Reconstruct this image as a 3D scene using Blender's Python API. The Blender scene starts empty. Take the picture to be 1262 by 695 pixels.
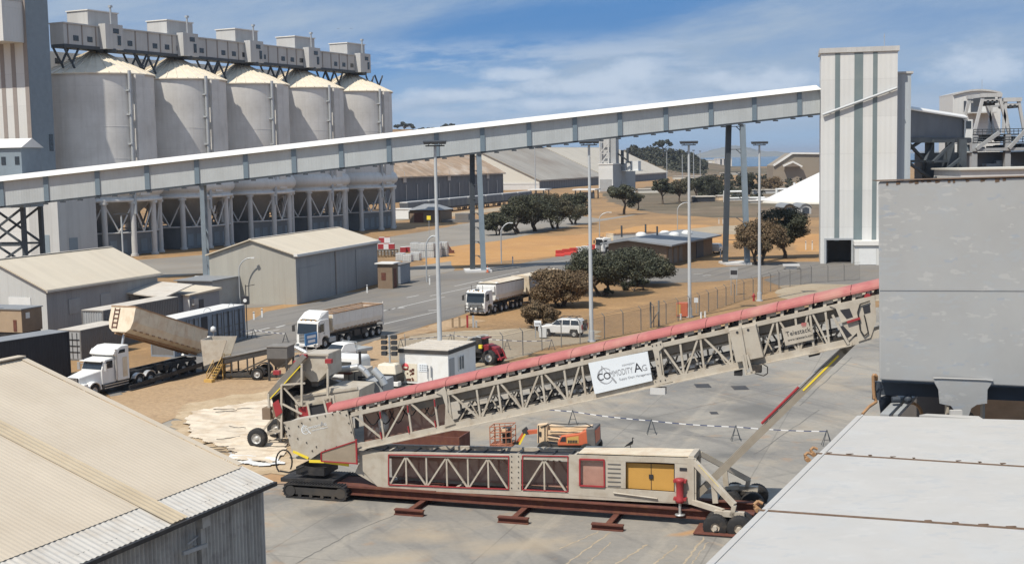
import bpy, math, random
import numpy as np
from mathutils import Vector, Matrix
rnd = random.Random(7)
sc = bpy.context.scene
COL = sc.collection
R = math.radians
# ------------------------------------------------------------------ camera
F, CX, CY, CAMZ = 1580.0, 631.0, 347.5, 17.0
PITCH = math.atan(151.5/F); ROLL = R(1.09)
CAM = Vector((0, 0, CAMZ))
_f = Vector((0, math.cos(PITCH), -math.sin(PITCH)))
_u0 = Vector((0, math.sin(PITCH), math.cos(PITCH)))
_r0 = Vector((1, 0, 0))
_r = math.cos(ROLL)*_r0 - math.sin(ROLL)*_u0
_u = math.cos(ROLL)*_u0 + math.sin(ROLL)*_r0
cam = bpy.data.cameras.new('camera'); camo = bpy.data.objects.new('camera', cam); COL.objects.link(camo)
cam.sensor_width = 36; cam.lens = 36*F/1262; cam.clip_end = 60000; cam.clip_start = .5
mw = Matrix((( _r.x, _u.x, -_f.x), (_r.y, _u.y, -_f.y), (_r.z, _u.z, -_f.z))).to_4x4()
mw.translation = CAM; camo.matrix_world = mw
sc.camera = camo
sc.render.resolution_x, sc.render.resolution_y = 1024, 563
def ray(px, py): return _r*((px-CX)/F) - _u*((py-CY)/F) + _f
def G(px, py, z=0.0):
    d = ray(px, py); return CAM + d*((z-CAMZ)/d.z)
def atY(px, py, Y):
    d = ray(px, py); return CAM + d*(Y/d.y)
def hz(p, py):
    k = (py-CY)/F; n = _u + _f*k      # q.n = 0
    return CAMZ - (p[0]*n.x + p[1]*n.y)/n.z
def along(p, d, px):
    k = (px-CX)/F; n = _r - _f*k
    q = Vector((p[0], p[1], (p[2] if len(p) > 2 else 0)))-CAM
    return -q.dot(n)/Vector((d[0], d[1], 0)).dot(n)
def yaw(a):      # grid turned a degrees towards the depth: u along the wharf, v away
    a = R(a); return Vector((math.cos(a), -math.sin(a), 0)), Vector((math.sin(a), math.cos(a), 0))
# ------------------------------------------------------------------ materials
def mk(name, col, rough=.65, metal=0.0, var=.12, vs=1.5, dirt=None, damt=.35, ds=.6, rib=None, ribd=.3, streak=0, island=0, spec=.35, bump=0, alpha=1, patch=None, sheets=None):
    m = bpy.data.materials.new(name); m.use_nodes = True
    nt = m.node_tree; N = nt.nodes; L = nt.links
    b = N['Principled BSDF']; b.inputs['Roughness'].default_value = rough; b.inputs['Metallic'].default_value = metal
    b.inputs['Specular IOR Level'].default_value = spec
    tc = N.new('ShaderNodeTexCoord')
    no = N.new('ShaderNodeTexNoise'); no.inputs['Scale'].default_value = vs; no.inputs['Detail'].default_value = 6
    no.inputs['Roughness'].default_value = .65
    src = tc.outputs['Object']
    L.new(src, no.inputs['Vector'])
    mr = N.new('ShaderNodeMapRange'); mr.inputs[1].default_value = .25; mr.inputs[2].default_value = .75
    mr.inputs[3].default_value = 1-var; mr.inputs[4].default_value = 1+var
    L.new(no.outputs['Fac'], mr.inputs[0])
    mul = N.new('ShaderNodeMix'); mul.data_type = 'RGBA'; mul.blend_type = 'MULTIPLY'; mul.inputs[0].default_value = 1
    mul.inputs[6].default_value = (*col, 1); L.new(mr.outputs[0], mul.inputs[7])
    out = mul.outputs[2]
    def blend(fac, colour, typ='MIX'):
        nonlocal out
        x = N.new('ShaderNodeMix'); x.data_type = 'RGBA'; x.blend_type = typ
        L.new(fac, x.inputs[0]); L.new(out, x.inputs[6]); x.inputs[7].default_value = (*colour, 1); out = x.outputs[2]
    def noise(scale, lo, hi, amt, vec=None, detail=5):
        n = N.new('ShaderNodeTexNoise'); n.inputs['Scale'].default_value = scale; n.inputs['Detail'].default_value = detail
        n.inputs['Roughness'].default_value = .6
        L.new(vec or src, n.inputs['Vector'])
        r = N.new('ShaderNodeMapRange'); r.inputs[1].default_value = lo; r.inputs[2].default_value = hi; r.inputs[4].default_value = amt
        L.new(n.outputs['Fac'], r.inputs[0]); return r.outputs[0]
    if dirt: blend(noise(ds, .48, .72, damt), dirt)
    if streak:
        mp = N.new('ShaderNodeMapping'); mp.inputs['Scale'].default_value = (1.6, 1.6, .06)
        L.new(src, mp.inputs['Vector'])
        blend(noise(1.0, .5, .75, streak, mp.outputs[0]), dirt or (.12, .09, .06))
    if sheets:
        ax, wd, am = sheets; s2 = N.new('ShaderNodeSeparateXYZ'); L.new(src, s2.inputs[0])
        def M2(op, a, b_=None):
            n = N.new('ShaderNodeMath'); n.operation = op; L.new(a, n.inputs[0])
            if b_ is not None: (L.new(b_, n.inputs[1]) if hasattr(b_, 'links') else setattr(n.inputs[1], 'default_value', b_))
            return n.outputs[0]
        cc = M2('ADD', s2.outputs[0], s2.outputs[1]) if ax == 'xy' else s2.outputs['xyz'.index(ax)]
        wn = N.new('ShaderNodeTexWhiteNoise'); wn.noise_dimensions = '1D'; L.new(M2('FLOOR', M2('DIVIDE', cc, wd)), wn.inputs['W'])
        r_ = N.new('ShaderNodeMapRange'); r_.inputs[3].default_value = 1-am; r_.inputs[4].default_value = 1+am; L.new(wn.outputs['Value'], r_.inputs[0])
        x = N.new('ShaderNodeMix'); x.data_type = 'RGBA'; x.blend_type = 'MULTIPLY'; x.inputs[0].default_value = 1; L.new(out, x.inputs[6]); L.new(r_.outputs[0], x.inputs[7]); out = x.outputs[2]
        fr = M2('PINGPONG', cc, wd/2); r_ = N.new('ShaderNodeMapRange'); r_.inputs[1].default_value = wd*.005; r_.inputs[2].default_value = wd*.022; r_.inputs[3].default_value = min(.5, am*5); r_.inputs[4].default_value = 0; L.new(fr, r_.inputs[0]); blend(r_.outputs[0], tuple(c*.55 for c in col))
    if patch:
        for pc, pa, lo in patch:
            mp = N.new('ShaderNodeMapping'); mp.inputs['Scale'].default_value = (1.5, 3.2, 4.4); mp.inputs['Location'].default_value = (lo*40, 0, 0); L.new(src, mp.inputs['Vector'])
            vo = N.new('ShaderNodeTexVoronoi'); vo.distance = 'CHEBYCHEV'; vo.inputs['Scale'].default_value = 2.6; L.new(mp.outputs[0], vo.inputs['Vector'])
            sp_ = N.new('ShaderNodeSeparateColor'); L.new(vo.outputs['Color'], sp_.inputs[0])
            n2 = noise(.55, .42, .62, 1, mp.outputs[0], 3)
            ml = N.new('ShaderNodeMath'); ml.operation = 'MULTIPLY'; L.new(sp_.outputs[0], ml.inputs[0]); L.new(n2, ml.inputs[1])
            r_ = N.new('ShaderNodeMapRange'); r_.inputs[1].default_value = lo; r_.inputs[2].default_value = lo+.05; r_.inputs[4].default_value = pa; L.new(ml.outputs[0], r_.inputs[0])
            blend(r_.outputs[0], pc)
    if island:
        ge = N.new('ShaderNodeNewGeometry')
        r = N.new('ShaderNodeMapRange'); r.inputs[3].default_value = 1-island; r.inputs[4].default_value = 1+island
        L.new(ge.outputs['Random Per Island'], r.inputs[0])
        x = N.new('ShaderNodeMix'); x.data_type = 'RGBA'; x.blend_type = 'MULTIPLY'; x.inputs[0].default_value = 1
        L.new(out, x.inputs[6]); L.new(r.outputs[0], x.inputs[7]); out = x.outputs[2]
    bh = None
    if rib:
        sx = N.new('ShaderNodeSeparateXYZ'); L.new(src, sx.inputs[0])
        ax, per = rib
        if ax == 'xy':
            ad = N.new('ShaderNodeMath'); L.new(sx.outputs[0], ad.inputs[0]); L.new(sx.outputs[1], ad.inputs[1]); o = ad.outputs[0]
        else: o = sx.outputs['xyz'.index(ax)]
        mm = N.new('ShaderNodeMath'); mm.operation = 'MULTIPLY'; mm.inputs[1].default_value = 2*math.pi/per; L.new(o, mm.inputs[0])
        sn = N.new('ShaderNodeMath'); sn.operation = 'SINE'; L.new(mm.outputs[0], sn.inputs[0])
        rr = N.new('ShaderNodeMapRange'); rr.inputs[1].default_value = -1; rr.inputs[2].default_value = 1; L.new(sn.outputs[0], rr.inputs[0])
        bh = rr.outputs[0]
        bp = N.new('ShaderNodeBump'); bp.inputs['Strength'].default_value = ribd; bp.inputs['Distance'].default_value = per*.12
        L.new(bh, bp.inputs['Height']); L.new(bp.outputs[0], b.inputs['Normal'])
    if bump:
        n2 = N.new('ShaderNodeTexNoise'); n2.inputs['Scale'].default_value = vs*6; n2.inputs['Detail'].default_value = 4; L.new(src, n2.inputs['Vector'])
        bp2 = N.new('ShaderNodeBump'); bp2.inputs['Strength'].default_value = bump; bp2.inputs['Distance'].default_value = .05
        L.new(n2.outputs['Fac'], bp2.inputs['Height'])
        if bh: L.new(bp.outputs[0], bp2.inputs['Normal'])
        L.new(bp2.outputs[0], b.inputs['Normal'])
    L.new(out, b.inputs['Base Color'])
    if alpha < 1: b.inputs['Alpha'].default_value = alpha
    m['_'] = 0
    return m
MATS = {}
def mat(key, *a, **k):
    MATS[key] = mk(key, *a, **k); return MATS[key]
# ------------------------------------------------------------------ mesh builder
class MB:
    def __init__(s): s.v = []; s.f = []; s.mi = []; s.sm = []; s.cur = 0
    def add(s, vs, fs, smooth=False, mi=None):
        o = len(s.v); s.v += [tuple(v) for v in vs]
        for f in fs:
            s.f.append(tuple(i+o for i in f)); s.mi.append(s.cur if mi is None else mi); s.sm.append(smooth)
        return s
    def hexa(s, p, **k):          # 8 points: bottom ring 0-3, top ring 4-7
        return s.add(p, [(3,2,1,0),(4,5,6,7),(0,1,5,4),(1,2,6,5),(2,3,7,6),(3,0,4,7)], **k)
    def box(s, x0, x1, y0, y1, z0, z1, **k):
        return s.hexa([(x0,y0,z0),(x1,y0,z0),(x1,y1,z0),(x0,y1,z0),(x0,y0,z1),(x1,y0,z1),(x1,y1,z1),(x0,y1,z1)], **k)
    def bar(s, p, q, w, h=None, up=(0,0,1), **k):
        h = h or w; p = Vector(p); q = Vector(q); d = (q-p).normalized(); up = Vector(up)
        if abs(d.dot(up)) > .98: up = Vector((1,0,0)) if abs(d.x) < .9 else Vector((0,1,0))
        a = d.cross(up).normalized(); b = a.cross(d).normalized()
        a = a*w/2; b = b*h/2
        return s.hexa([p-a-b, p+a-b, p+a+b, p-a+b, q-a-b, q+a-b, q+a+b, q-a+b], **k)
    def tube(s, p, q, r, r2=None, n=8, cap=True, smooth=True):
        r2 = r if r2 is None else r2; p = Vector(p); q = Vector(q); d = (q-p).normalized()
        up = Vector((0,0,1)) if abs(d.z) < .95 else Vector((1,0,0))
        a = d.cross(up).normalized(); b = a.cross(d)
        vs = []
        for i in range(n):
            t = 2*math.pi*i/n; e = a*math.cos(t)+b*math.sin(t); vs += [p+e*r, q+e*r2]
        fs = [(2*i, (2*i+2)%(2*n), (2*i+3)%(2*n), 2*i+1) for i in range(n)]
        s.add(vs, fs, smooth)
        if cap: s.add(vs, [tuple(range(2*n-2, -1, -2)), tuple(range(1, 2*n, 2))])
        return s
    def path(s, pts, r, n=6):
        for p, q in zip(pts[:-1], pts[1:]): s.tube(p, q, r, n=n)
        return s
    def prism(s, poly, ax, a, b, **k):   # poly of (i,j) in the plane across ax
        def P(i, j, t): return {'x': (t, i, j), 'y': (i, t, j), 'z': (i, j, t)}[ax]
        n = len(poly); vs = [P(i, j, a) for i, j in poly]+[P(i, j, b) for i, j in poly]
        return s.add(vs, [tuple(range(n)), tuple(range(2*n-1, n-1, -1))]+[(i, n+i, n+(i+1)%n, (i+1)%n) for i in range(n)], **k)
    def lathe(s, prof, n=24, c=(0,0,0), ax='z', smooth=True):
        vs = []
        for r, z in prof:
            for i in range(n):
                t = 2*math.pi*i/n; a, b = r*math.cos(t), r*math.sin(t)
                vs.append({'z': (c[0]+a, c[1]+b, c[2]+z), 'y': (c[0]+a, c[1]+z, c[2]+b), 'x': (c[0]+z, c[1]+a, c[2]+b)}[ax])
        fs = []
        for k in range(len(prof)-1):
            for i in range(n):
                j = (i+1)%n; fs.append((k*n+i, k*n+j, (k+1)*n+j, (k+1)*n+i))
        return s.add(vs, fs, smooth)
    def quad(s, a, b, c, d, **k): return s.add([a,b,c,d], [(0,1,2,3)], **k)
    def ball(s, c, r, n=10, sz=1):
        pr = [(max(.001, r*math.sin(math.pi*i/n)), -r*sz*math.cos(math.pi*i/n)) for i in range(n+1)]
        return s.lathe(pr, 2*n, c)
    def build(s, name, m, parent=None, bevel=0, **props):
        me = bpy.data.meshes.new(name); me.from_pydata(s.v, [], s.f)
        ms = m if isinstance(m, (list, tuple)) else [m]
        for x in ms: me.materials.append(MATS[x] if isinstance(x, str) else x)
        me.polygons.foreach_set('material_index', s.mi); me.polygons.foreach_set('use_smooth', s.sm)
        me.update()
        import bmesh
        bm = bmesh.new(); bm.from_mesh(me); bmesh.ops.recalc_face_normals(bm, faces=bm.faces); bm.to_mesh(me); bm.free()
        o = bpy.data.objects.new(name, me); COL.objects.link(o)
        if parent: o.parent = parent
        if bevel:
            b = o.modifiers.new('bevel', 'BEVEL'); b.width = bevel; b.segments = 2; b.limit_method = 'ANGLE'
        for k, v in props.items(): o[k] = v
        return o
def tag(o, label, cat, group=None):
    o['label'] = label; o['category'] = cat
    if group: o['group'] = group
    return o
def T(name, label, cat, loc=(0,0,0), rz=0, group=None):
    o = bpy.data.objects.new(name, None); o.empty_display_size = .5; COL.objects.link(o)
    o.location = loc; o.rotation_euler = (0, 0, R(rz)); return tag(o, label, cat, group)
def dup(o, loc=None, rz=None, label=None, parent=None):
    c = o.copy(); COL.objects.link(c)
    if parent is not None: c.parent = parent
    if loc is not None: c.location = loc
    if rz is not None: c.rotation_euler = (0, 0, R(rz))
    if label: c['label'] = label
    for ch in list(o.children): dup(ch, parent=c)
    return c
def frame(loc, rz):
    M = Matrix.Translation(Vector(loc)) @ Matrix.Rotation(R(rz), 4, 'Z'); return M, M.inverted()
def text(body, size, m, parent, M, name='lettering', ext=.004, align='CENTER', sx=1):
    c = bpy.data.curves.new(name, 'FONT'); c.body = body; c.size = size; c.extrude = ext; c.align_x = align; c.align_y = 'CENTER'; c.resolution_u = 3
    tmp = bpy.data.objects.new(name, c); COL.objects.link(tmp); me = bpy.data.meshes.new_from_object(tmp); bpy.data.objects.remove(tmp)
    o = bpy.data.objects.new(name, me); COL.objects.link(o); me.materials.clear(); me.materials.append(MATS[m])
    o.parent = parent; o.matrix_local = M @ Matrix.Diagonal((sx, 1, 1, 1))
    return o
FACE = Matrix.Rotation(R(90), 4, 'X')        # text standing up, facing local -y

# ------------------------------------------------------------------ light and sky
SUN_AZ, SUN_EL = R(50), R(56)      # azimuth from the left (-x) towards the camera side
S = Vector((-math.cos(SUN_AZ)*math.cos(SUN_EL), -math.sin(SUN_AZ)*math.cos(SUN_EL), math.sin(SUN_EL)))
sun = bpy.data.lights.new('sun', 'SUN'); sun.energy = 4.1; sun.angle = R(.53); sun.color = (1, .93, .82)
so = bpy.data.objects.new('sun', sun); COL.objects.link(so); so.rotation_euler = (-S).to_track_quat('-Z', 'Y').to_euler()
so.location = (0, 0, 100)
w = bpy.data.worlds.new('World'); sc.world = w; w.use_nodes = True
N = w.node_tree.nodes; L = w.node_tree.links; bg = N['Background']
sky = N.new('ShaderNodeTexSky'); sky.sky_type = 'NISHITA'; sky.sun_disc = False
sky.sun_elevation = SUN_EL; sky.sun_rotation = math.atan2(S.x, S.y) % (2*math.pi)
sky.air_density = 1.0; sky.dust_density = .6; sky.ozone_density = 2.0
tc = N.new('ShaderNodeTexCoord')
sp = N.new('ShaderNodeSeparateXYZ'); L.new(tc.outputs['Generated'], sp.inputs[0])
def mth(op, a, b=None):
    n = N.new('ShaderNodeMath'); n.operation = op
    for i, x in enumerate((a, b)):
        if x is None: continue
        if isinstance(x, (int, float)): n.inputs[i].default_value = x
        else: L.new(x, n.inputs[i])
    return n.outputs[0]
def mrange(x, a, b, c=0, d=1, smooth=True):
    n = N.new('ShaderNodeMapRange'); n.interpolation_type = 'SMOOTHSTEP' if smooth else 'LINEAR'
    L.new(x, n.inputs[0])
    for i, q in enumerate((a, b, c, d)): n.inputs[i+1].default_value = q
    return n.outputs[0]
def nz(vec, scale, detail=7, rough=.6):
    n = N.new('ShaderNodeTexNoise'); n.inputs['Scale'].default_value = scale; n.inputs['Detail'].default_value = detail
    n.inputs['Roughness'].default_value = rough; L.new(vec, n.inputs['Vector']); return n.outputs['Fac']
zc = mth('MAXIMUM', sp.outputs[2], 0.0)
def dirvec(kx, kz, ox=0, tilt=0):        # stretched direction vector: long thin bands
    cx = N.new('ShaderNodeCombineXYZ')
    L.new(mth('ADD', mth('MULTIPLY', sp.outputs[0], kx), ox), cx.inputs[0]); L.new(mth('MULTIPLY', sp.outputs[1], kx*.4), cx.inputs[1])
    L.new(mth('ADD', mth('MULTIPLY', zc, kz), mth('MULTIPLY', sp.outputs[0], tilt)), cx.inputs[2]); return cx.outputs[0]
v1 = dirvec(2.6, 17, 3.1, -3.0)
veil = mrange(nz(v1, 1.0, 5, .5), .32, .62, .66, 1)
fine = mrange(nz(dirvec(10, 44, 1.7, -6), 1.0, 8, .66), .3, .72)
veil = mth('MULTIPLY', veil, mth('ADD', mth('MULTIPLY', fine, .45), .62))
# the clear blue slanting band between the veils
el = mth('SUBTRACT', zc, mth('MULTIPLY', sp.outputs[0], .20))
gap = mth('ABSOLUTE', mth('SUBTRACT', el, .094))
gap = mrange(mth('ADD', gap, mth('MULTIPLY', mth('SUBTRACT', nz(dirvec(5, 30, 4.4, -4), 1, 6, .65), .5), .06)), .004, .040, 0, 1)
veil = mth('MULTIPLY', veil, mth('ADD', mth('MULTIPLY', gap, .88), .12))
low = mrange(zc, .0, .03, .25, 1)          # clear just above the sea on the right
veil = mth('MULTIPLY', veil, low)
def gauss(x0, z0, wx, wz):
    a = mth('DIVIDE', mth('SUBTRACT', sp.outputs[0], x0), wx); b = mth('DIVIDE', mth('SUBTRACT', zc, z0), wz)
    return mth('POWER', 2.718, mth('MULTIPLY', mth('ADD', mth('MULTIPLY', a, a), mth('MULTIPLY', b, b)), -1))
puffn = nz(dirvec(26, 55, 0), 1, 8, .62)
def dirof(px, py): return ray(px, py).normalized()
pf = None
for px, py, wx, wz in ((785, 92, .030, .020), (745, 98, .03, .012), (640, 92, .05, .007), (560, 118, .07, .008), (700, 128, .09, .007), (930, 104, .06, .008), (1205, 82, .042, .020), (700, 106, .06, .010), (960, 95, .05, .010), (880, 98, .03, .008)):
    d = dirof(px, py); g = gauss(d.x, d.z, wx, wz); pf = g if pf is None else mth('MAXIMUM', pf, g)
puff = mrange(mth('ADD', mth('MULTIPLY', pf, .5), mth('MULTIPLY', puffn, .85)), .60, .96)
lown = mrange(nz(dirvec(9, 48, 2.3, -1.5), 1.0, 9, .64), .42, .62)
lowm = mth('MULTIPLY', mrange(zc, .012, .03), mrange(zc, .075, .10, 1, 0))
lowm = mth('MULTIPLY', mth('MULTIPLY', lowm, lown), mrange(sp.outputs[0], .12, .2, 1, .45))
def mixc(fac, a, b):
    n = N.new('ShaderNodeMix'); n.data_type = 'RGBA'; L.new(fac, n.inputs[0])
    for i, x in ((6, a), (7, b)):
        if isinstance(x, tuple): n.inputs[i].default_value = (*x, 1)
        else: L.new(x, n.inputs[i])
    return n.outputs[2]
SKYDBG = sky
low_sky = mixc(mrange(zc, .0, .11), (1.62, 2.75, 4.15), (.42, 1.28, 2.85))
base = mixc(mrange(zc, .18, .45), low_sky, sky.outputs[0])
c0 = mixc(mth('MULTIPLY', veil, .98), base, (1.95, 2.5, 3.25))
c0 = mixc(mth('MULTIPLY', lowm, .85), c0, (2.4, 2.95, 3.75))
c1 = mixc(mth('MULTIPLY', puff, .85), c0, (3.0, 3.5, 4.2))
L.new(c1, bg.inputs[0]); bg.inputs[1].default_value = .15
sc.view_settings.view_transform = 'Standard'; sc.view_settings.look = 'None'; sc.view_settings.exposure = .36; sc.view_settings.gamma = 1
# ------------------------------------------------------------------ shared materials
mat('white_paint', (.74,.74,.71), .4, var=.06, dirt=(.45,.40,.32), damt=.25, ds=.5)
mat('clean_white', (.70,.70,.68), .35, var=.04, dirt=(.5,.43,.33), damt=.22, ds=1.2, streak=.10)
mat('cream_tipper', (.62,.545,.42), .45, var=.10, dirt=(.42,.24,.12), damt=.55, ds=.9, streak=.3)
mat('off_white_tipper', (.66,.65,.62), .42, var=.05, dirt=(.45,.36,.27), damt=.22, ds=.5, streak=.15)
mat('bin_inside', (.44,.31,.19), .8, var=.35, vs=2, dirt=(.55,.45,.3), damt=.6, ds=2)
mat('loader_beige', (.44,.40,.335), .5, var=.08, dirt=(.27,.205,.14), damt=.5, ds=1.6, streak=.3)
mat('loader_dark', (.13,.125,.12), .6, var=.2)
mat('belt_pan', (.19,.175,.155), .6, var=.25, dirt=(.30,.23,.15), damt=.4)
mat('hood_red', (.37,.125,.118), .8, var=.12, vs=1.2, dirt=(.40,.26,.20), damt=.75, ds=.3)
mat('guard_red', (.30,.035,.04), .5, var=.12)
mat('mesh_red', (.47,.27,.21), .7, var=.15, alpha=.72)
mat('strut_beige', (.27,.24,.195), .55, var=.12, dirt=(.2,.15,.1), damt=.4)
mat('rust_brown', (.115,.042,.03), .75, var=.28, vs=2, dirt=(.20,.09,.045), damt=.5, ds=2.5)
mat('rim_tan', (.31,.20,.12), .8, var=.3, vs=3)
mat('rubber', (.022,.022,.023), .8, var=.25, vs=4, dirt=(.12,.095,.07), damt=.4, ds=3)
mat('rim_grey', (.42,.41,.39), .45, var=.1, metal=.2)
mat('black_steel', (.028,.028,.03), .55, var=.25, vs=3, dirt=(.11,.09,.07), damt=.35, ds=1.5)
mat('chassis_dark', (.045,.043,.042), .6, var=.2, dirt=(.13,.10,.07), damt=.4)
mat('glass_dark', (.02,.026,.032), .08, var=.05, spec=.8)
mat('glass_blue', (.05,.07,.09), .1, var=.1, spec=.7)
mat('hazard_yellow', (.75,.58,.05), .5, var=.08)
mat('safety_yellow', (.52,.33,.10), .55, var=.12, dirt=(.4,.25,.1), damt=.3)
mat('door_orange', (.50,.28,.07), .55, var=.06)
mat('orange_paint', (.50,.125,.06), .45, var=.1, dirt=(.5,.2,.1), damt=.3)
mat('cream_paint', (.66,.50,.33), .5, var=.1, dirt=(.5,.3,.15), damt=.3)
mat('silver_duct', (.55,.55,.54), .35, metal=.6, var=.12, vs=4)
mat('galv', (.42,.44,.45), .45, metal=.35, var=.08, vs=3)
mat('pole_grey', (.42,.44,.45), .5, var=.06, vs=2)
mat('steel_blue', (.20,.245,.28), .55, var=.1, vs=1)
mat('steel_dark', (.055,.065,.075), .6, var=.15)
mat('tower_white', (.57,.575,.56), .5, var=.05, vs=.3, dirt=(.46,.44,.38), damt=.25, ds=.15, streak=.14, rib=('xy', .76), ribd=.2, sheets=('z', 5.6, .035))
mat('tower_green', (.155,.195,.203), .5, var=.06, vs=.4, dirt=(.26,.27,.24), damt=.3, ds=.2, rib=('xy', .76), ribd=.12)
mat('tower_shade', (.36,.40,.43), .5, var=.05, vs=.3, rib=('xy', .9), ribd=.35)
mat('stripe_brown', (.26,.23,.21), .6, var=.08)
mat('roof_white', (.66,.65,.62), .45, var=.06, vs=.4, dirt=(.42,.38,.32), damt=.3, ds=.4)
mat('gallery_wall', (.44,.47,.475), .5, var=.06, vs=.5, dirt=(.34,.35,.34), damt=.35, ds=.2, rib=('xy', .38), ribd=.2, streak=.22, sheets=('x', 1.15, .03))
mat('gallery_rib', (.16,.21,.25), .55, var=.06)
mat('silo_metal', (.63,.615,.585), .55, var=.08, vs=.25, dirt=(.34,.315,.28), damt=.42, ds=.11, streak=.30, sheets=('z', 2.9, .035))
mat('silo_roof', (.68,.61,.49), .5, var=.10, vs=.6, dirt=(.5,.42,.32), damt=.3, ds=.4)
mat('silo_under', (.34,.34,.335), .7, var=.1)
mat('concrete_col', (.52,.515,.50), .7, var=.08, vs=.8)
mat('head_gallery', (.45,.45,.44), .5, var=.05, vs=.4, rib=('xy', .4), ribd=.2, streak=.15, sheets=('xy', 1.75, .04))
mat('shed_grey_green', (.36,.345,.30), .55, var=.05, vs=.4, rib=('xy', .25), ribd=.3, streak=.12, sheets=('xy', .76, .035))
mat('shed_side', (.27,.275,.28), .55, var=.06, vs=.4, rib=('xy', .25), ribd=.35, streak=.15, sheets=('xy', .76, .05))  # darker copy for right-hand walls, with their shade put into the colour
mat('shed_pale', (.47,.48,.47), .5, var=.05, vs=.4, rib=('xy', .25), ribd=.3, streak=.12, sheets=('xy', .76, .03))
mat('roof_tan', (.55,.485,.38), .6, var=.06, vs=.5, dirt=(.45,.37,.27), damt=.3, ds=.25, rib=('y', .2), ribd=.22, sheets=('y', .76, .035))
mat('roof_brown', (.33,.235,.155), .65, var=.25, vs=.12, dirt=(.56,.50,.42), damt=.7, ds=.14, rib=('y', .9), ribd=.3, sheets=('y', 1.8, .12))
mat('roof_grey_stain', (.30,.275,.235), .6, var=.14, vs=.06, dirt=(.18,.13,.085), damt=.85, ds=.02, rib=('y', .9), ribd=.2, sheets=('y', 2.4, .06))
mat('roof_khaki', (.44,.40,.33), .6, var=.08, vs=.08, dirt=(.34,.30,.24), damt=.4, ds=.05)
mat('wall_blue_grey', (.105,.12,.14), .55, var=.10, vs=.3, rib=('xy', 4.0), ribd=.25)
mat('wall_pale', (.55,.53,.47), .6, var=.05, vs=.1)
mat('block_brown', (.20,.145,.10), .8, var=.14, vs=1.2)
mat('roof_flat_grey', (.21,.22,.23), .6, var=.1, vs=.4)
mat('container_grey', (.31,.32,.325), .5, var=.08, dirt=(.25,.2,.15), damt=.25)
mat('container_dark', (.15,.145,.14), .55, var=.10, dirt=(.2,.15,.1), damt=.25)
mat('container_navy', (.03,.033,.04), .6, var=.12)
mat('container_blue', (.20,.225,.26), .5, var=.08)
mat('roof_light', (.50,.46,.40), .6, var=.12, dirt=(.38,.3,.22), damt=.3)
mat('brown_box', (.35,.265,.18), .65, var=.10, vs=1)
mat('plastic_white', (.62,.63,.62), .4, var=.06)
mat('cage_grey', (.40,.42,.43), .5, var=.1)
mat('barrier_red', (.50,.05,.04), .5, var=.1)
mat('timber', (.26,.19,.12), .8, var=.2)
mat('tape_white', (.72,.72,.72), .5, var=.03)
mat('tape_blue', (.06,.08,.16), .5, var=.05)
mat('ink', (.03,.03,.035), .6, var=.02)
mat('ink_grey', (.30,.31,.33), .6, var=.02)
mat('sign_white', (.68,.72,.75), .45, var=.02)
mat('sticker_red', (.55,.06,.07), .5, var=.05)
mat('poster_cream', (.66,.60,.48), .55, var=.06, vs=4)
mat('fence_steel', (.17,.165,.155), .6, var=.1)
mat('chainlink', (.22,.21,.19), .6, var=.1, alpha=.26)
mat('hatch_top', (.41,.40,.38), .65, var=.05, vs=.8, dirt=(.42,.44,.45), damt=.35, ds=.9, spec=.3, patch=[((.365,.372,.375), .6, .55), ((.45,.44,.42), .45, .62)])
mat('hatch_grey', (.335,.338,.332), .55, var=.06, vs=.7, dirt=(.33,.355,.37), damt=.3, ds=.9, patch=[((.33,.35,.365), .55, .55), ((.43,.425,.41), .5, .62), ((.27,.31,.36), .5, .78)])
mat('hatch_dark', (.05,.06,.075), .6, var=.12)
mat('rust_cargo', (.36,.19,.09), .85, var=.2, vs=1.2)
mat('coaming', (.13,.12,.115), .7, var=.2, vs=1)
mat('brass_rust', (.33,.19,.095), .6, var=.2, vs=4)
mat('bark', (.10,.075,.055), .9, var=.25, vs=4)
mat('leaf_dark', (.055,.060,.038), .6, var=.4, vs=.9, dirt=(.085,.078,.045), damt=.7, ds=.9, island=.5, spec=.25)
mat('leaf_olive', (.080,.072,.044), .65, var=.35, vs=.9, dirt=(.05,.055,.032), damt=.7, ds=.9, island=.45, spec=.2)
mat('leaf_brown', (.15,.105,.062), .7, var=.32, vs=.9, dirt=(.075,.068,.04), damt=.75, ds=.9, island=.45, spec=.15)
mat('leaf_far', (.050,.052,.036), .7, var=.4, vs=.08, island=.45, spec=.1)
mat('stockpile', (.66,.655,.64), .7, var=.02, vs=.1)
mat('bird_black', (.03,.03,.032), .5)
mat('lamp_head', (.04,.042,.045), .5, var=.1)
mat('spoil', (.26,.17,.10), .9, var=.3, vs=3)
mat('rust_dark', (.13,.085,.055), .85, var=.4, vs=6)
mat('tractor_red', (.20,.022,.03), .45, var=.15, dirt=(.2,.12,.08), damt=.4)
mat('basket_orange', (.38,.15,.085), .6, var=.15)
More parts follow.
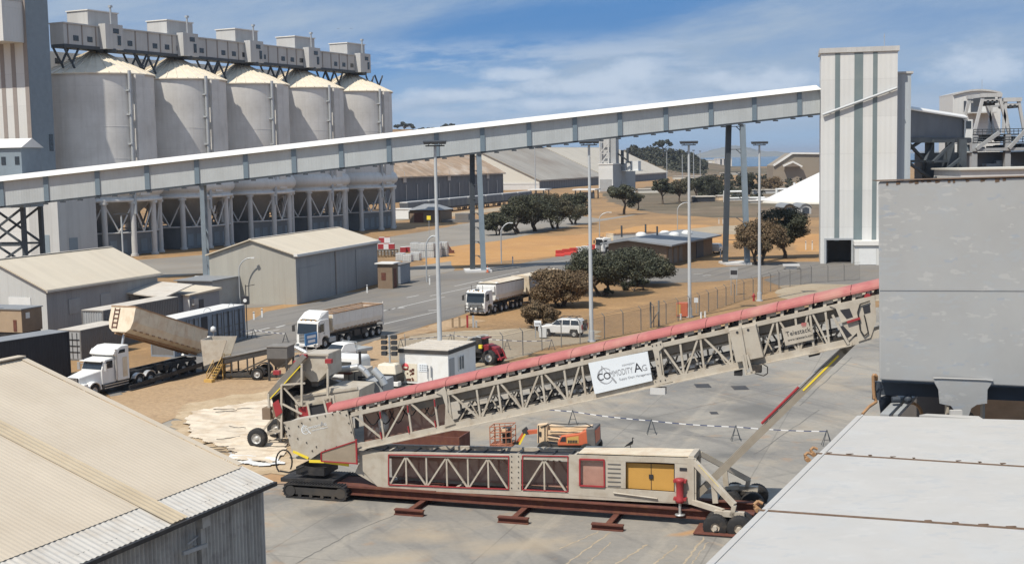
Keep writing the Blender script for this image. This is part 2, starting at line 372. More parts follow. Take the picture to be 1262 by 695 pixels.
# ------------------------------------------------------------------ ground
def gmat(name, c1, c2, s1=.06, c3=None, s3=.5, a3=.5, fine=(3.0, .12), joints=None, streaks=None, rough=.85, bump=.15):
    m = bpy.data.materials.new(name); m.use_nodes = True; MATS[name] = m
    nt = m.node_tree; N = nt.nodes; L = nt.links; b = N['Principled BSDF']
    b.inputs['Roughness'].default_value = rough; b.inputs['Specular IOR Level'].default_value = .2
    tc = N.new('ShaderNodeTexCoord'); src = tc.outputs['Object']
    def noise(sc_, vec=src, d=7, r=.62):
        n = N.new('ShaderNodeTexNoise'); n.inputs['Scale'].default_value = sc_; n.inputs['Detail'].default_value = d
        n.inputs['Roughness'].default_value = r; L.new(vec, n.inputs['Vector']); return n.outputs['Fac']
    def mr(x, a, b_, c=0, d=1):
        n = N.new('ShaderNodeMapRange'); L.new(x, n.inputs[0])
        for i, q in enumerate((a, b_, c, d)): n.inputs[i+1].default_value = q
        return n.outputs[0]
    def mix(f, a, b_, typ='MIX'):
        n = N.new('ShaderNodeMix'); n.data_type = 'RGBA'; n.blend_type = typ
        if isinstance(f, (int, float)): n.inputs[0].default_value = f
        else: L.new(f, n.inputs[0])
        for i, x in ((6, a), (7, b_)):
            if isinstance(x, tuple): n.inputs[i].default_value = (*x, 1)
            else: L.new(x, n.inputs[i])
        return n.outputs[2]
    def rot(a, sx=1, sy=1):
        mp = N.new('ShaderNodeMapping'); mp.inputs['Rotation'].default_value = (0, 0, R(a)); L.new(src, mp.inputs['Vector'])
        m2 = N.new('ShaderNodeMapping'); m2.inputs['Scale'].default_value = (sx, sy, 1); L.new(mp.outputs[0], m2.inputs['Vector']); return m2.outputs[0]
    col = mix(mr(noise(s1), .38, .62), c1, c2)
    if c3: col = mix(mr(noise(s3, d=8, r=.68), .52, .68, 0, a3), col, c3)
    if streaks:
        for a, sx, sy, cc, am, lo in streaks:
            col = mix(mr(noise(1, rot(a, sx, sy), 4, .55), lo, lo+.14, 0, am), col, cc)
    f = mr(noise(fine[0], d=8, r=.7), .3, .7, 1-fine[1], 1+fine[1]); col = mix(1, col, f, 'MULTIPLY')
    if joints:
        a, pu, pv, wd, dark = joints
        sx = N.new('ShaderNodeSeparateXYZ'); L.new(rot(a), sx.inputs[0])
        wob = mr(noise(.8), 0, 1, -.04, .04)
        for k, per in ((0, pu), (1, pv)):
            ad = N.new('ShaderNodeMath'); L.new(sx.outputs[k], ad.inputs[0]); L.new(wob, ad.inputs[1])
            fr = N.new('ShaderNodeMath'); fr.operation = 'PINGPONG'; L.new(ad.outputs[0], fr.inputs[0]); fr.inputs[1].default_value = per/2
            col = mix(mr(fr.outputs[0], wd*.4, wd, dark, 0), col, (.06, .055, .05))
    L.new(col, b.inputs['Base Color'])
    bp = N.new('ShaderNodeBump'); bp.inputs['Strength'].default_value = bump; bp.inputs['Distance'].default_value = .1
    L.new(noise(2.5, d=6), bp.inputs['Height']); L.new(bp.outputs[0], b.inputs['Normal'])
    return m
gmat('dry_ground', (.31,.19,.09), (.215,.14,.075), .03, (.40,.25,.12), .22, .6, (2.2, .22), bump=.5)
gmat('asphalt', (.195,.182,.164), (.160,.150,.138), .05, (.22,.18,.13), .15, .45, (4, .10), streaks=[(26, 1.2, .03, (.075,.072,.07), .5, .55)])
gmat('road_pale', (.255,.235,.205), (.205,.19,.168), .05, (.30,.235,.16), .2, .4, (4, .10), streaks=[(27, .8, .03, (.14,.13,.12), .4, .55)])
gmat('concrete_yard', (.285,.265,.23), (.185,.178,.165), .06, (.33,.285,.22), .16, .65, (3.5, .09), joints=(18.5, 9.3, 12.1, .05, .28),
     streaks=[(-28, .9, .035, (.125,.122,.118), .6, .55), (20, .8, .03, (.33,.30,.25), .5, .58), (60, .5, .04, (.12,.117,.112), .5, .58), (-8, .9, .05, (.14,.137,.132), .5, .58)])
gmat('gravel_pale', (.36,.30,.215), (.30,.245,.175), .08, (.27,.18,.10), .3, .5, (3, .15), bump=.4)
gmat('sand_orange', (.42,.235,.09), (.36,.20,.085), .05, (.50,.32,.16), .15, .5, (2, .12), bump=.4)
gmat('soil_brown', (.33,.225,.13), (.38,.27,.165), .1, (.22,.145,.085), .4, .6, (3, .22), bump=.6)
gmat('grain_spill', (.46,.36,.24), (.37,.275,.17), .3, (.27,.19,.115), .8, .6, (4, .15), bump=.4)
gmat('sea', (.045,.10,.16), (.055,.115,.175), .004, None, fine=(.05, .08), rough=.25, bump=.2)
gmat('hill_scrub', (.20,.19,.15), (.12,.13,.11), .0012, (.55,.50,.42), .0009, .7, (.01, .2))
gmat('bush_ground', (.16,.12,.08), (.10,.085,.055), .02, (.25,.2,.14), .05, .5, (.3, .2))
def mask_spots(m, spots, colour, amt, noise_s=.7):     # spilt sand with a shape of its own on the slab
    nt = m.node_tree; N = nt.nodes; L = nt.links; b = N['Principled BSDF']
    old = b.inputs['Base Color'].links[0].from_socket
    tc = N.new('ShaderNodeTexCoord'); no = N.new('ShaderNodeTexNoise'); no.inputs['Scale'].default_value = noise_s; no.inputs['Detail'].default_value = 7
    L.new(tc.outputs['Object'], no.inputs['Vector'])
    tot = None
    for (x, y, rx, ry, a) in spots:
        mp = N.new('ShaderNodeMapping'); mp.vector_type = 'TEXTURE'
        mp.inputs['Location'].default_value = (x, y, 0); mp.inputs['Rotation'].default_value = (0, 0, R(a)); mp.inputs['Scale'].default_value = (rx, ry, 1)
        L.new(tc.outputs['Object'], mp.inputs['Vector'])
        ln = N.new('ShaderNodeVectorMath'); ln.operation = 'LENGTH'; L.new(mp.outputs[0], ln.inputs[0])
        r = N.new('ShaderNodeMapRange'); r.inputs[1].default_value = 1.3; r.inputs[2].default_value = .1; L.new(ln.outputs['Value'], r.inputs[0])
        if tot is None: tot = r.outputs[0]
        else:
            mx = N.new('ShaderNodeMath'); mx.operation = 'MAXIMUM'; L.new(tot, mx.inputs[0]); L.new(r.outputs[0], mx.inputs[1]); tot = mx.outputs[0]
    n3 = N.new('ShaderNodeMapRange'); n3.clamp = False; n3.inputs[3].default_value = -.55; n3.inputs[4].default_value = 1.55; L.new(no.outputs['Fac'], n3.inputs[0])
    ad = N.new('ShaderNodeMath'); L.new(tot, ad.inputs[0]); L.new(n3.outputs[0], ad.inputs[1])
    r = N.new('ShaderNodeMapRange'); r.inputs[1].default_value = .72; r.inputs[2].default_value = 1.45; r.inputs[4].default_value = amt; L.new(ad.outputs[0], r.inputs[0])
    x = N.new('ShaderNodeMix'); x.data_type = 'RGBA'; L.new(r.outputs[0], x.inputs[0]); L.new(old, x.inputs[6]); x.inputs[7].default_value = (*colour, 1)
    L.new(x.outputs[2], b.inputs['Base Color'])
def gs(px, py, wpx, hpx, a=0):
    c = G(px, py); d = c.y; return (c.x, c.y, wpx*d/F, abs(G(px, py-hpx).y-c.y), a)
mask_spots(MATS['concrete_yard'], [gs(345,588,55,16), gs(420,606,70,7), gs(860,655,40,3,20), gs(300,572,40,14)], (.42,.23,.09), .75)
mask_spots(MATS['concrete_yard'], [gs(560,520,150,25), gs(600,500,200,25), gs(450,560,60,10), gs(520,660,60,12), gs(640,672,120,10,10), gs(470,690,90,10,20), gs(760,600,90,12), gs(1000,470,60,14)], (.365,.30,.215), .6, .4)
mask_spots(MATS['concrete_yard'], [gs(385,632,60,10), gs(800,520,70,14), gs(930,505,60,18), gs(700,548,60,8), gs(420,640,50,10,15), gs(900,560,60,10)], (.12,.118,.112), .75, .35)
def sheet(name, pts, z, m, jit=.35, step=2.5, proj_=True, **props):
    P = [G(*p) if proj_ else Vector((p[0], p[1], 0)) for p in pts]; out = []
    for a, b in zip(P, P[1:]+P[:1]):
        n = max(1, min(60, int((b-a).length/step)))
        for i in range(n):
            q = a.lerp(b, i/n); out.append((q.x+rnd.uniform(-jit, jit), q.y+rnd.uniform(-jit, jit), z))
    mb = MB(); mb.add(out, [tuple(range(len(out)))]); props.setdefault('kind', 'structure')
    return mb.build(name, m, **props)
mb = MB(); nseg = 48
mb.add([(0,0,0)]+[(30000*math.cos(2*math.pi*i/nseg), 30000*math.sin(2*math.pi*i/nseg), 0) for i in range(nseg)], [(0, i+1, (i+1)%nseg+1) for i in range(nseg)])
mb.build('ground', 'dry_ground', kind='structure')
sheet('sea', [(150,1750),(700,1750),(1500,1850),(9000,2600),(26000,9000),(26000,14000),(-6000,14000),(-3000,3000)], .35, 'sea', 8, 100, False)
# roads
sheet('service_road', [(-60,334),(150,322),(330,308),(440,298),(520,286),(570,276),(640,264),(690,262),(740,270),(800,262),(700,280),(620,296),(540,306),(480,314),(400,322),(260,336),(100,352),(-60,365)], .008, 'road_pale', .3, 4)
sheet('rail_ballast', [(480,268),(560,262),(640,253),(700,247),(700,250.5),(640,257),(560,266.5),(480,273)], .012, 'gravel_pale', .3, 6)
sheet('main_road', [(120,470),(200,446),(330,384),(420,366),(520,342),(560,334),(640,325),(690,316),(725,307),(760,303),(800,304),(790,316),(735,328),(690,345),(640,365),(560,391),(500,409),(466,419),(400,440),(340,452),(300,462),(260,490),(160,520)], .016, 'asphalt', .15, 3)
sheet('shed_apron', [(240,384),(330,378),(420,366),(520,342),(560,334),(556,322),(500,330),(500,346),(440,360),(250,372)], .020, 'road_pale', .2, 3)
sheet('cross_road', [(735,322),(800,330),(870,331),(960,323),(1100,322),(1100,338),(960,340),(880,347),(800,350),(735,345)], .012, 'asphalt', .2, 3)
sheet('tower_apron', [(940,345),(1000,330),(1140,322),(1140,352),(1000,350),(960,352)], .024, 'asphalt', .2, 3)
sheet('far_pad', [(835,284),(880,279),(930,277),(980,279),(975,286),(930,290),(870,288)], .016, 'gravel_pale', .6, 4)
# open ground
sheet('orange_sand', [(522,302),(560,297),(640,290),(690,291),(740,287),(800,277),(860,277),(930,283),(990,290),(985,300),(930,302),(860,298),(775,297),(735,304),(700,314),(620,322),(560,330),(525,326)], .004, 'sand_orange', .9, 2.5)
sheet('tower_sand', [(975,290),(1060,286),(1110,300),(1060,312),(985,310)], .006, 'sand_orange', .9, 2.5)
sheet('yard_slab', [(-200,560),(130,545),(225,500),(330,486),(420,470),(470,445),(620,452),(760,430),(900,400),(1010,385),(1180,370),(1500,420),(1700,900),(600,1400),(-600,1400)], .010, 'concrete_yard', .3, 1.5)
sheet('gravel_stand', [(455,470),(430,440),(470,424),(520,412),(560,408),(640,405),(690,404),(740,408),(735,421),(690,425),(640,440),(600,452)], .018, 'gravel_pale', .5, 1.2)
sheet('quay_gravel', [(960,353),(1000,347),(1120,342),(1120,368),(1000,378),(960,366)], .022, 'gravel_pale', .6, 1.2)
sheet('verge', [(300,464),(340,453),(400,441),(466,420),(560,392),(600,395),(560,405),(500,415),(470,428),(440,445),(360,466),(330,475)], .020, 'soil_brown', .4, 1.2)
sheet('spoil_ground', [(100,520),(160,492),(230,472),(300,462),(350,465),(345,486),(300,494),(240,505),(200,525),(160,540)], .030, 'soil_brown', .4, 1.0)
sheet('bush_slope', [(740,238),(800,230),(1140,222),(1140,262),(1000,268),(880,268),(800,262),(750,250)], .010, 'bush_ground', 2, 8)
# lane markings on the main road
def stripe(name, a, b, w, z=.026, m='white_paint'):
    p, q = G(*a), G(*b); d = (q-p).normalized(); n = Vector((-d.y, d.x, 0))*w/2
    mb = MB(); mb.quad(*[(v.x, v.y, z) for v in (p-n, p+n, q+n, q-n)]); return mb.build(name, m, kind='structure')
mat('road_paint', (.50,.49,.46), .6, var=.15, vs=2, dirt=(.15,.14,.13), damt=.6, ds=2)
for a, b, w in [((466,401),(540,384),.22), ((466,385),(548,366),.22), ((290,440),(345,424),.22), ((265,421),(345,406),.2), ((501,367),(516,364),.25), ((472,383),(485,381),.3),
                ((487,380),(498,379),.6), ((528,383),(540,382),.35), ((530,365),(600,350),.2), ((300,412),(332,404),.25), ((340,404),(351,401),.3), ((735,345),(780,343),.22),
                ((855,338),(866,337.5),.3), ((866,340),(876,339),.3), ((640,330),(730,316),.2), ((560,353),(640,335),.2)]:
    stripe('lane_marking', a, b, w, m='road_paint')
mat('seam_dust', (.34,.28,.20), .9, var=.3, vs=2); mat('seam_dark', (.13,.125,.115), .9, var=.3, vs=2)
def wander(a, b, w, m, z=.016, n=14, j=.05, nm='slab_seam'):
    p, q = G(*a), G(*b); d = (q-p); nn = Vector((-d.y, d.x, 0)).normalized(); mb = MB(); pts = [p+d*(i/n)+nn*rnd.uniform(-j, j) for i in range(n+1)]
    for i in range(n):
        w0, w1 = w*rnd.uniform(.5, 1.2), w*rnd.uniform(.5, 1.2); mb.quad(*[(v.x, v.y, z) for v in (pts[i]-nn*w0/2, pts[i+1]-nn*w1/2, pts[i+1]+nn*w1/2, pts[i]+nn*w0/2)])
    return mb.build(nm, m, kind='structure')
for a, b, w in (((690,700),(752,656),.10), ((718,700),(753,668),.07), ((752,700),(797,671),.12), ((800,700),(835,672),.10), ((838,700),(868,662),.12), ((850,698),(872,668),.06), ((690,676),(738,655),.08), ((590,566),(640,531),.05)): wander(a, b, w, 'seam_dust')
for a, b, w in (((355,700),(430,658),.06), ((430,658),(540,612),.05), ((985,500),(1050,440),.08), ((930,560),(1010,505),.07), ((780,520),(1000,470),.05)): wander(a, b, w, 'seam_dark')
for k, (px, py, w_, d_) in enumerate(((866,475.5,1.1,.8),(912,478,1.1,.8),(880,509,.5,.4))):
    p = G(px, py); mb = MB(); mb.box(p.x-w_/2, p.x+w_/2, p.y-d_, p.y+d_, .012, .022); mb.build('pit_cover', 'chassis_dark', kind='structure')
sheet('truck_dirt', [(110,508),(190,462),(250,446),(300,438),(350,436),(400,430),(470,428),(485,445),(420,470),(340,478),(240,484)], .025, 'soil_brown', .6, .8)
sheet('grain_spill', [(215,530),(228,500),(280,488),(345,480),(420,485),(430,540),(370,585),(300,585),(250,565)], .034, 'grain_spill', .5, .5)
# pale tarpaulin and spilt grain by the hopper
def sheetmesh(name, m, pts, z0, amp, label, cat, step=.14, seed=3):
    P = [G(*p) for p in pts]; xs = [p.x for p in P]; ys = [p.y for p in P]
    def inside(x, y):
        c = False; j = len(P)-1
        for i in range(len(P)):
            if (P[i].y > y) != (P[j].y > y) and x < (P[j].x-P[i].x)*(y-P[i].y)/(P[j].y-P[i].y)+P[i].x: c = not c
            j = i
        return c
    from mathutils import noise as mn
    mb = MB(); idx = {}
    nx = int((max(xs)-min(xs))/step)+1; ny = int((max(ys)-min(ys))/step)+1
    for i in range(nx+1):
        for j in range(ny+1):
            x = min(xs)+i*step; y = min(ys)+j*step
            wob = mn.noise(Vector((x*.9, y*.9, 5)))*.5
            if inside(x+wob, y+wob*.7):
                h = (1-abs(mn.noise(Vector((x*.55+y*.3, y*.7, seed)))))**3*amp*1.6 + mn.noise(Vector((x*1.6, y*1.9, seed+4)))*amp*.35
                idx[i, j] = len(mb.v); mb.v.append((x, y, z0+h))
    for (i, j) in idx:
        q = [(i, j), (i+1, j), (i+1, j+1), (i, j+1)]
        if all(k in idx for k in q): mb.f.append(tuple(idx[k] for k in q)); mb.mi.append(0); mb.sm.append(True)
    return tag(mb.build(name, m), label, cat)
mat('tarp_cream', (.58,.50,.39), .75, var=.14, vs=1.3, dirt=(.36,.24,.13), damt=.6, ds=.8, bump=.4)
mat('tarp_white', (.62,.62,.60), .6, var=.1, vs=3, bump=.4)
sheetmesh('ground_tarpaulin', 'tarp_cream', [(228,522),(236,508),(290,500),(330,492),(352,500),(352,560),(335,574),(300,570),(270,552),(235,540)], .04, .08, 'crumpled cream tarpaulin spread on the ground beside the hopper wheel', 'tarpaulin')
tp_ = bpy.data.objects['ground_tarpaulin']
for k in range(14):
    px, py = rnd.uniform(245, 335), rnd.uniform(505, 560); mb = MB(); pts = []
    a = rnd.uniform(-.6, .6); q = G(px, py)
    for i in range(6): pts.append((q.x+i*.28*math.cos(a)+rnd.uniform(-.08, .08), q.y+i*.28*math.sin(a)+rnd.uniform(-.12, .12), .15+rnd.uniform(0, .04)))
    mb.path(pts, .022, 4); mb.build('tarp_rope', 'chassis_dark', tp_)
sheetmesh('plastic_sheet', 'tarp_white', [(268,556),(300,562),(340,566),(352,574),(320,577),(285,572)], .04, .08, 'small white plastic sheet along the edge of the cream tarpaulin', 'sheet', .18, 9)
# ------------------------------------------------------------------ silos and head house
su, sv = yaw(27)
S0 = atY(118, 68, 250); S4 = atY(430, 93, 327); S0.z = S4.z = 0; SST = (S4-S0)/4; SR = 10.6
def silo_parts(root):
    zr, za, zb = 34.3, 38.9, 12.9
    m = MB(); m.lathe([(SR, zb), (SR, zr)], 64)
    for q in (18.4, 24.4): m.lathe([(SR+.0, q), (SR+.035, q+.05), (SR+.0, q+.1)], 64)
    m.build('barrel', 'silo_metal', root)
    m = MB(); m.lathe([(SR+.35, zr-.15), (SR+.35, zr+.05), (1.4, za), (1.4, za+.3), (0.01, za+.3)], 64, smooth=False)
    for i in range(32):
        t = 2*math.pi*i/32; c, s = math.cos(t), math.sin(t)
        m.bar(((SR+.3)*c, (SR+.3)*s, zr+.12), (1.5*c, 1.5*s, za+.05), .16, .16)
    rf = m.build('cone_roof', 'silo_roof', root)
    m = MB(); m.lathe([(SR, 14.3), (SR+.55, 13.9), (SR+.95, 13.0), (SR+.95, 12.2), (SR+.5, 11.6), (SR+.1, 11.4), (SR+.1, 10.9), (SR+.6, 10.9), (SR+.6, 10.3), (SR-1, 10.3)], 64)
    m.build('ring_beam', 'silo_metal', root)
    m = MB(); m.lathe([(SR-.6, 10.8), (1.6, 3.8), (1.6, 2.6), (.01, 2.6)], 48, smooth=False); m.build('discharge_cone', 'silo_under', root)
    for i in range(12):
        t = 2*math.pi*(i+.5)/12; c, s = math.cos(t)*(SR-.1), math.sin(t)*(SR-.1)
        m = MB(); m.tube((c, s, 0), (c, s, 10.3), .54, n=14); m.tube((c, s, 9.9), (c, s, 10.32), .85, n=14); m.tube((c, s, 0), (c, s, .4), .75, n=14)
        m.build('column', 'concrete_col', root)
    m = MB()
    for i in range(12):
        t0, t1 = 2*math.pi*(i+.5)/12, 2*math.pi*(i+1.5)/12; rr = SR-.1
        P = lambda t, z: (rr*math.cos(t), rr*math.sin(t), z)
        a = Vector(P(t0, 10)); b = Vector(P(t1, 10)); mid = (a+b)/2; mid.z = 4.6
        m.tube(a, mid, .16, n=6); m.tube(b, mid, .16, n=6); m.tube(P(t0, 4.5), P(t1, 4.5), .15, n=6)
    m.build('brace', 'concrete_col', root)
    a = R(-14); c, s = math.cos(a), math.sin(a)        # external riser and ladder on the wharf side
    m = MB(); m.tube(((SR+.5)*c, (SR+.5)*s, 8), ((SR+.5)*c, (SR+.5)*s, zr+.5), .32, n=8)
    for z in (16, 21, 26.5, 31): m.box((SR+.4)*c-.9, (SR+.4)*c+.3, (SR+.4)*s-.5, (SR+.4)*s+.3, z, z+.25)
    m.build('riser_pipe', 'galv', root)
    a = R(-2); c, s = math.cos(a), math.sin(a)
    m = MB(); m.box((SR-.1)*c, (SR+.7)*c, (SR)*s-1.2, SR*s+1.2, 11.5, zr-.2); m.build('wall_duct', 'silo_metal', root)
nm = ['nearest to the dark head house tower', 'second from the dark head house tower', 'third and middle one of the row', 'fourth along the row, second from the far end', 'last of the row beside open sky']
silo0 = T('grain_silo', 'x', 'silo', S0, -27, 'row of grain silos'); silo_parts(silo0)
for i in range(5):
    o = silo0 if i == 0 else dup(silo0, S0+SST*i)
    o['label'] = 'grey grain silo with cone roof, '+nm[i]
# dark bins and plant standing among the columns
mat('under_plant', (.17,.19,.21), .6, var=.2, vs=.3)
for i in range(5):
    p = S0+SST*i+sv*0+su*1
    t = T('discharge_house', 'dark blue grey discharge plant box under the '+['first', 'second', 'third', 'fourth', 'last'][i]+' silo from the head house', 'plant room', (p.x, p.y, 0), -27, 'discharge boxes below the silos')
    m = MB(); m.box(-7, 6.5, -7.5, 7.5, .05, 4.3); m.build('wall', 'under_plant', t)
    m = MB()
    for q in range(5): m.box(6.52, 6.56, -6.3+q*2.7, -4.6+q*2.7, .6, 3.0)
    m.build('door', 'steel_blue', t)
# rail lines of dark sheds behind silos not seen; the overhead head gallery
g0 = S0+su*3.2; Lg = 97; gp = g0-sv*11
hg = T('head_gallery', 'long grey conveyor gallery with small windows running above the silo roofs', 'gallery', (gp.x, gp.y, 0), -27)
m = MB(); m.box(-3.4, 0, 0, Lg, 39.6, 43.3); m.build('wall', 'head_gallery', hg)
m = MB(); m.box(-3.6, .25, -.1, Lg+.1, 43.3, 43.55); m.build('roof', 'head_gallery', hg)
m = MB(); m.box(-3.3, .1, 0, Lg, 39.0, 39.6)
for k in range(5):
    y = 11+k*21.63
    for dy in (-9, 9):
        for x in (-.3, -3.0): m.bar((x, y+dy-1.8, 39), (x, y+dy, 36.2), .3); m.bar((x, y+dy+1.8, 39), (x, y+dy, 36.2), .3); m.bar((x, y+dy, 36.3), (x, y+dy*.92, 35.0), .3)
m.build('truss', 'steel_dark', hg)
for q in range(28):
    m = MB(); m.box(.003, .1, q*3.5-.12+1, q*3.5+.12+1, 39.62, 43.28); m.build('wall_rib', 'stripe_brown', hg)
for q in range(27):
    if q % 6 == 5: continue
    m = MB(); m.box(.003, .06, q*3.5+2.3, q*3.5+3.6, 40.3, 41.3); m.build('window', 'glass_dark', hg)
for k in range(5):
    y = 11+k*21.63
    b = MB(); b.box(.02, 1.7, y-2.2, y+2.4, 39.2, 43.9); hb = b.build('head_bay', 'head_gallery', hg)
    b = MB(); b.box(1.702, 1.76, y-.2, y+1.3, 42.2, 43.1); b.box(1.702, 1.8, y+.9, y+1.7, 40.0, 41.8); b.build('window', 'glass_dark', hb)
    b = MB(); b.tube((.8, y, 38.6), (.8, y, 39.3), 1.0, n=12); b.tube((-1.7, y, 38.6), (-1.7, y, 39.5), 1.2, n=12); b.build('drop_chute', 'steel_dark', hb)
    b = MB(); b.box(-6.5, -1.2, y-3.6, y+4.2, 43.6, 46.4); hh = b.build('motor_house', 'head_gallery', hg)
    b = MB(); b.box(-6.7, -1.0, y-3.8, y+4.4, 46.4, 46.6); b.build('roof', 'roof_white', hh)
    b = MB(); b.tube((.3, y+.8, 43.5), (.3, y+.8, 47.2), .18, n=6); b.box(0, .6, y+.5, y+1.1, 47.2, 47.6); b.build('vent_pipe', 'galv', hg)
m = MB()
m.box(-2.5, .5, Lg+.1, Lg+1.3, 39.7, 39.85)
for x in (-2.4, .4): m.tube((x, Lg+1.2, 39.8), (x, Lg+1.2, 41.2), .06, n=5)
m.tube((-2.4, Lg+1.2, 41.2), (.4, Lg+1.2, 41.2), .06, n=5); m.tube((.4, Lg+1.2, 41.2), (.4, Lg+1.2, 42.6), .2, n=6)
m.build('end_platform', 'steel_dark', hg)
# a second gallery stands behind, its windows glimpsed under the first
rp = gp-su*19
rg = T('window_gallery', 'second grey conveyor gallery glimpsed behind and below the head gallery', 'gallery', (rp.x, rp.y, 0), -27)
m = MB(); m.box(-3, 0, 4, Lg, 36.7, 40.2); m.build('wall', 'head_gallery', rg)
for q in range(26):
    m = MB(); m.box(.003, .06, q*3.5+5.3, q*3.5+6.6, 37.8, 38.9); m.build('window', 'glass_dark', rg)
m = MB()
for q in range(5):
    for x in (-2.6, -.4): m.box(x-.3, x+.3, 20+q*17.5, 20.6+q*17.5, 0, 36.7)
m.build('support', 'steel_dark', rg)
# head house tower at the left edge
hc = G(45, 315)      # corner between lit face and shaded face
hu, hv = yaw(22)
hc.y = 229; p = Vector((atY(38, 176, hc.y).x, hc.y, 0))
ht = T('head_house', 'tall clad head house tower with brown stripes beside the first silo', 'tower', p, -22)
d1 = along((p.x, p.y, hz(p, 176)), hv, 67.5)
m = MB(); m.box(-16, 0, 0, d1, 0, 56); m.build('wall', ['tower_white'], ht)
m = MB(); m.box(.003, .02, .01, d1-.01, 0, 55.9); m.build('side_wall', 'steel_blue', ht)  # dark skin over the white wall, this face's shade put into the colour
m = MB()
for x in (-.55, -3.4, -5.9, -9.5, -12.5): m.box(x, x+.9, -.05, -.003, 10, 55)
m.build('stripe', 'stripe_brown', ht)
m = MB(); m.box(-9, -.2, -5.0, -.06, hz(p, 53), hz(p, 3)); bx = m.build('upper_annex', 'tower_white', ht)
m = MB(); m.box(-9.1, -.1, -5.1, -.02, hz(p, 3)+.02, hz(p, 3)+.5); m.build('roof', 'head_gallery', bx)
m = MB(); m.box(.05, 6.5, -1.5, 8.5, 0, 11.8); la = m.build('lower_annex', 'head_gallery', ht)
m = MB(); m.box(6.503, 6.55, 1.0, 3.2, 1.2, 4.5); m.box(2.5, 4.4, -1.56, -1.503, 2.0, 5.2); m.build('louvre', 'steel_blue', la)
m = MB(); m.box(.022, .08, 4.6, 5.6, 20, 23); m.build('window', 'glass_dark', ht)
# ------------------------------------------------------------------ the long inclined gallery
A = atY(-14, 250, 186); B = atY(1011, 136.5, 199.3)
A = Vector((A.x, 186, hz((A.x, 186), 256))); B = Vector((B.x, 199.3, hz((B.x, 199.3), 139.5)))
gd = Vector((B.x-A.x, B.y-A.y, 0)); gl = gd.length; gy = math.degrees(math.atan2(gd.y, gd.x))
lg = T('conveyor_gallery', 'long pale inclined conveyor gallery with blue grey ribs crossing the picture to the striped tower', 'gallery', (A.x, A.y, 0), gy)
gM, gI = frame((A.x, A.y, 0), gy)
def gz(x): return A.z+(B.z-A.z)*x/gl
hgt = 3.62
m = MB(); m.hexa([(0,.15,gz(0)),(gl,.15,gz(gl)),(gl,3.6,gz(gl)),(0,3.6,gz(0)),(0,.15,gz(0)+hgt),(gl,.15,gz(gl)+hgt),(gl,3.6,gz(gl)+hgt),(0,3.6,gz(0)+hgt)])
m.build('wall', 'gallery_wall', lg)
m = MB(); x1, z0, z1 = gl+.0, gz(0)+hgt, gz(gl)+hgt
m.add([(0,-.55,z0-.05),(0,1.9,z0+.75),(0,4.3,z0-.05),(x1,-.55,z1-.05),(x1,1.9,z1+.75),(x1,4.3,z1-.05)], [(0,1,4,3),(1,2,5,4),(0,3,5,2),(0,2,1),(3,4,5)])
m.build('roof', 'roof_white', lg)
m = MB(); m.hexa([(0,.1,gz(0)-.28),(gl,.1,gz(gl)-.28),(gl,.4,gz(gl)-.28),(0,.4,gz(0)-.28),(0,.1,gz(0)-.003),(gl,.1,gz(gl)-.003),(gl,.4,gz(gl)-.003),(0,.4,gz(0)-.003)])
for px in np.arange(40, 1000, 21.3):
    x = along((A.x, A.y, 0), gd.normalized(), float(px))
    if 0 < x < gl: m.box(x-.35, x+.35, -.1, .3, gz(x)-.5, gz(x)-.283)
m.build('edge_beam', 'steel_dark', lg)
for px in (8, 63, 126, 187, 248, 308, 367, 425, 483.5, 542, 598, 655, 711, 766, 822, 877, 930, 985):
    x = along((A.x, A.y, 0), gd.normalized(), px)
    m = MB(); m.hexa([(x-.34,-.02,gz(x)),(x+.34,-.02,gz(x)),(x+.34,.14,gz(x)),(x-.34,.14,gz(x)),(x-.34,-.02,gz(x)+hgt-.06),(x+.34,-.02,gz(x)+hgt-.06),(x+.34,.14,gz(x)+hgt-.06),(x-.34,.14,gz(x)+hgt-.06)])
    m.build('wall_rib', 'gallery_rib', lg)
# supports
def ground_leg(name, px, label, kind):
    x = along((A.x, A.y, 0), gd.normalized(), px); z = gz(x)-.3
    q = A+gd.normalized()*x
    t = T(name, label, 'support', (q.x, q.y, 0), gy, 'legs under the inclined gallery')
    if kind == 'single':
        m = MB()
        for y in (.4, 3.2): m.box(-.32, .32, y-.25, y+.25, .3, z)
        m.build('column', 'steel_blue', t)
        m = MB()
        k = 2.0
        while k < z-2: m.bar((0, .4, k), (0, 3.2, k+2.5), .14); m.bar((0, .4, k), (0, 3.2, k), .14); k += 2.5
        m.build('brace', 'steel_dark', t); 
    else:
        sp = 1.45 if kind == 'a' else .75
        for s_, mm in ((-1, 'steel_dark'), (1, 'steel_blue')):
            m = MB(); m.bar((s_*sp, 1.2-s_*1.1, .3), (s_*sp*.55, 1.4-s_*1.0, z), .75, .75); m.build('column', mm, t)
        m = MB(); k = .12
        n = 6 if kind == 'a' else 8
        for i in range(n):
            f0, f1 = i/n, (i+1)/n
            P = lambda s_, f: Vector((s_*sp*(1-.45*f), 1.2-s_*1.1*(1-.1*f), .3+(z-.6)*f))
            m.bar(P(-1, f1), P(1, f1), .1)
            mid = (P(-1, f1)+P(1, f1))/2
            m.bar(P(1, f1-.1/ n*3), mid+Vector((0,0,.0)), .1)
        m.build('brace', 'steel_dark', t)
    m = MB(); m.box(-2, 2, -.6, 4.2, 0, .32); m.build('footing', 'concrete_col', t)
    return t
ground_leg('gallery_support', 253, 'slim blue grey steel leg under the gallery left of the grey gabled shed', 'single')
ground_leg('gallery_support', 590, 'pair of steel columns under the gallery beside the orange sand', 'b')
ground_leg('gallery_support', 910, 'tall braced steel A frame holding the gallery near the striped tower', 'a')
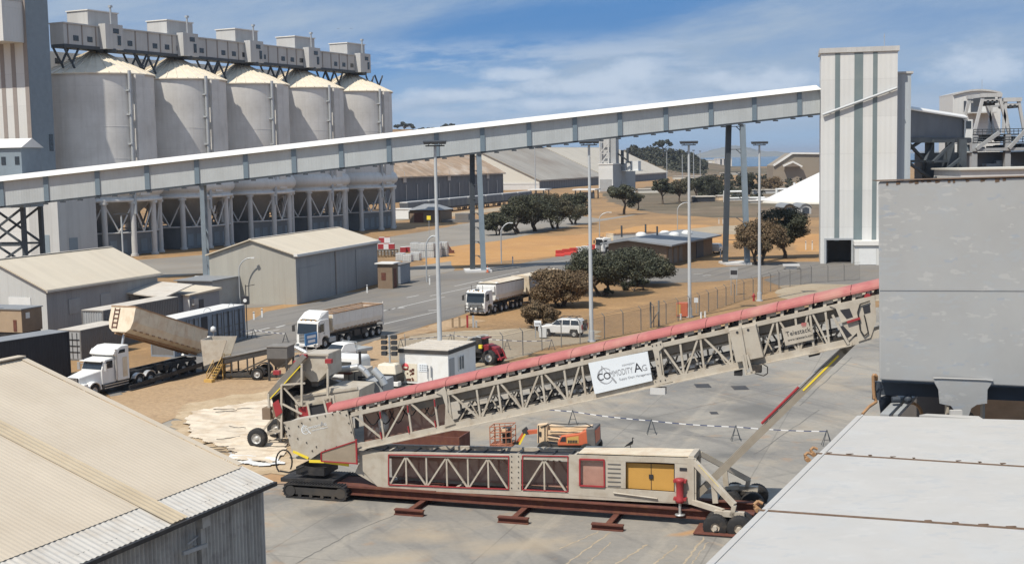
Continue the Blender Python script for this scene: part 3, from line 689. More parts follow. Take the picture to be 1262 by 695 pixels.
# blue transfer house at the gallery's low end, on a braced trestle
q = Vector((atY(27.5, 215, 191).x, 191, 0)); zb = hz(q, 256); zt = hz(q, 182)
th = T('transfer_house', 'small blue grey transfer house on braced trestle legs at the low end of the gallery', 'plant room', q, -10)
m = MB(); m.box(-9, 0, 0, 5.5, zb, zt); m.build('wall', 'steel_blue', th)
m = MB(); m.add([(-9.3,-.4,zt),(.3,-.4,zt),(.3,5.9,zt),(-9.3,5.9,zt),(-9.3,2.7,zt+1.4),(.3,2.7,zt+1.4)], [(0,1,5,4),(2,3,4,5),(0,4,3),(1,2,5),(0,3,2,1)]); m.build('roof', 'roof_white', th)
for x in (-.7, -2.9): 
    m = MB(); m.box(x-.35, x+.35, -.06, -.003, hz(q, 203), hz(q, 193)); m.build('window', 'glass_dark', th)
for x in (-8.6, -.4):
    for y in (.3, 5.2):
        m = MB(); m.box(x-.3, x+.3, y-.3, y+.3, 0, zb); m.build('leg', 'steel_dark', th)
m = MB()
for y in (.3, 5.2):
    m.bar((-8.6, y, .5), (-.4, y, zb*.5), .3); m.bar((-.4, y, .5), (-8.6, y, zb*.5), .3); m.bar((-8.6, y, zb*.5), (-.4, y, zb), .3); m.bar((-.4, y, zb*.5), (-8.6, y, zb), .3)
    m.bar((-8.6, y, zb*.5), (-.4, y, zb*.5), .3)
m.build('brace', 'steel_dark', th)
# ------------------------------------------------------------------ striped tower
tw = G(1011, 325); tu, tv = yaw(12)
ww = along(tw, tu, 1104); dd = along(tw+tu*ww, tv, 1116)
tower = T('striped_tower', 'tall white clad tower with three green vertical stripes beside the raised hatch cover', 'tower', tw, -12)
zt = hz(tw, 66)
def PX(px): return along(tw, tu, px)
def PZ(py): return hz(tw, py)
dx0, dx1 = PX(1018), PX(1049)
dz = PZ(296)
m = MB(); m.box(0, dx0, 0, .3, 0, dz); m.box(dx1, ww, 0, .3, 0, dz); m.box(0, ww, 0, .3, dz, zt); m.box(.0, .3, .3, 8, 0, zt); m.box(.3, ww-.3, 7.7, 8, 0, zt); m.box(.3, ww-.3, .3, 7.7, zt-.3, zt)
m.build('wall', 'tower_white', tower)
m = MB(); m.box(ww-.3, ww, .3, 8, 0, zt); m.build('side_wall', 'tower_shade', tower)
m = MB()
for y in (1.2, 2.6, 5.4): m.box(ww+.003, ww+.05, y, y+.5, 1, zt-1)
m.build('side_stripe', 'steel_blue', tower)
for a, b in ((1028, 1034), (1051.5, 1062), (1074, 1079.5)):
    m = MB(); m.box(PX(a), PX(b), -.045, -.003, PZ(297), zt-.1); m.build('green_stripe', 'tower_green', tower)
m = MB(); m.box(-.25, ww+.25, -.25, 8.3, zt, PZ(60)); m.build('parapet', 'head_gallery', tower)
m = MB(); m.box(.3, ww-.3, 6.5, 6.6, .05, dz); m.box(dx0-.02, dx1+.02, .31, 6.4, dz, dz+.1); m.box(dx0, dx1, .6, 6.3, .03, .06); m.build('doorway', 'container_dark', tower)
m = MB(); m.box(dx0-.3, dx0, -.12, -.003, 0, dz+.3); m.box(dx1, dx1+.3, -.12, -.003, 0, dz+.3); m.box(dx0, dx1, -.12, -.003, dz, dz+.3); m.box(dx0, dx0+.15, .32, 4, .1, dz-.1); m.build('door_frame', 'galv', tower)
m = MB(); m.tube((PX(1013), -.4, PZ(142)), (PX(1103), -.4, PZ(111.5)), .2, n=8)
for f in (.1, .5, .9):
    x = PX(1013)+(PX(1103)-PX(1013))*f; z = PZ(142)+(PZ(111.5)-PZ(142))*f; m.box(x-.1, x+.1, -.4, -.003, z-.1, z+.1)
m.build('slanted_pipe', 'pole_grey', tower)
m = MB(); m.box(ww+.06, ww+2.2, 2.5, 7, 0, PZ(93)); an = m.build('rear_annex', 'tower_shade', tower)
m = MB(); m.box(ww+.0, ww+2.5, 2.3, 7.2, PZ(93)+.002, PZ(90.5)); m.build('roof', 'head_gallery', an)
m = MB(); m.tube((ww*.85, 4, zt), (ww*.85, 4, PZ(42)), .05, n=5); m.box(ww*.85-.1, ww*.85+.1, 3.9, 4.1, PZ(46), PZ(45)); m.build('antenna', 'galv', tower)
m = MB(); m.box(PX(1052), ww+6, -3.0, -.06, 0, PZ(301)); po = m.build('entrance_box', 'tower_white', tower)
m = MB(); m.box(PX(1051), ww+6.3, -3.3, .0, PZ(301)+.003, PZ(296)); m.build('roof', 'roof_white', po)
m = MB(); m.box(PX(1057), PX(1078), -3.06, -3.003, .1, PZ(305)); m.build('roller_door', 'plastic_white', po)
# ------------------------------------------------------------------ raised plant to the right of the striped tower
rp = Vector(tw+tu*(ww+2.3)+tv*3)
q1 = atY(1196, 170, rp.y+40)
gb = T('export_gallery', 'dark grey ribbed gallery with white roof leading away from the striped tower', 'gallery', (rp.x, rp.y, 0), 0)
def at_(px, py, Y): v = atY(px, py, Y); return (v.x-rp.x, v.y-rp.y, v.z)
Y0, Y1 = rp.y, rp.y+12
P0t, P0b, P1t, P1b = at_(1116, 135, Y0), at_(1116, 171, Y0), at_(1187, 146, Y1), at_(1187, 171, Y1)
off = Vector((.6, 4, 0))
m = MB(); m.hexa([P0b, P1b, Vector(P1b)+off, Vector(P0b)+off, P0t, P1t, Vector(P1t)+off, Vector(P0t)+off]); m.build('wall', 'wall_blue_grey', gb)
m = MB(); k = Vector((0,-.4,0)); h = Vector((0,0,.7)); e = Vector((.7,.1,-.1))
m.hexa([Vector(P0t)+k, Vector(P1t)+k+e, Vector(P1t)+off+e, Vector(P0t)+off, Vector(P0t)+k+h*.3, Vector(P1t)+k+e+h*.3, Vector(P1t)+off*.5+e+h, Vector(P0t)+off*.5+h]); m.build('roof', 'roof_white', gb)
e1 = Vector((9*.55, 3.5, 0)); mm_ = Vector(P1b)+Vector((.05, 0, 0))
m = MB(); 
zt_ = P1t[2]; x1, y1 = P1b[0], P1b[1]
m.box(x1+.05, x1+1.4, y1-.3, y1+4, P1b[2], zt_-.2); m.prism([(x1+.05, zt_-.2), (x1+1.9, zt_-1.2), (x1+1.4, zt_-1.25), (x1+1.4, zt_-.2)], 'y', y1-.3, y1+4) if 0 else None
ec = m.build('end_wall', 'tower_white', gb)
m = MB(); m.box(x1+.35, x1+1.15, y1-.36, y1-.303, P1b[2]+1.6, P1b[2]+2.8); m.build('window', 'glass_dark', ec)
m = MB()
bot = P0b[2]-.15
def tr(px, py, Y): return Vector(at_(px, py, Y))
for dy in (0, 4):
    m.bar(tr(1115, 173, Y0+dy), tr(1195, 173, Y1+dy), .6, .8)
    m.bar(tr(1117, 199, Y0+3+dy), tr(1183, 199, Y0+8+dy), .4, .4)
    for a, b in (((1117,174),(1140,199)), ((1140,199),(1150,174)), ((1150,174),(1176,174)), ((1150,200),(1176,174)), ((1117,199),(1150,222)), ((1150,222),(1183,196)), ((1117,186),(1135,174))):
        m.bar(tr(*a, Y0+3+dy), tr(*b, Y0+6+dy), .4)
m.build('truss', 'steel_dark', gb)
m = MB()
for px in (1146, 1171, 1186):
    b = tr(px, 172, Y0+7); m.box(b.x-.6, b.x+.6, b.y-.4, b.y+.6, 0, b.z)
b = tr(1160, 200, Y0+7); m.box(b.x-3, b.x+3, b.y, b.y+4, b.z-3, b.z+1.5); m.box(b.x-2.2, b.x+2.2, b.y-.2, b.y+3, 0, b.z-3)
m.build('support', 'steel_dark', gb)
# white round-roofed plant house
wy = 262.0
wp = Vector((atY(1174, 150, wy).x, wy, 0))
def WX(px): return atY(px, 150, wy).x-wp.x
def WZ(py): return hz(wp, py)
ph = T('round_roof_plant', 'white plant house with curved roof high behind the dark export gallery', 'plant room', wp, -6)
xr = WX(1231)
m = MB(); arc = [(0, WZ(190))]+[(xr*i/8, WZ(119)+(WZ(113)-WZ(119))*math.sin(math.pi*(i+.6)/9.5)) for i in range(9)]+[(xr, WZ(190))]
m.prism(arc, 'y', 0, 12); m.build('wall', 'tower_white', ph)
m = MB(); m.prism([(x, z) for x, z in arc[1:-1]]+[(x, z+.35) for x, z in arc[1:-1]][::-1], 'y', -.4, 12.2); m.build('roof', 'head_gallery', ph)
m = MB(); m.box(WX(1195.5), WX(1208), -.08, -.003, WZ(139), WZ(122.5)); m.box(WX(1187), WX(1190), -.08, -.003, WZ(139), WZ(125)); m.build('opening', 'hatch_dark', ph)
m = MB(); m.box(WX(1191), WX(1222), -3, -.1, WZ(141), WZ(139.6)); m.box(0, xr, .5, 11, 0, WZ(190)); m.build('platform', 'head_gallery', ph)
m = MB(); m.tube((WX(1213), 3, WZ(115)), (WX(1213), 3, WZ(98)), .05, n=5); m.build('antenna', 'galv', ph)
# gantry frames of the far loader
ly = 236.0
lp = Vector((atY(1200, 200, ly).x, ly, 0))
def LX(px): return atY(px, 180, ly).x-lp.x
def LZ(py): return hz(lp, py)
ga = T('gantry_loader', 'grey steel gantry loader of leaning legs and platforms at the right edge', 'gantry', lp, 0)
for name, x0, x1, xa, xb, yb in (('left', 1200, 1243, 1211, 1230, 118), ('right', 1240, 1275, 1238.5, 1254, 124)):
    m = MB()
    for y in (0, 7):
        m.bar((LX(x0 if name == 'left' else 1236), y, LZ(165)), (LX(xa), y, LZ(yb)), .5); m.bar((LX(x1 if name == 'left' else 1262), y, LZ(165)), (LX(xb), y, LZ(yb)), .5)
        m.bar((LX(xa)-.5, y, LZ(yb)), (LX(xb)+.5, y, LZ(yb)), .8, .7); m.bar((LX(xa), y, LZ(yb+6)), (LX(xb), y, LZ(yb+6)), .4)
    m.build('leg_frame', 'head_gallery', ga)
    m = MB(); m.box(LX(xa)+.3, LX(xb)-.3, 1, 6, LZ(yb+12), LZ(yb+2)) if name == 'left' else m.box(LX(xa)+.3, LX(xb)-.3, 2, 3, LZ(yb+9), LZ(yb+5))
    for k in range(3): m.tube((LX(xa)+.8+k*.8, -.2, LZ(yb+8)), (LX(xa)+.8+k*.8, 5, LZ(yb+8)), .3, n=8)
    m.build('sheave', 'steel_dark', ga)
m = MB()
for py, x0, x1 in ((166, 1196, 1300), (176, 1196, 1300), (188, 1194, 1300)): m.box(LX(x0), LX(x1), -1, 8, LZ(py+1), LZ(py))
for px in np.arange(1197, 1290, 5.5): m.tube((LX(px), -1, LZ(166)), (LX(px), -1, LZ(160)), .07, n=4); m.tube((LX(px), -1, LZ(176)), (LX(px), -1, LZ(170)), .06, n=4)
for py in (160, 163, 170, 173): m.tube((LX(1197), -1, LZ(py)), (LX(1290), -1, LZ(py)), .07, n=4)
m.build('platform', 'steel_dark', ga)
m = MB()
for px in (1199, 1240, 1268): m.box(LX(px)-.5, LX(px)+.5, -1.0, .2, 0, LZ(166))
m.box(LX(1196), LX(1300), -1.3, 0, LZ(186.5), LZ(183)); m.bar((LX(1200), -1.3, LZ(184)), (LX(1228), -1.3, LZ(164)), .6); m.bar((LX(1240), -1.3, LZ(184)), (LX(1262), -1.3, LZ(160)), .6)
m.build('leg', 'container_grey', ga)
m = MB(); r2 = random.Random(3)
for k in range(34):
    px = r2.uniform(1198, 1275); py = r2.choice((175, 187, 207)); h = r2.uniform(3, 9); ww_ = r2.uniform(.4, 1.6); y = r2.uniform(0, 6)
    m.box(LX(px)-ww_, LX(px)+ww_, y, y+1.5, LZ(py), LZ(py-h))
m.build('machinery', 'steel_blue', ga)
m = MB(); m.box(LX(1202), LX(1300), 2, 7, 0, LZ(189)); m.build('back_wall', 'wall_blue_grey', ga)
fr_y = 190.0
q = Vector((atY(1184, 215, fr_y).x, fr_y, 0))
lr = T('low_concrete_shed', 'low grey concrete building with pale flat roof edge just behind the raised hatch cover', 'building', q, 0)
m = MB(); m.box(0, 40, 0, 12, 0, hz(q, 210)); m.build('wall', 'concrete_col', lr)
m = MB(); m.box(-.4, 41, -.4, 12.4, hz(q, 210)+.003, hz(q, 208)); m.build('roof', 'wall_pale', lr)
# ------------------------------------------------------------------ gabled sheds
def shed(name, label, corner, ang, w, L_, ez, rise, wall, side, roof, over=.35, cat='shed', trim='roof_light', thick=.14):
    """corner = ground corner between the front gable (facing -v) and the right side; w runs to -u, L_ along v"""
    t = T(name, label, cat, (corner[0], corner[1], 0), -ang)
    m = MB(); m.prism([(-w, 0), (0, 0), (0, ez), (-w/2, ez+rise), (-w, ez)], 'y', 0, L_); m.build('wall', wall, t)
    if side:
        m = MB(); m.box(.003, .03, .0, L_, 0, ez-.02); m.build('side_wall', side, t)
    sl = rise/(w/2); m = MB(); o = over
    for s_ in (-1, 1):
        e = -w/2+s_*(w/2+o); ze = ez-sl*o+.05; zr = ez+rise+.05; c = -w/2
        m.hexa([(e,-o,ze),(c,-o,zr),(c,L_+o,zr),(e,L_+o,ze),(e,-o,ze+thick),(c,-o,zr+thick),(c,L_+o,zr+thick),(e,L_+o,ze+thick)])
    rf = m.build('roof', roof, t)
    m = MB(); m.bar((o+.06, -o, ez-sl*o+.02), (o+.06, L_+o, ez-sl*o+.02), .16, .2); m.bar((-w/2, -o, ez+rise+thick+.06), (-w/2, L_+o, ez+rise+thick+.06), .4, .06); m.build('gutter', trim, rf)
    return t
# grey gabled shed in the middle left
ang = 16.5; u, v = yaw(ang); c = G(366, 375.5); wB = -along(c, -u, 260)*-1; LB = along(c, v, 466); ezB = hz(c, 315)
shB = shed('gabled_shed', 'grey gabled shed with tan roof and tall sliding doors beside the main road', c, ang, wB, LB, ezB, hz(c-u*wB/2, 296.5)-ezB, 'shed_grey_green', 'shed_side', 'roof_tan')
m = MB(); m.box(.034, .09, LB*.03, LB*.26, .05, ezB*.72); m.build('sliding_door', 'shed_side', shB)
m = MB(); m.box(.034, .11, LB*.70, LB*.97, .05, ezB*.90); m.build('sliding_door', 'shed_side', shB)
m = MB(); m.box(.034, .16, LB*.44, LB*.45, .05, ezB-.1); m.box(.034, .12, .0, LB, ezB-.35, ezB-.05); m.build('wall_trim', 'stripe_brown', shB)
m = MB(); m.box(.3, .5, -.4, LB*.99, ezB-.12, ezB+.16); m.box(.0, .5, -.46, -.28, ezB-.1, ezB+.2); m.build('fascia', 'roof_white', shB)
cu = G(352, 373)
t = T('cable_cabinet', 'grey metal cabinet standing against the front of the grey gabled shed', 'cabinet', cu, -ang)
k = 3.0*154/154
m = MB(); wd = along(cu, -u, 328); m.box(-wd, 0, 0, 1.3, .12, 2.15); m.build('body', 'container_grey', t, bevel=.03)
m = MB(); m.box(-wd-.08, .08, -.08, 1.4, 2.15, 2.25); m.box(-wd+.05, -.05, .05, 1.2, 0, .12); m.build('lid', 'container_grey', t)
m = MB(); m.box(-wd+.12, -wd/2-.03, -.03, -.003, .25, 2.05); m.box(-wd/2+.03, -.12, -.03, -.003, .25, 2.05); m.build('door', 'container_grey', t)
# far left shed
ang = 20; u, v = yaw(ang); D = 126.; c = Vector((atY(56.5, 357, D).x, D, 0)); LA = along(c, v, 196); ez = hz(c, 357.5)
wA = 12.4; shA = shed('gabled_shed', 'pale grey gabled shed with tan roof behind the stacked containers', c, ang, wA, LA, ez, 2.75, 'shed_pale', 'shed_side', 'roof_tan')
m = MB()
for q in (3.2, 8.2): m.box(.034, .1, q, q+1.7, 2.2, 3.7)
m.build('window', 'container_grey', shA)
m = MB(); m.box(-4.6, -1.9, -.06, -.003, 2.9, 4.2); m.build('wall_board', 'plastic_white', shA)
# long brown-roofed shed and the big pale sheds beyond the rail line
ang = 27.5; u, v = yaw(ang); c1 = G(620.5, 240); c0 = c1-v*185; ez = hz(c1, 213)
s1 = shed('storage_shed', 'long storage shed with patchy brown roof and dark blue wall behind the rail wagons', c0, ang, 50, 185, ez, 12.5, 'wall_blue_grey', None, 'roof_brown', over=1.0, thick=.4)
b2 = MB()
for q in range(25, 185, 9):
    m = MB(); m.box(.05, .35, q, q+.35, .2, ez-3.5); m.build('downpipe', 'galv', s1)
for q in (95, 132, 168): b2.box(.06, .4, q, q+2.4, ez-2.5, ez-.5); b2.tube((.4, q+1, ez-.5), (.4, q+1, ez+2), .12, n=5)
b2.build('wall_vent', 'head_gallery', s1)
ang = 22; u, v = yaw(ang); c0 = G(665, 234); L2 = along(c0, v, 743); ez = hz(c0, 222.6)
s2 = shed('storage_shed', 'large storage shed with grey stained roof and pale gable end', c0, ang, 82, L2*1.0, ez, 19, 'wall_pale', 'wall_blue_grey', 'roof_grey_stain', over=.8, thick=.5)
m = MB(); m.box(-82, .1, -.5, -.05, ez-2.0, ez-1.2); m.box(-82, .1, -.45, -.06, 0, ez-2.2); m.build('plinth', ['concrete_col'], s2)
m = MB(); m.box(-43.5, -39, 20, L2, ez+19.3, ez+22.5); m.build('ridge_gallery', 'head_gallery', s2)
m = MB()
for q in np.arange(24, L2, 9): m.box(-38.9, -38.8, q, q+3, ez+20.2, ez+21.6)
m.build('window', 'glass_dark', s2)
c3 = c0+v*(L2+5); L3 = along(c3, v, 822)
s3 = shed('storage_shed', 'large storage shed with clean khaki roof next to the wooded hill', c3, ang, 80, L3, ez, 18.4, 'wall_pale', 'wall_blue_grey', 'roof_khaki', over=.8, thick=.5)
m = MB(); m.box(.1, .4, 0, L3, ez-.7, ez-.3); m.build('gutter_strip', 'galv', s3)
# plant tower in front of them
c = G(755.5, 236.5); u, v = yaw(22)
pt = T('shed_plant_tower', 'pale grey plant block with tall braced elevator shaft in front of the large sheds', 'plant room', c, -22)
wl = along(c, -u, 738); wv = along(c, v, 783); z1 = hz(c, 203)
m = MB(); m.box(-wl, 0, 0, wv, 0, z1); m.build('wall', 'tower_white', pt)
m = MB(); m.box(.01, .1, 0, wv, 0, z1); m.box(.12, .3, wv*.35, wv*.5, .1, z1*.4); m.build('side_wall', 'container_grey', pt)
m = MB(); m.box(-wl+.6, -.6, -.15, -.01, .1, z1*.46); m.build('roller_door', 'container_grey', pt)
m = MB(); m.box(-wl-.3, .3, -.3, wv+.3, z1+.01, z1+.5); m.build('roof', 'roof_white', pt)
z2 = hz(c, 166)
m = MB(); m.box(-wl*.45, -.2, 6, 11, z1+.51, z2); m.build('elevator_shaft', 'container_grey', pt)
m = MB(); xl = -wl*1.1
for y in (5, 13): m.bar((xl, y, 0), (xl, y, z2), .7); m.bar((-wl*.5, y, z1), (-wl*.5, y, z2), .7)
zz = z1
while zz < z2-4: m.bar((xl, 5, zz), (-wl*.5, 5, zz+5.5), .6); m.bar((-wl*.5, 5, zz), (xl, 5, zz+5.5), .6) if 0 else None; m.bar((xl, 5, zz+5.5), (-wl*.5, 5, zz+5.5), .5); zz += 5.5
m.box(xl, -wl*.45, 7, 11, z1, z2); m.build('stair_frame', 'head_gallery', pt)
m = MB(); m.box(.5, 9, 14, 22, z1-3.5, z1-3.1); m.box(2, 8.5, 15, 20, z1-3.1, z1+1.5)
m.build('cooling_unit', 'plastic_white', pt)
m = MB()
for x in (.5, 3, 5.5): m.tube((x, 13.6, z1-3.1), (x, 13.6, z1-1), .15, n=4)
m.tube((1, 13, z1), (1, 13, z1+7), .8, n=6); m.bar((-2, 8, z1+7), (5, 14, z1+.5), .6); m.tube((4, 12, z1+.5), (4, 12, z1+8), .6, n=6)
m.build('pipework', 'steel_dark', pt)
# two small white canopies
for px, py, w_, lab in ((664, 246, 14, 'left of the two white flat canopies behind the dark tree row'), (722, 245, 18, 'right of the two white flat canopies behind the dark tree row')):
    p = G(px, py); t = T('canopy', lab, 'canopy', p, -20, 'white canopies by the rail line'); z = hz(p, 233); h = w_*p.y/F/2*1.6
    m = MB(); m.box(-h, h, -3, 6, z-.5, z); m.build('roof', 'roof_white', t)
    m = MB()
    for x in (-h+1, h-1):
        for y in (-2, 5): m.box(x-.2, x+.2, y-.2, y+.2, 0, z-.5)
    m.build('leg', 'steel_dark', t)
    m = MB(); m.box(-h*.6, h*.6, 0, 3, 0, 2.6); m.build('booth', 'container_dark', t)
# rail wagons
w0 = T('rail_wagon', 'x', 'wagon', (0,0,0), 0, 'grey hopper wagons on the rail line')
m = MB(); m.prism([(-7.0, 1.6), (7.0, 1.6), (7.6, 3.9), (-7.6, 3.9)], 'y', -1.45, 1.45); m.build('hopper', 'wall_blue_grey', w0)
m = MB(); m.box(-7.6, 7.6, -1.3, 1.3, 3.91, 4.25); m.build('roof', 'head_gallery', w0)
m = MB(); m.box(-7.9, 7.9, -1.2, 1.2, 1.0, 1.55); m.build('underframe', 'black_steel', w0)
m = MB()
for x in (-6.3, -4.6, 4.6, 6.3):
    for y in (-.9, .9): m.tube((x, y-.1, .46), (x, y+.1, .46), .46, n=12)
m.build('wheel', 'black_steel', w0)
a, b = G(497, 267), G(655, 249); d = (b-a).normalized(); rz_ = math.degrees(math.atan2(d.y, d.x)); n_ = int((b-a).length/16.6)
names = ['first', 'second', 'third', 'fourth', 'fifth', 'sixth', 'seventh', 'eighth', 'ninth', 'tenth', 'eleventh', 'twelfth']
for i in range(min(n_, 12)):
    q = a+d*(i*16.6+8); o = w0 if i == 0 else dup(w0)
    o.location = (q.x, q.y, .15); o.rotation_euler = (0, 0, R(rz_)); o['label'] = 'grey hopper wagon, %s of the train counted from the silos' % names[i]
for s_ in (-.72, .72):
    nn = Vector((-d.y, d.x, 0))*s_; m = MB(); p0 = a+nn-d*30; p1 = b+nn+d*40
    m.bar((p0.x, p0.y, .08), (p1.x, p1.y, .08), .08, .14); o = m.build('rail', 'rust_brown', kind='structure')
# rail hut
c = G(543, 274.5); u, v = yaw(24); wl = 13; t = T('rail_hut', 'small brown timber hut with grey roof beside the rail wagons', 'hut', c, -24)
wl = along(c, -u, 505); z = hz(c, 259)
m = MB(); m.box(-wl, 0, 0, 7, 0, z); m.build('wall', 'block_brown', t)
m = MB(); m.add([(-wl-.5,-.6,z),(.5,-.6,z),(.5,7.6,z),(-wl-.5,7.6,z),(-wl*.7,3.5,z+1.6),(-wl*.3,3.5,z+1.6)], [(0,1,5,4),(2,3,4,5),(0,4,3),(1,2,5),(0,3,2,1)]); m.build('roof', 'roof_flat_grey', t)
m = MB(); m.box(-wl*.85, -wl*.55, -.05, -.003, .1, z*.8); m.build('door', 'rust_brown', t)
m = MB(); m.box(.1, 10, .5, 6, 0, .7); m.box(4, 8, 1, 5, .7, 2.4); m.build('loading_dock', 'container_dark', t)
q = G(500, 271); t = T('white_cabin', 'small white cabin between the last silo and the brown rail hut', 'cabin', q, -24)
m = MB(); m.box(-4.5, 4.5, 0, 4, .2, 3.0); m.build('wall', 'plastic_white', t); m = MB(); m.box(-4.7, 4.7, -.2, 4.2, 3.0, 3.2); m.build('roof', 'roof_white', t); m = MB(); m.box(1, 2.2, -.05, -.003, .3, 2.4); m.build('door', 'glass_dark', t)
# toilet block
ang = 26; c = G(821.5, 328); u, v = yaw(ang); wl = along(c, -u, 750); wv = along(c, v, 878); z = hz(c, 303)
t = T('amenities_block', 'low brown brick amenities block with flat grey roof behind the dark trees', 'building', c, -ang)
m = MB(); m.prism([(-wl, 0), (0, 0), (0, z), (-wl*.62, z+.75), (-wl, z+.2)], 'y', 0, wv); m.build('wall', 'block_brown', t)
m = MB(); p = [(-wl-1, z+.12), (-wl*.62, z+.8), (1.2, z-.06)]
m.hexa([(p[0][0],-1,p[0][1]),(p[1][0],-1,p[1][1]),(p[1][0],wv+1.5,p[1][1]),(p[0][0],wv+1.5,p[0][1])]+[(p[0][0],-1,p[0][1]+.25),(p[1][0],-1,p[1][1]+.25),(p[1][0],wv+1.5,p[1][1]+.25),(p[0][0],wv+1.5,p[0][1]+.25)])
m.hexa([(p[1][0],-1,p[1][1]),(p[2][0],-1,p[2][1]),(p[2][0],wv+1.5,p[2][1]),(p[1][0],wv+1.5,p[1][1])]+[(p[1][0],-1,p[1][1]+.25),(p[2][0],-1,p[2][1]+.25),(p[2][0],wv+1.5,p[2][1]+.25),(p[1][0],wv+1.5,p[1][1]+.25)])
rf = m.build('roof', 'roof_flat_grey', t)
for x, y in ((-9, wv*.55), (-6.5, wv*.75), (-3.6, wv*.6), (-3, wv*.8)):
    m = MB(); m.lathe([(.9, z+.6), (.9, z+1.0), (.5, z+1.25), (.01, z+1.3)], 14, (x, y, 0)); m.build('roof_dome', 'plastic_white', rf)
m = MB()
for x, y in ((-12, wv*.5), (-9.5, wv*.7), (-wl*.55, wv*.45)): m.tube((x, y, z+.5), (x, y, z+2.4), .15, n=6)
m.build('flue', 'steel_dark', rf)
for y0 in (.8, 3.4, 6): 
    m = MB(); m.box(.003, .07, y0, y0+1.6, .3, z-.5); m.build('louvre', 'container_dark', t)
m = MB(); m.box(.003, .08, wv*.62, wv*.78, .1, z-.4); m.build('door', 'hatch_dark', t)
# far group of port buildings on the right
def simple(name, label, px0, px1, pyb, pyt, dep, wall, roof='roof_white', rise=0, cat='building', Y=None, ang=5):
    c = G(px0, pyb); u, v = yaw(ang); w_ = along(c, u, px1); z = hz(c, pyt)
    t = T(name, label, cat, c, -ang)
    if rise:
        m = MB(); m.prism([(0,0),(w_,0),(w_,z),(w_/2,z+rise),(0,z)], 'y', 0, dep); m.build('wall', wall, t)
        m = MB(); e = w_*.02
        m.prism([(-e,z-.2),(w_/2,z+rise),(w_+e,z-.2),(w_+e,z+.3),(w_/2,z+rise+.5),(-e,z+.3)], 'y', -1, dep+1); m.build('roof', roof, t)
    else:
        m = MB(); m.box(0, w_, 0, dep, 0, z); m.build('wall', wall, t)
        m = MB(); m.box(-.4, w_+.4, -.4, dep+.4, z+.003, z+.5); m.build('roof', roof, t)
    return t, w_, z
t, w_, z = simple('far_office', 'distant pale two tone office block with white roof line against the sea', 866, 884, 209, 198, 20, 'wall_pale', ang=2)
m = MB(); m.box(w_*.28, w_*.62, -.3, -.05, z*.25, z*.85); m.build('wall_panel', 'plastic_white', t)
t, w_, z = simple('far_warehouse', 'distant grey warehouse with dark columns beside the pale office block', 884, 902, 209, 196, 30, 'concrete_col', ang=2)
m = MB()
for f in (.25, .5, .75): m.box(w_*f-.8, w_*f+.8, -.6, -.05, 0, z)
m.build('column', 'hatch_dark', t)
# the brown gabled hall against the sea
Y = 760.; c = Vector((atY(953, 200, Y).x, Y, 0)); ga_z = lambda py: hz(c, py)
t = T('brown_hall', 'distant brown gabled hall with white porch standing against the sea', 'building', c, -6)
X = lambda px: atY(px, 200, Y).x-c.x
m = MB(); m.prism([(0, 0), (X(1060), 0), (X(1060), ga_z(200)), (X(1040), ga_z(192)), (X(976), ga_z(189.5)), (0, ga_z(204.5))], 'y', 0, 40); m.build('wall', 'block_brown', t)
mat('hall_wall', (.24,.205,.16), .7, var=.05, vs=.1); t.children[0].data.materials[0] = MATS['hall_wall']
m = MB(); m.bar((0, -.5, ga_z(204.3)), (X(976), -.5, ga_z(189.3)), 1.2, 1.2); m.bar((X(976), -.5, ga_z(189.5)), (X(1060), -.5, ga_z(192)), 1, 1); m.build('roof_edge', 'roof_white', t)
m = MB(); m.bar((X(964), -3, ga_z(205)), (X(976), -3, ga_z(200)), 3, 1); m.bar((X(976), -3, ga_z(200)), (X(987), -3, ga_z(206)), 3, 1); m.prism([(X(966), ga_z(206)), (X(985), ga_z(206)), (X(976), ga_z(201))], 'y', -1, -.1); m.build('porch', 'roof_white', t)
# white stockpile shed roof
Y = 455.; c = Vector((atY(1040, 250, Y).x, Y, 0))
t = T('white_stockpile', 'big smooth white covered stockpile rising behind the striped tower', 'stockpile', c, 0)
zt_ = hz(c, 199); zb_ = .8; rr = c.x-atY(944, 246, Y).x
m = MB(); m.lathe([(rr+3, 0), (rr+3, zb_), (rr, zb_), (rr*.5, zb_+(zt_-zb_)*.52), (.6, zt_), (.01, zt_)], 64, smooth=False); m.build('cover', 'stockpile', t)
m = MB(); m.lathe([(rr+3.4, 0.0), (rr+3.4, zb_*.8), (rr+3.05, zb_*.85)], 64); m.build('bund_wall', 'wall_pale', t)
q = Vector((atY(979, 262, 290).x, 290, 0))
for k, (px, lab, mm) in enumerate(((966, 'dark brown arched hut below the white stockpile, the left of two', 'block_brown'), (986, 'grey arched hut below the white stockpile, the right of two', 'head_gallery'))):
    q = G(px, 264); t = T('arched_hut', lab, 'hut', q, 3, 'arched huts below the stockpile')
    w_ = 14*q.y/F; h = hz(q, 252)
    m = MB(); m.prism([(0, 0), (w_, 0), (w_, h*.6), (w_*.8, h*.9), (w_*.5, h), (w_*.2, h*.9), (0, h*.6)], 'y', 0, 9); m.build('wall', mm, t)
    m = MB(); m.prism([(w_*.2, .05), (w_*.8, .05), (w_*.8, h*.6), (w_*.5, h*.72), (w_*.2, h*.6)], 'y', -.08, -.003); m.build('door', 'hatch_dark', t)
    m = MB(); m.prism([(-.15, h*.6), (w_*.2, h*.92), (w_*.5, h+.1), (w_*.8, h*.92), (w_+.15, h*.6), (w_+.15, h*.7), (w_*.82, h), (w_*.5, h+.25), (w_*.18, h), (-.15, h*.7)], 'y', -.3, 9.2); m.build('roof', 'roof_flat_grey', t)
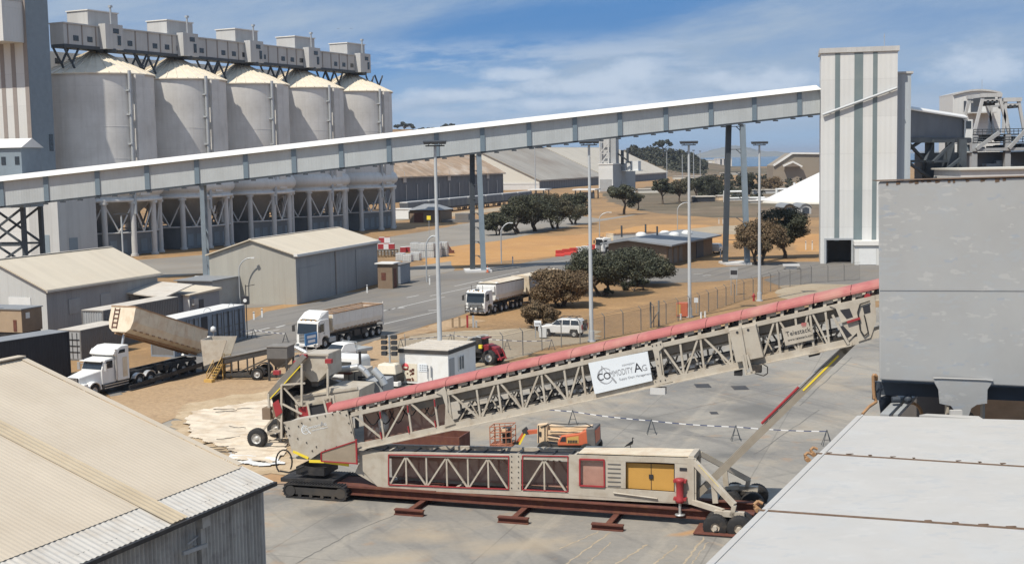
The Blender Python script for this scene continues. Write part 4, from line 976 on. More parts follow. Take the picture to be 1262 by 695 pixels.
# pipe frames and tanks below the hall
for k, (px, py, w_, h_, lab) in enumerate(((968, 245, 22, 13, 'white goal shaped pipe frame left of the white stockpile'), (905, 249, 24, 14, 'white goal shaped pipe frame behind the A frame leg'))):
    p = G(px, py); s_ = p.y/F; t = T('pipe_frame', lab, 'pipe frame', p, 0, 'white pipe frames')
    W_, H_ = w_*s_, h_*s_
    m = MB(); m.tube((-W_/2, 0, 0), (-W_/2, 0, H_), .45, n=8); m.tube((W_/2, 0, 0), (W_/2, 0, H_*1.5), .45, n=8); m.build('post', 'plastic_white', t)
    m = MB(); m.tube((-W_/2, 0, H_*.9), (W_/2, 0, H_*.9), .4, n=8); m.tube((-W_/2, 3, H_*.3), (W_/2+8, 3, H_*.3), .35, n=8); m.build('pipe', 'plastic_white', t)
rr3 = random.Random(11)
labs = ['pale low wall', 'white flat tank base', 'grey flat roofed store', 'white long low shed', 'grey pallet stack', 'pale block store', 'white box shed', 'cream low store', 'grey low tank', 'white loading ramp', 'dark parked truck body', 'pale brown rubble heap']
for k, (px, py, w_, h_, mm, lab) in enumerate(((925, 247, 60, 3, 'plastic_white', 'long low white wall in front of the dark scrub left of the stockpile'), (960, 250, 70, 3, 'wall_pale', 'long pale kerb wall at the foot of the white stockpile'), (945, 239, 30, 5, 'head_gallery', 'grey low shed between the scrub and the white stockpile'),
        (905, 216, 34, 3, 'wall_pale', 'long pale quarry shed on the scrub slope below the far office'), (985, 215, 60, 2.5, 'plastic_white', 'thin white conveyor shed on the slope below the brown hall'), (938, 212, 10, 4, 'plastic_white', 'tiny white house on the slope right of the light pole'),
        (850, 221, 40, 4, 'wall_pale', 'pale low wall at the foot of the wooded hill'), (868, 249, 26, 7, 'container_navy', 'dark truck shed under the trees right of the light pole'), (893, 247, 14, 6, 'cream_paint', 'cream rubble bin beside the dark truck shed'), (776, 239, 14, 5, 'plastic_white', 'small white shed right of the plant block'), (800, 238, 24, 5, 'wall_pale', 'low pale loading bank right of the plant block'))):
    p = G(px, py); s_ = p.y/F; t = T('low_building', lab, 'building', p, 0)
    m = MB(); m.box(-w_*s_/2, w_*s_/2, 0, 6, 0, h_*s_*.85); m.build('wall', mm, t); m = MB(); m.box(-w_*s_/2-.3, w_*s_/2+.3, -.3, 6.3, h_*s_*.85+.003, h_*s_); m.build('roof', 'roof_light', t)
# ------------------------------------------------------------------ hills
def hill(name, pts, Y, depth, m, **kw):      # ridge outline as (px, py) at distance Y, with slopes fore and aft
    mb = MB(); rows = []
    n = len(pts)
    for k, f in enumerate((-1, -.6, -.3, 0, .3, .7, 1)):
        for (px, py) in pts:
            p = atY(px, py, Y); zz = max(0, p.z); hh = zz*(1-abs(f))**1.1
            mb.v.append((p.x*(1+f*depth/Y), Y+f*depth, hh-.5))
    for k in range(6):
        for i in range(n-1): mb.f.append((k*n+i, k*n+i+1, (k+1)*n+i+1, (k+1)*n+i)); mb.mi.append(0); mb.sm.append(True)
    return mb.build(name, m, kind='structure', **kw)
r5 = random.Random(5)
def jag(pts, n=6, a=.5):
    out = []
    for (x0, y0), (x1, y1) in zip(pts[:-1], pts[1:]):
        for i in range(n): f = i/n; out.append((x0+(x1-x0)*f, y0+(y1-y0)*f+r5.uniform(-a, a)))
    return out+[pts[-1]]
hill('far_hill', jag([(800,197),(850,191.6),(865,188.5),(880,184),(900,179.6),(908,179.2),(925,182.5),(937,185.5),(945,187),(955,186.2),(965,187.5),(985,189.5),(1000,190),(1080,189.5)], 6, .35), 9500, 1500, 'hill_scrub')
hill('far_shore', jag([(-100,208),(700,197.0),(850,191.3),(900,190.3),(1000,189.0),(1100,187),(1262,185),(1400,182)], 5, .15), 12500, 800, 'hill_scrub')
hill('wooded_hill', jag([(730,200),(752,192),(770,184),(800,186),(830,190),(862,199),(900,204),(990,208),(1060,207)], 5, .6), 1200, 150, 'bush_ground')
hill('grass_hill', jag([(300,196),(420,168),(480,159),(520,159),(560,163),(640,178),(700,192)], 5, .3), 1500, 300, 'dry_ground')
# ------------------------------------------------------------------ trees
def leafcloud(name, clumps, m, parent, nleaf, size, seed, flat=.7):
    g = np.random.default_rng(seed); V = []
    for (c, r) in clumps:
        n = nleaf; d = g.normal(size=(n, 3)); d /= np.linalg.norm(d, axis=1)[:, None]
        rad = r*g.uniform(.55, 1.05, (n, 1)); P = np.array(c)+d*rad*np.array([1, 1, flat])
        nr = d+g.normal(size=(n, 3))*.55; nr /= np.linalg.norm(nr, axis=1)[:, None]
        a = np.cross(nr, g.normal(size=(n, 3))); a /= np.linalg.norm(a, axis=1)[:, None]+1e-9; b = np.cross(nr, a)
        s_ = size*g.uniform(.6, 1.35, (n, 1))
        V.append(np.stack([P-a*s_*.5-b*s_*.2, P+a*s_*.1-b*s_*.5, P+a*s_*.5+b*s_*.2, P-a*s_*.1+b*s_*.5], 1).reshape(-1, 3))
    V = np.concatenate(V); nq = len(V)//4
    me = bpy.data.meshes.new(name); me.vertices.add(len(V)); me.vertices.foreach_set('co', V.astype(np.float32).ravel())
    me.loops.add(nq*4); me.loops.foreach_set('vertex_index', np.arange(nq*4, dtype=np.int32))
    me.polygons.add(nq); me.polygons.foreach_set('loop_start', np.arange(0, nq*4, 4, dtype=np.int32)); me.polygons.foreach_set('loop_total', np.full(nq, 4, np.int32))
    me.update(calc_edges=True); me.validate()
    me.materials.append(MATS[m]); o = bpy.data.objects.new(name, me); COL.objects.link(o)
    if parent: o.parent = parent
    return o
def tree(label, px, pyb, wpx, pyt, m, seed, group=None, nclump=46, nleaf=90, leaf=.38, trunk=.22, cat='tree', name='coastal_tree', asym=0, loc=None, multi=1, z0=0):
    p = loc or G(px, pyb); s_ = p.y/F; W = wpx*s_/2*1.3; Hh = (hz(p, pyt) - z0)*1.06 if loc is None else wpx[1]
    if loc is not None: W = wpx[0]/2
    t = T(name, label, cat, (p.x, p.y, z0), 0, group); rg = random.Random(seed)
    base = Hh*trunk; ch = Hh-base; cl = []; att = 0
    # a few big uneven limbs, each carrying clumps
    nl = max(4, int(nclump/8)); limbs = []
    for k in range(nl):
        a = 2*math.pi*(k+rg.uniform(-.3, .3))/nl; rr = W*rg.uniform(.30, .66); z = base+ch*rg.uniform(.30, .78)
        limbs.append(Vector((math.cos(a)*rr+asym*W*.3, math.sin(a)*rr, z)))
    limbs.append(Vector((asym*W*.2, 0, base+ch*.72)))
    for k in range(nclump):
        Lb = rg.choice(limbs)
        d = Vector((rg.gauss(0, 1), rg.gauss(0, 1), rg.gauss(0, .8))).normalized()*rg.uniform(.5, 1)
        q = Lb+Vector((d.x*W*.42, d.y*W*.42, d.z*ch*.30))
        e = math.hypot(q.x-asym*W*.2, q.y)/W
        zc_ = base+ch*.35; zr_ = (q.z-zc_)/(ch*.62)
        if e*e+max(0, zr_)**2 > 1.0: q = Vector((q.x*.8, q.y*.8, zc_+(q.z-zc_)*.82))
        q.z = max(q.z, base+.10*ch*(1+.6*rg.random()))
        cl.append((tuple(q), W*rg.uniform(.18, .30)))
    leafcloud('crown', cl, m, t, int(nleaf*3.2), leaf*.5, seed)
    mb = MB(); r0 = max(.12, Hh*.035)
    for j in range(multi):
        bx = Vector((rg.uniform(-.5, .5)*(multi > 1)*1.4, rg.uniform(-.4, .4)*(multi > 1), 0)); top = Vector((bx.x*2+rg.uniform(-.3, .3)+asym*W*.12, bx.y*2, base*1.25))
        mid = bx.lerp(top, .5)+Vector((rg.uniform(-.25, .25), rg.uniform(-.2, .2), 0))
        mb.tube(bx-Vector((0, 0, .1)), mid, r0*1.3, r0, n=8); mb.tube(mid, top, r0, r0*.8, n=8)
        for lb in limbs[j::multi]:
            m2 = top.lerp(lb, .55)+Vector((rg.uniform(-.3, .3), rg.uniform(-.3, .3), rg.uniform(-.1, .4)))
            mb.tube(top, m2, r0*.6, r0*.4, n=6); mb.tube(m2, lb, r0*.4, r0*.12, n=5)
    mb.build('trunk', 'bark', t)
    return t
G1 = 'trees on the dry verge'
tree('broad brown leaved tree on the dry verge left of the second light pole', 693, 378, 70, 334, 'leaf_brown', 21, G1, 96, 110, .34, .06, multi=3)
tree('small round brown bush at the front of the verge behind the white wagon', 668, 404, 40, 371, 'leaf_brown', 22, G1, 60, 100, .30, .02, name='round_bush', cat='bush', multi=3)
tree('dark spreading tree directly behind the second light pole', 742, 364, 80, 310, 'leaf_dark', 23, G1, 100, 110, .36, .16, multi=2)
tree('dark spreading tree in front of the amenities block', 786, 352, 72, 311, 'leaf_dark', 24, G1, 90, 110, .36, .18, multi=2)
tree('dark low shrub at the foot of the tree before the amenities block', 784, 358, 26, 342, 'leaf_dark', 25, G1, 22, 90, .3, .02, name='low_shrub', cat='shrub', multi=2)
tree('tiny dark shrub at the trunk of the tree behind the second light pole', 749, 365, 14, 356, 'leaf_dark', 26, G1, 12, 60, .28, .02, name='low_shrub', cat='shrub', multi=2)
tree('brown domed tree between the gallery A frame and the fourth light pole', 936, 326, 50, 275, 'leaf_brown', 27, G1, 96, 110, .38, .14, multi=2)
tree('near black rounded tree just left of the striped tower', 967, 318, 56, 257, 'leaf_dark', 28, G1, 90, 110, .40, .14)
G2 = 'dark tree row by the orange sand'
for k, (px, pyb, w_, pyt, nm_) in enumerate(((612, 290, 28, 264, 'lowest'), (640, 288, 46, 244, 'first tall'), (662, 285, 50, 243, 'second tall'), (686, 282, 46, 240, 'third tall'), (708, 277, 32, 240, 'rightmost'))):
    tree('dark spreading tree, %s one of the row along the orange sand' % nm_, px, pyb, w_*1.12, pyt, 'leaf_dark' if k != 3 else 'leaf_olive', 40+k, G2, 64, 80, .55, .13, multi=2)
G3 = 'trees near the large sheds'
tree('dark olive tree standing alone in front of the plant block', 768, 265, 34, 230, 'leaf_dark', 51, G3, 40, 80, .65, .26, multi=2)
tree('smaller olive tree touching the right side of the lone dark tree', 786, 259, 20, 239, 'leaf_olive', 52, G3, 26, 60, .6, .22)
tree('dark tree left of the group beside the third light pole', 817, 252, 24, 222, 'leaf_dark', 53, G3, 32, 70, .7, .24)
tree('olive tree in the middle of the group beside the third light pole', 838, 250, 34, 222, 'leaf_olive', 54, G3, 40, 70, .7, .2)
tree('dark tree right behind the third light pole near the truck shed', 858, 246, 26, 218, 'leaf_dark', 55, G3, 34, 70, .7, .2)
tree('dark wide scrub tree above the truck shed', 878, 243, 40, 219, 'leaf_far', 56, G3, 40, 70, .7, .1, multi=2)
tree('dark scrub tree left of the fourth light pole behind the A frame', 922, 240, 26, 214, 'leaf_far', 57, G3, 36, 70, .8, .12, multi=2)
tree('brown scrub tree right of the fourth light pole below the brown hall', 950, 238, 28, 220, 'leaf_brown', 58, G3, 30, 70, .8, .12, multi=2)
tree('dark umbrella topped tree standing clear of the wooded hill skyline', 818, 200, 27, 172, 'leaf_far', 59, None, 26, 70, 1.3, .5, loc=Vector((atY(818, 200, 905).x, 905, 0)), asym=0) if 0 else None
# umbrella tree on the hill
p = atY(818, 186, 1150); t = T('umbrella_tree', 'dark umbrella topped tree standing clear of the wooded hill skyline', 'tree', (p.x, 1150, p.z-3))
s_ = 1150/F; rg = random.Random(61); cl = []
for k in range(26):
    a = rg.uniform(0, 6.28); r_ = rg.random()**.5; cl.append(((math.cos(a)*r_*12*s_, math.sin(a)*r_*8*s_, 3+(14-6*r_*r_)*s_*.85+rg.uniform(-1, 1)), rg.uniform(1.2, 2.2)))
leafcloud('crown', cl, 'leaf_far', t, 70, 1.1, 61); mb = MB(); mb.tube((0,0,-2), (0,0,5), .5, .4, n=7)
for k in range(5): mb.tube((0,0,4.5), cl[k][0], .3, .1, n=5)
mb.build('trunk', 'bark', t)
# the wood on the hill reads as one mass, as do the scrub slopes
cl = []; rg = random.Random(62)
import bisect
def hill_y(px):
    P = [(700,196),(745,183),(770,181),(800,183.5),(830,186),(850,190),(865,199),(900,206),(990,210)]
    for (x0, y0), (x1, y1) in zip(P[:-1], P[1:]):
        if x0 <= px <= x1: return y0+(y1-y0)*(px-x0)/(x1-x0)
    return 206
for k in range(520):
    px = rg.uniform(748, 868); f = rg.random(); py = hill_y(px)+f*(216-hill_y(px)); Yd = 1190-f*110
    if px < 826 and py > 180+(px-757)*.5-2: continue
    p = atY(px, py, Yd); cl.append(((p.x, p.y, p.z), rg.uniform(1.8, 4.2)))
o = leafcloud('hill_wood', cl, 'leaf_far', None, 60, 1.9, 62, .8); o['kind'] = 'stuff'
cl = []
for k in range(230):
    px = rg.uniform(862, 1012); f = rg.random(); py = 211+f*34; Yd = 900-f*500
    if px > 940 and py > 232: continue
    p = G(px, py) if py > 215 else atY(px, py, Yd); s_ = rg.uniform(.5, 1.6); cl.append(((p.x, p.y, s_), s_*1.6))
o = leafcloud('slope_scrub', cl, 'leaf_far', None, 50, .9, 63, .7); o['kind'] = 'stuff'
# trees on the grass hill skyline behind the silos
for k, (px, py, w_, h_, lab) in enumerate(((498, 158, 26, 9, 'flat topped dark tree on the skyline right of the last silo'), (553, 158, 20, 6, 'low dark tree on the skyline above the gallery roof'), (530, 160, 40, 3, 'thin line of dark shrubs on the skyline behind the gallery roof'))):
    Yd = 1500; p = atY(px, py, Yd); s_ = Yd/F; t = T('skyline_tree', lab, 'tree', (p.x, Yd, p.z-1)); cl = []
    for q in range(22): a = rg.uniform(0, 6.28); r_ = rg.random()**.5; cl.append(((math.cos(a)*r_*w_/2*s_, math.sin(a)*r_*8, (1-r_*r_*.8)*h_*s_*rg.uniform(.5, 1)), rg.uniform(1.5, 2.6)))
    leafcloud('crown', cl, 'leaf_far', t, 50, 1.6, 70+k); mb = MB(); mb.tube((0,0,-4), (0,0,h_*.6*s_), .7, .4, n=6)
    for q in range(4): mb.tube((0,0,h_*.3*s_), cl[q][0], .4, .1, n=5)
    mb.build('trunk', 'bark', t)
# ------------------------------------------------------------------ vehicles
def xf(mb, M): mb.v = [tuple(M @ Vector(v)) for v in mb.v]; return mb
WP = {}
def wheel(parent, x, y, z, r, w, name='wheel', rimm='rim_grey', rf=.52):
    k = (round(r, 3), w, rimm, rf)
    if k not in WP:
        m = MB(); h = w/2
        m.lathe([(r*rf, -h*.9), (r*.9, -h), (r, -h*.7), (r, h*.7), (r*.9, h), (r*rf, h*.9)], 28, ax='y')
        for i in range(28):
            t = 2*math.pi*i/28; c, s = math.cos(t), math.sin(t); m.bar((c*r*1.0, -h*.7, s*r*1.0), (c*r*1.0, h*.7, s*r*1.0), .05, .02, up=(c, 0, s))
        q = MB(); q.lathe([(r*rf, -h*.9), (r*rf*.86, -h*.55), (r*.22, -h*.5), (r*.18, -h*.85), (.01, -h*.85)], 20, ax='y'); q.lathe([(.01, h*.85), (r*.18, h*.85), (r*.22, h*.5), (r*rf*.86, h*.55), (r*rf, h*.9)], 20, ax='y')
        for i in range(8):
            t = 2*math.pi*i/8; c, s = math.cos(t)*r*.36, math.sin(t)*r*.36
            q.tube((c, -h*.62, s), (c, -h*.48, s), .03, n=5); q.tube((c, h*.48, s), (c, h*.62, s), .03, n=5)
        a = m.build(name, 'rubber', parent); b = q.build('rim', rimm, a); a.location = (x, y, z); WP[k] = a; return a
    o = WP[k].copy(); COL.objects.link(o); o.name = name; o.parent = parent; o.location = (x, y, z)
    for ch in WP[k].children: c = ch.copy(); COL.objects.link(c); c.parent = o
    return o
def axles(root, xs, r=.48, half=1.08, w=.30, z0=0, slope=0):
    for x in xs:
        for s_ in (-1, 1): wheel(root, x, s_*half, r+z0, r, w)
def tub(root, x0, x1, z0, z1, mt, W=1.2, M=None, inside='bin_inside', tarp=None):
    """open tipping body with a rounded belly between x0 (front) and x1 (rear)"""
    h = z1-z0; sec = [(-W, z1), (-W, z0+h*.42), (-W*.86, z0+h*.14), (-W*.55, z0), (W*.55, z0), (W*.86, z0+h*.14), (W, z0+h*.42), (W, z1)]
    t = .06; inn = [(W-t, z1), (W-t, z0+h*.45), (W*.55, z0+.12), (-W*.55, z0+.12), (-W+t, z0+h*.45), (-W+t, z1)]
    m = MB(); m.prism(sec+inn, 'x', x1, x0); m.prism(sec, 'x', x0, x0+.08); m.prism(sec, 'x', x1-.08, x1)
    if M: xf(m, M)
    b = m.build('tipping_body', mt, root)
    m = MB()
    m.box(x1, x0, -W-.05, -W+.1, z1, z1+.09); m.box(x1, x0, W-.1, W+.05, z1, z1+.09); m.box(x0-.02, x0+.12, -W, W, z1, z1+.09); m.box(x1-.1, x1+.05, -W, W, z1, z1+.09)
    for q in np.linspace(x1+.9, x0-.7, 7): m.box(q-.03, q+.03, -W+.1, W-.1, z1-.02, z1+.05)
    m.box(x1, x0, W*.3, W*.42, z0-.16, z0-.003); m.box(x1, x0, -W*.42, -W*.3, z0-.16, z0-.003)
    if M: xf(m, M)
    m.build('rim_rail', tarp or 'rim_tan', b)
    m = MB()
    for q in np.linspace(x1+.5, x0-.5, 8): m.box(q-.03, q+.03, W-.002, W+.012, z0+h*.42, z1); m.box(q-.03, q+.03, -W-.012, -W+.002, z0+h*.42, z1)
    if M: xf(m, M)
    m.build('side_post', mt, b)
    m = MB()
    for q in np.linspace(x1+.3, x0-.6, 12): m.box(q, q+.3, W*.86, W*.86+.07, z0+h*.10, z0+h*.15)
    m.box(x1-.03, x1-.005, -W*.6, -W*.3, z0+.1, z0+.25); m.box(x1-.03, x1-.005, W*.3, W*.6, z0+.1, z0+.25)
    if M: xf(m, M)
    m.build('marker_strip', 'rim_tan', b)
    m = MB(); m.quad((x1+.1,-W*.8,z1-.35),(x0-.1,-W*.8,z1-.35),(x0-.1,W*.8,z1-.3),(x1+.1,W*.8,z1-.3))
    if M: xf(m, M)
    m.build('load_bed', inside, b)
    return b
def chassis(root, x0, x1, z=.95, w=.45):
    m = MB(); m.box(x1, x0, w-.08, w+.08, z-.15, z+.12); m.box(x1, x0, -w-.08, -w+.08, z-.15, z+.12)
    for q in np.arange(x1+.3, x0, 1.3): m.box(q-.06, q+.06, -w, w, z-.1, z+.08)
    return m.build('chassis', 'chassis_dark', root)
def mudguards(root, xs, half=1.08, r=.48):
    m = MB()
    for s_ in (-1, 1):
        a, b = max(xs)+r+.12, min(xs)-r-.12; y0, y1 = s_*half-.18, s_*half+.18
        m.box(b, a, y0, y1, 2*r+.08, 2*r+.12); m.bar((a, s_*half, 2*r+.1), (a+.12, s_*half, r), .03, .34); m.bar((b, s_*half, 2*r+.1), (b-.12, s_*half, r), .03, .34)
    return m.build('mudguard', 'chassis_dark', root)
def cabover(root, roof='low', bull=False, cabm='clean_white'):
    W = 1.18
    prof = [(0, .42), (.03, .9), (0, 1.35), (-.16, 2.55), (-.5, 2.72), (-1.85, 2.72), (-1.95, 1.0), (-1.75, .9), (-1.5, 1.15), (-.95, 1.15), (-.7, .9), (-.7, .42)]
    m = MB(); m.prism(prof, 'y', -W, W); cab = m.build('cab', cabm, root, bevel=.05)
    m = MB(); m.hexa([(.04,-W+.1,1.45),(.04,W-.1,1.45),(-.02,W-.1,1.45),(-.02,-W+.1,1.45),(-.105,-W+.14,2.38),(-.105,W-.14,2.38),(-.2,W-.14,2.38),(-.2,-W+.14,2.38)]); m.build('windscreen', 'glass_dark', cab)
    m = MB()
    for s_ in (-1, 1): m.prism([(-.32, 1.6), (-.4, 2.3), (-1.0, 2.35), (-1.0, 1.6)], 'y', s_*(W+.004), s_*(W+.02))
    m.build('side_window', 'glass_dark', cab)
    m = MB(); m.box(.035, .06, -.85, .85, .62, 1.38); m.build('grille', 'chassis_dark', cab)
    m = MB()
    for z in (.72, .86, 1.0, 1.14, 1.28): m.box(.062, .085, -.8, .8, z-.03, z+.03)
    m.build('grille_slat', 'galv', cab)
    m = MB(); m.box(-.25, .14, -W-.02, W+.02, .30, .58); m.build('bumper', cabm, cab, bevel=.03)
    for s_ in (-1, 1):
        m = MB(); m.box(.142, .16, s_*.98-.16, s_*.98+.16, .38, .54); m.build('headlight', 'glass_blue', cab)
        m = MB(); m.bar((-.1, s_*(W+.01), 2.3), (.1, s_*(W+.28), 2.2), .05); m.box(-.0, .12, s_*(W+.28)-.12, s_*(W+.28)+.12, 1.65, 2.2); m.build('mirror', 'chassis_dark', cab)
    if roof == 'high':
        m = MB(); m.add([(-.3,-W+.1,2.72),(-.3,W-.1,2.72),(-1.9,W-.05,2.72),(-1.9,-W+.05,2.72),(-1.05,-W+.25,3.32),(-1.05,W-.25,3.32),(-1.95,W-.1,3.42),(-1.95,-W+.1,3.42)], [(0,1,5,4),(1,2,6,5),(4,5,6,7),(3,0,4,7),(2,3,7,6)]); m.build('wind_deflector', cabm, cab)
        m = MB(); m.box(-.6, -.3, -.75, .75, 2.73, 2.78); m.build('sun_visor', 'chassis_dark', cab)
    else:
        m = MB(); m.box(-.08, .12, -W+.1, W-.1, 2.36, 2.5); m.box(-.7, -.35, -.2, .2, 2.73, 2.85); m.build('sun_visor', 'glass_blue', cab)
        m = MB()
        for s_ in (-1, 1): m.tube((-.5, s_*.7, 2.72), (-.5, s_*.7, 3.3), .03, n=5)
        m.build('aerial', 'chassis_dark', cab)
    m = MB()
    for s_ in (-1, 1):
        for x in (-.32, -1.12): m.box(x-.012, x+.012, min(s_*W, s_*(W+.006)), max(s_*W, s_*(W+.006)), 1.0, 2.5)
        m.box(-1.05, -.9, min(s_*W, s_*(W+.03)), max(s_*W, s_*(W+.03)), 1.42, 1.47); m.box(-.95, -.72, min(s_*W, s_*(W+.015)), max(s_*W, s_*(W+.015)), .5, .85)
    m.build('door_seam', 'chassis_dark', cab)
    m = MB(); m.box(.142, .155, -.3, .3, .36, .5); m.build('number_plate', 'sign_white', cab)
    m = MB()
    for y in (-.8, -.3, .3, .8): m.box(-.32, -.2, y-.06, y+.06, 2.66, 2.74)
    m.build('marker_lamp', 'door_orange', cab)
    if bull:
        m = MB()
        for z in (.45, .8, 1.12): m.tube((.3, -1.1, z), (.3, 1.1, z), .05, n=6)
        for y in (-1.1, -.45, .45, 1.1): m.tube((.3, y, .3), (.3, y, 1.15), .05, n=6)
        for y in (-1, 1): m.bar((.3, y*.8, .5), (-.1, y*.8, .5), .08)
        m.build('bull_bar', 'chassis_dark', cab)
        m = MB()
        for y in (-.28, .28): m.tube((.33, y, .8), (.42, y, .8), .13, n=12)
        m.build('driving_light', 'clean_white', cab)
    m = MB(); m.box(-3.0, -1.95, .55, 1.1, .45, .95); m.box(-3.0, -1.95, -1.1, -.55, .45, .95); m.build('fuel_tank', 'galv', root, bevel=.06)
    m = MB(); m.tube((-2.05, -.7, .9), (-2.05, -.7, 2.9), .09, n=8); m.build('exhaust_stack', 'silver_duct', root)
    return cab
def heading(deg): return -90-deg       # truck facing the camera's left front on a road turned deg from the depth
# cab-over tipper in the middle left
t2 = T('tipper_truck', 'white high roofed truck with cream open tipper trailer at the road edge', 'truck', G(379, 431), heading(27))
cabover(t2, 'high'); chassis(t2, -.3, -4.6, .9); chassis(t2, -2.6, -10.8, 1.0, .5)
axles(t2, [-1.22], .48, 1.0); axles(t2, [-3.9, -5.0], .46, 1.0); axles(t2, [-8.1, -9.2, -10.3], .46, 1.0); mudguards(t2, [-8.1, -10.3], 1.0); mudguards(t2, [-3.9, -5.0], 1.0)
b = tub(t2, -2.55, -10.9, 1.25, 3.05, 'off_white_tipper')
m = MB(); m.hexa([(-2.47,-1.15,1.5),(-2.47,1.15,1.5),(-2.7,1.15,1.5),(-2.7,-1.15,1.5),(-2.44,-1.1,2.9),(-2.44,1.1,2.9),(-2.6,1.1,2.9),(-2.6,-1.1,2.9)]); m.build('front_board', 'cream_tipper', b)
m = MB(); m.box(-11.02, -10.92, -1.2, 1.2, 1.3, 3.15); m.bar((-11, 1.2, 1.0), (-11, 1.2, 3.3), .08); m.build('tailgate', 'off_white_tipper', b)
m = MB(); m.box(-7, -6, .9, 1.15, .55, 1.1); m.box(-8.2, -7.3, .9, 1.15, .6, 1.05); m.build('tool_box', 'chassis_dark', t2)
# sign board standing by the cab
sg = T('blue_sign', 'small blue and white notice board on legs beside the high roofed truck cab', 'sign', G(384, 437), 60)
m = MB(); m.box(-.85, .85, -.04, .04, .9, 1.95); m.build('board', mat('notice_blue', (.06,.20,.42), .5, var=.05), sg); m = MB(); m.box(-.5, .5, -.06, -.042, 1.1, 1.35); m.box(-.6, .6, -.06, -.042, 1.5, 1.75); m.build('notice_panel', 'sign_white', sg)
m = MB(); m.box(-.7, -.62, -.03, .03, 0, .9); m.box(.62, .7, -.03, .03, 0, .9); m.build('post', 'galv', sg)
# road train
t3 = T('road_train', 'white cab over road train with bull bar hauling two covered tipper trailers up the road', 'truck', G(586, 389), heading(27))
cabover(t3, 'low', True); chassis(t3, -.3, -5.2, .9); axles(t3, [-1.0, -2.5], .47, 1.0); axles(t3, [-4.1, -5.2], .46, 1.0)
m = MB(); m.box(-3.0, -2.4, -1.1, 1.1, 2.4, 3.0); m.build('roof_box', 'clean_white', t3)
def cover(x0, x1, z, nm='load_cover'):
    m = MB(); m.add([(x0,-1.22,z),(x0,0,z+.22),(x0,1.22,z),(x1,-1.22,z),(x1,0,z+.22),(x1,1.22,z)], [(0,1,4,3),(1,2,5,4),(0,2,1),(3,4,5)]); return m.build(nm, 'cream_tipper', t3)
b = tub(t3, -2.75, -9.6, 1.2, 3.2, 'off_white_tipper', tarp='chassis_dark'); cover(-2.7, -9.65, 3.3)
chassis(t3, -5.3, -10.4, 1.0, .5); axles(t3, [-6.9, -7.9, -8.9], .45, 1.0); mudguards(t3, [-6.9, -8.9], 1.0)
m = MB(); m.prism([(-2.75, 1.6), (-2.75, 3.3), (-3.4, 3.4), (-3.4, 1.4)], 'y', -1.15, 1.15); m.build('front_board', 'clean_white', b)
b = tub(t3, -11.5, -20.2, 1.2, 3.2, 'off_white_tipper', tarp='chassis_dark'); cover(-11.4, -20.3, 3.3)
chassis(t3, -10.2, -20, 1.0, .5); axles(t3, [-12, -13.1, -17, -18.1, -19.2], .45, 1.0); mudguards(t3, [-12, -13.1], 1.0); mudguards(t3, [-17, -19.2], 1.0)
m = MB(); m.hexa([(-11.3,-1.15,1.3),(-11.3,1.15,1.3),(-11.5,1.15,1.3),(-11.5,-1.15,1.3),(-11.0,-1.15,3.4),(-11.0,1.15,3.4),(-11.4,1.15,3.4),(-11.4,-1.15,3.4)]); m.box(-11.0, -10.9, .2, .8, 1.4, 2.3); m.build('front_board', 'cream_tipper', b)
# truck far up the road behind the second light pole
t4 = T('tipper_truck', 'white truck with grey trailer far up the road behind the second light pole', 'truck', G(738, 312), heading(62))
cabover(t4, 'low', False); chassis(t4, -.3, -11.5, .9); axles(t4, [-1.2, -4, -8.8, -9.9, -11], .46, 1.0); b = tub(t4, -2.4, -11.8, 1.2, 3.2, 'off_white_tipper'); mudguards(t4, [-8.8, -11], 1.0)
m = MB(); m.box(-2.6, -2.3, -1.15, 1.15, 1.3, 3.4); m.build('front_board', 'cream_tipper', b)
# bonneted truck with its trailer tipped
t1 = T('tipper_truck', 'white bonneted truck with its dirty cream tipper trailer raised', 'truck', G(103, 489), heading(25))
m = MB(); 
m.hexa([(1.05,-.62,.75),(1.05,.62,.75),(-1.0,.95,.75),(-1.0,-.95,.75),(1.0,-.58,1.62),(1.0,.58,1.62),(-1.0,.9,1.9),(-1.0,-.9,1.9)]); hood = m.build('hood', 'clean_white', t1, bevel=.08)
m = MB(); m.box(1.04, 1.12, -.55, .55, .8, 1.6); m.build('grille', 'chassis_dark', hood)
m = MB()
for y in np.linspace(-.48, .48, 9): m.box(1.122, 1.14, y-.02, y+.02, .82, 1.58)
m.build('grille_bar', 'silver_duct', hood)
for s_ in (-1, 1):
    m = MB(); arc = []
    for k in range(9): a = math.pi*k/8; arc.append((math.cos(a)*.72, .52+math.sin(a)*.70))
    inn = [(math.cos(math.pi*k/8)*.6, .52+math.sin(math.pi*k/8)*.58) for k in range(8, -1, -1)]
    m.prism(arc+inn, 'y', s_*.72, s_*1.2); m.box(.68, 1.1, min(s_*.6, s_*1.18), max(s_*.6, s_*1.18), .62, 1.15); m.build('fender', 'clean_white', t1, bevel=.03)
    m = MB(); m.box(1.1, 1.15, s_*.9-.2, s_*.9+.2, .8, 1.08); m.build('headlight', 'glass_blue', t1)
m = MB(); m.prism([(-.95, .8), (-.95, 1.9), (-1.3, 2.62), (-2.45, 2.72), (-2.45, .8)], 'y', -1.0, 1.0); cab = m.build('cab', 'clean_white', t1, bevel=.06)
m = MB(); m.hexa([(-.93,-.92,1.95),(-.93,.92,1.95),(-1.1,.92,1.95),(-1.1,-.92,1.95),(-1.24,-.86,2.56),(-1.24,.86,2.56),(-1.4,.86,2.56),(-1.4,-.86,2.56)]); m.build('windscreen', 'glass_dark', cab)
m = MB()
for s_ in (-1, 1): m.prism([(-1.2, 1.95), (-1.5, 2.5), (-2.1, 2.5), (-2.1, 1.95)], 'y', s_*1.003, s_*1.02)
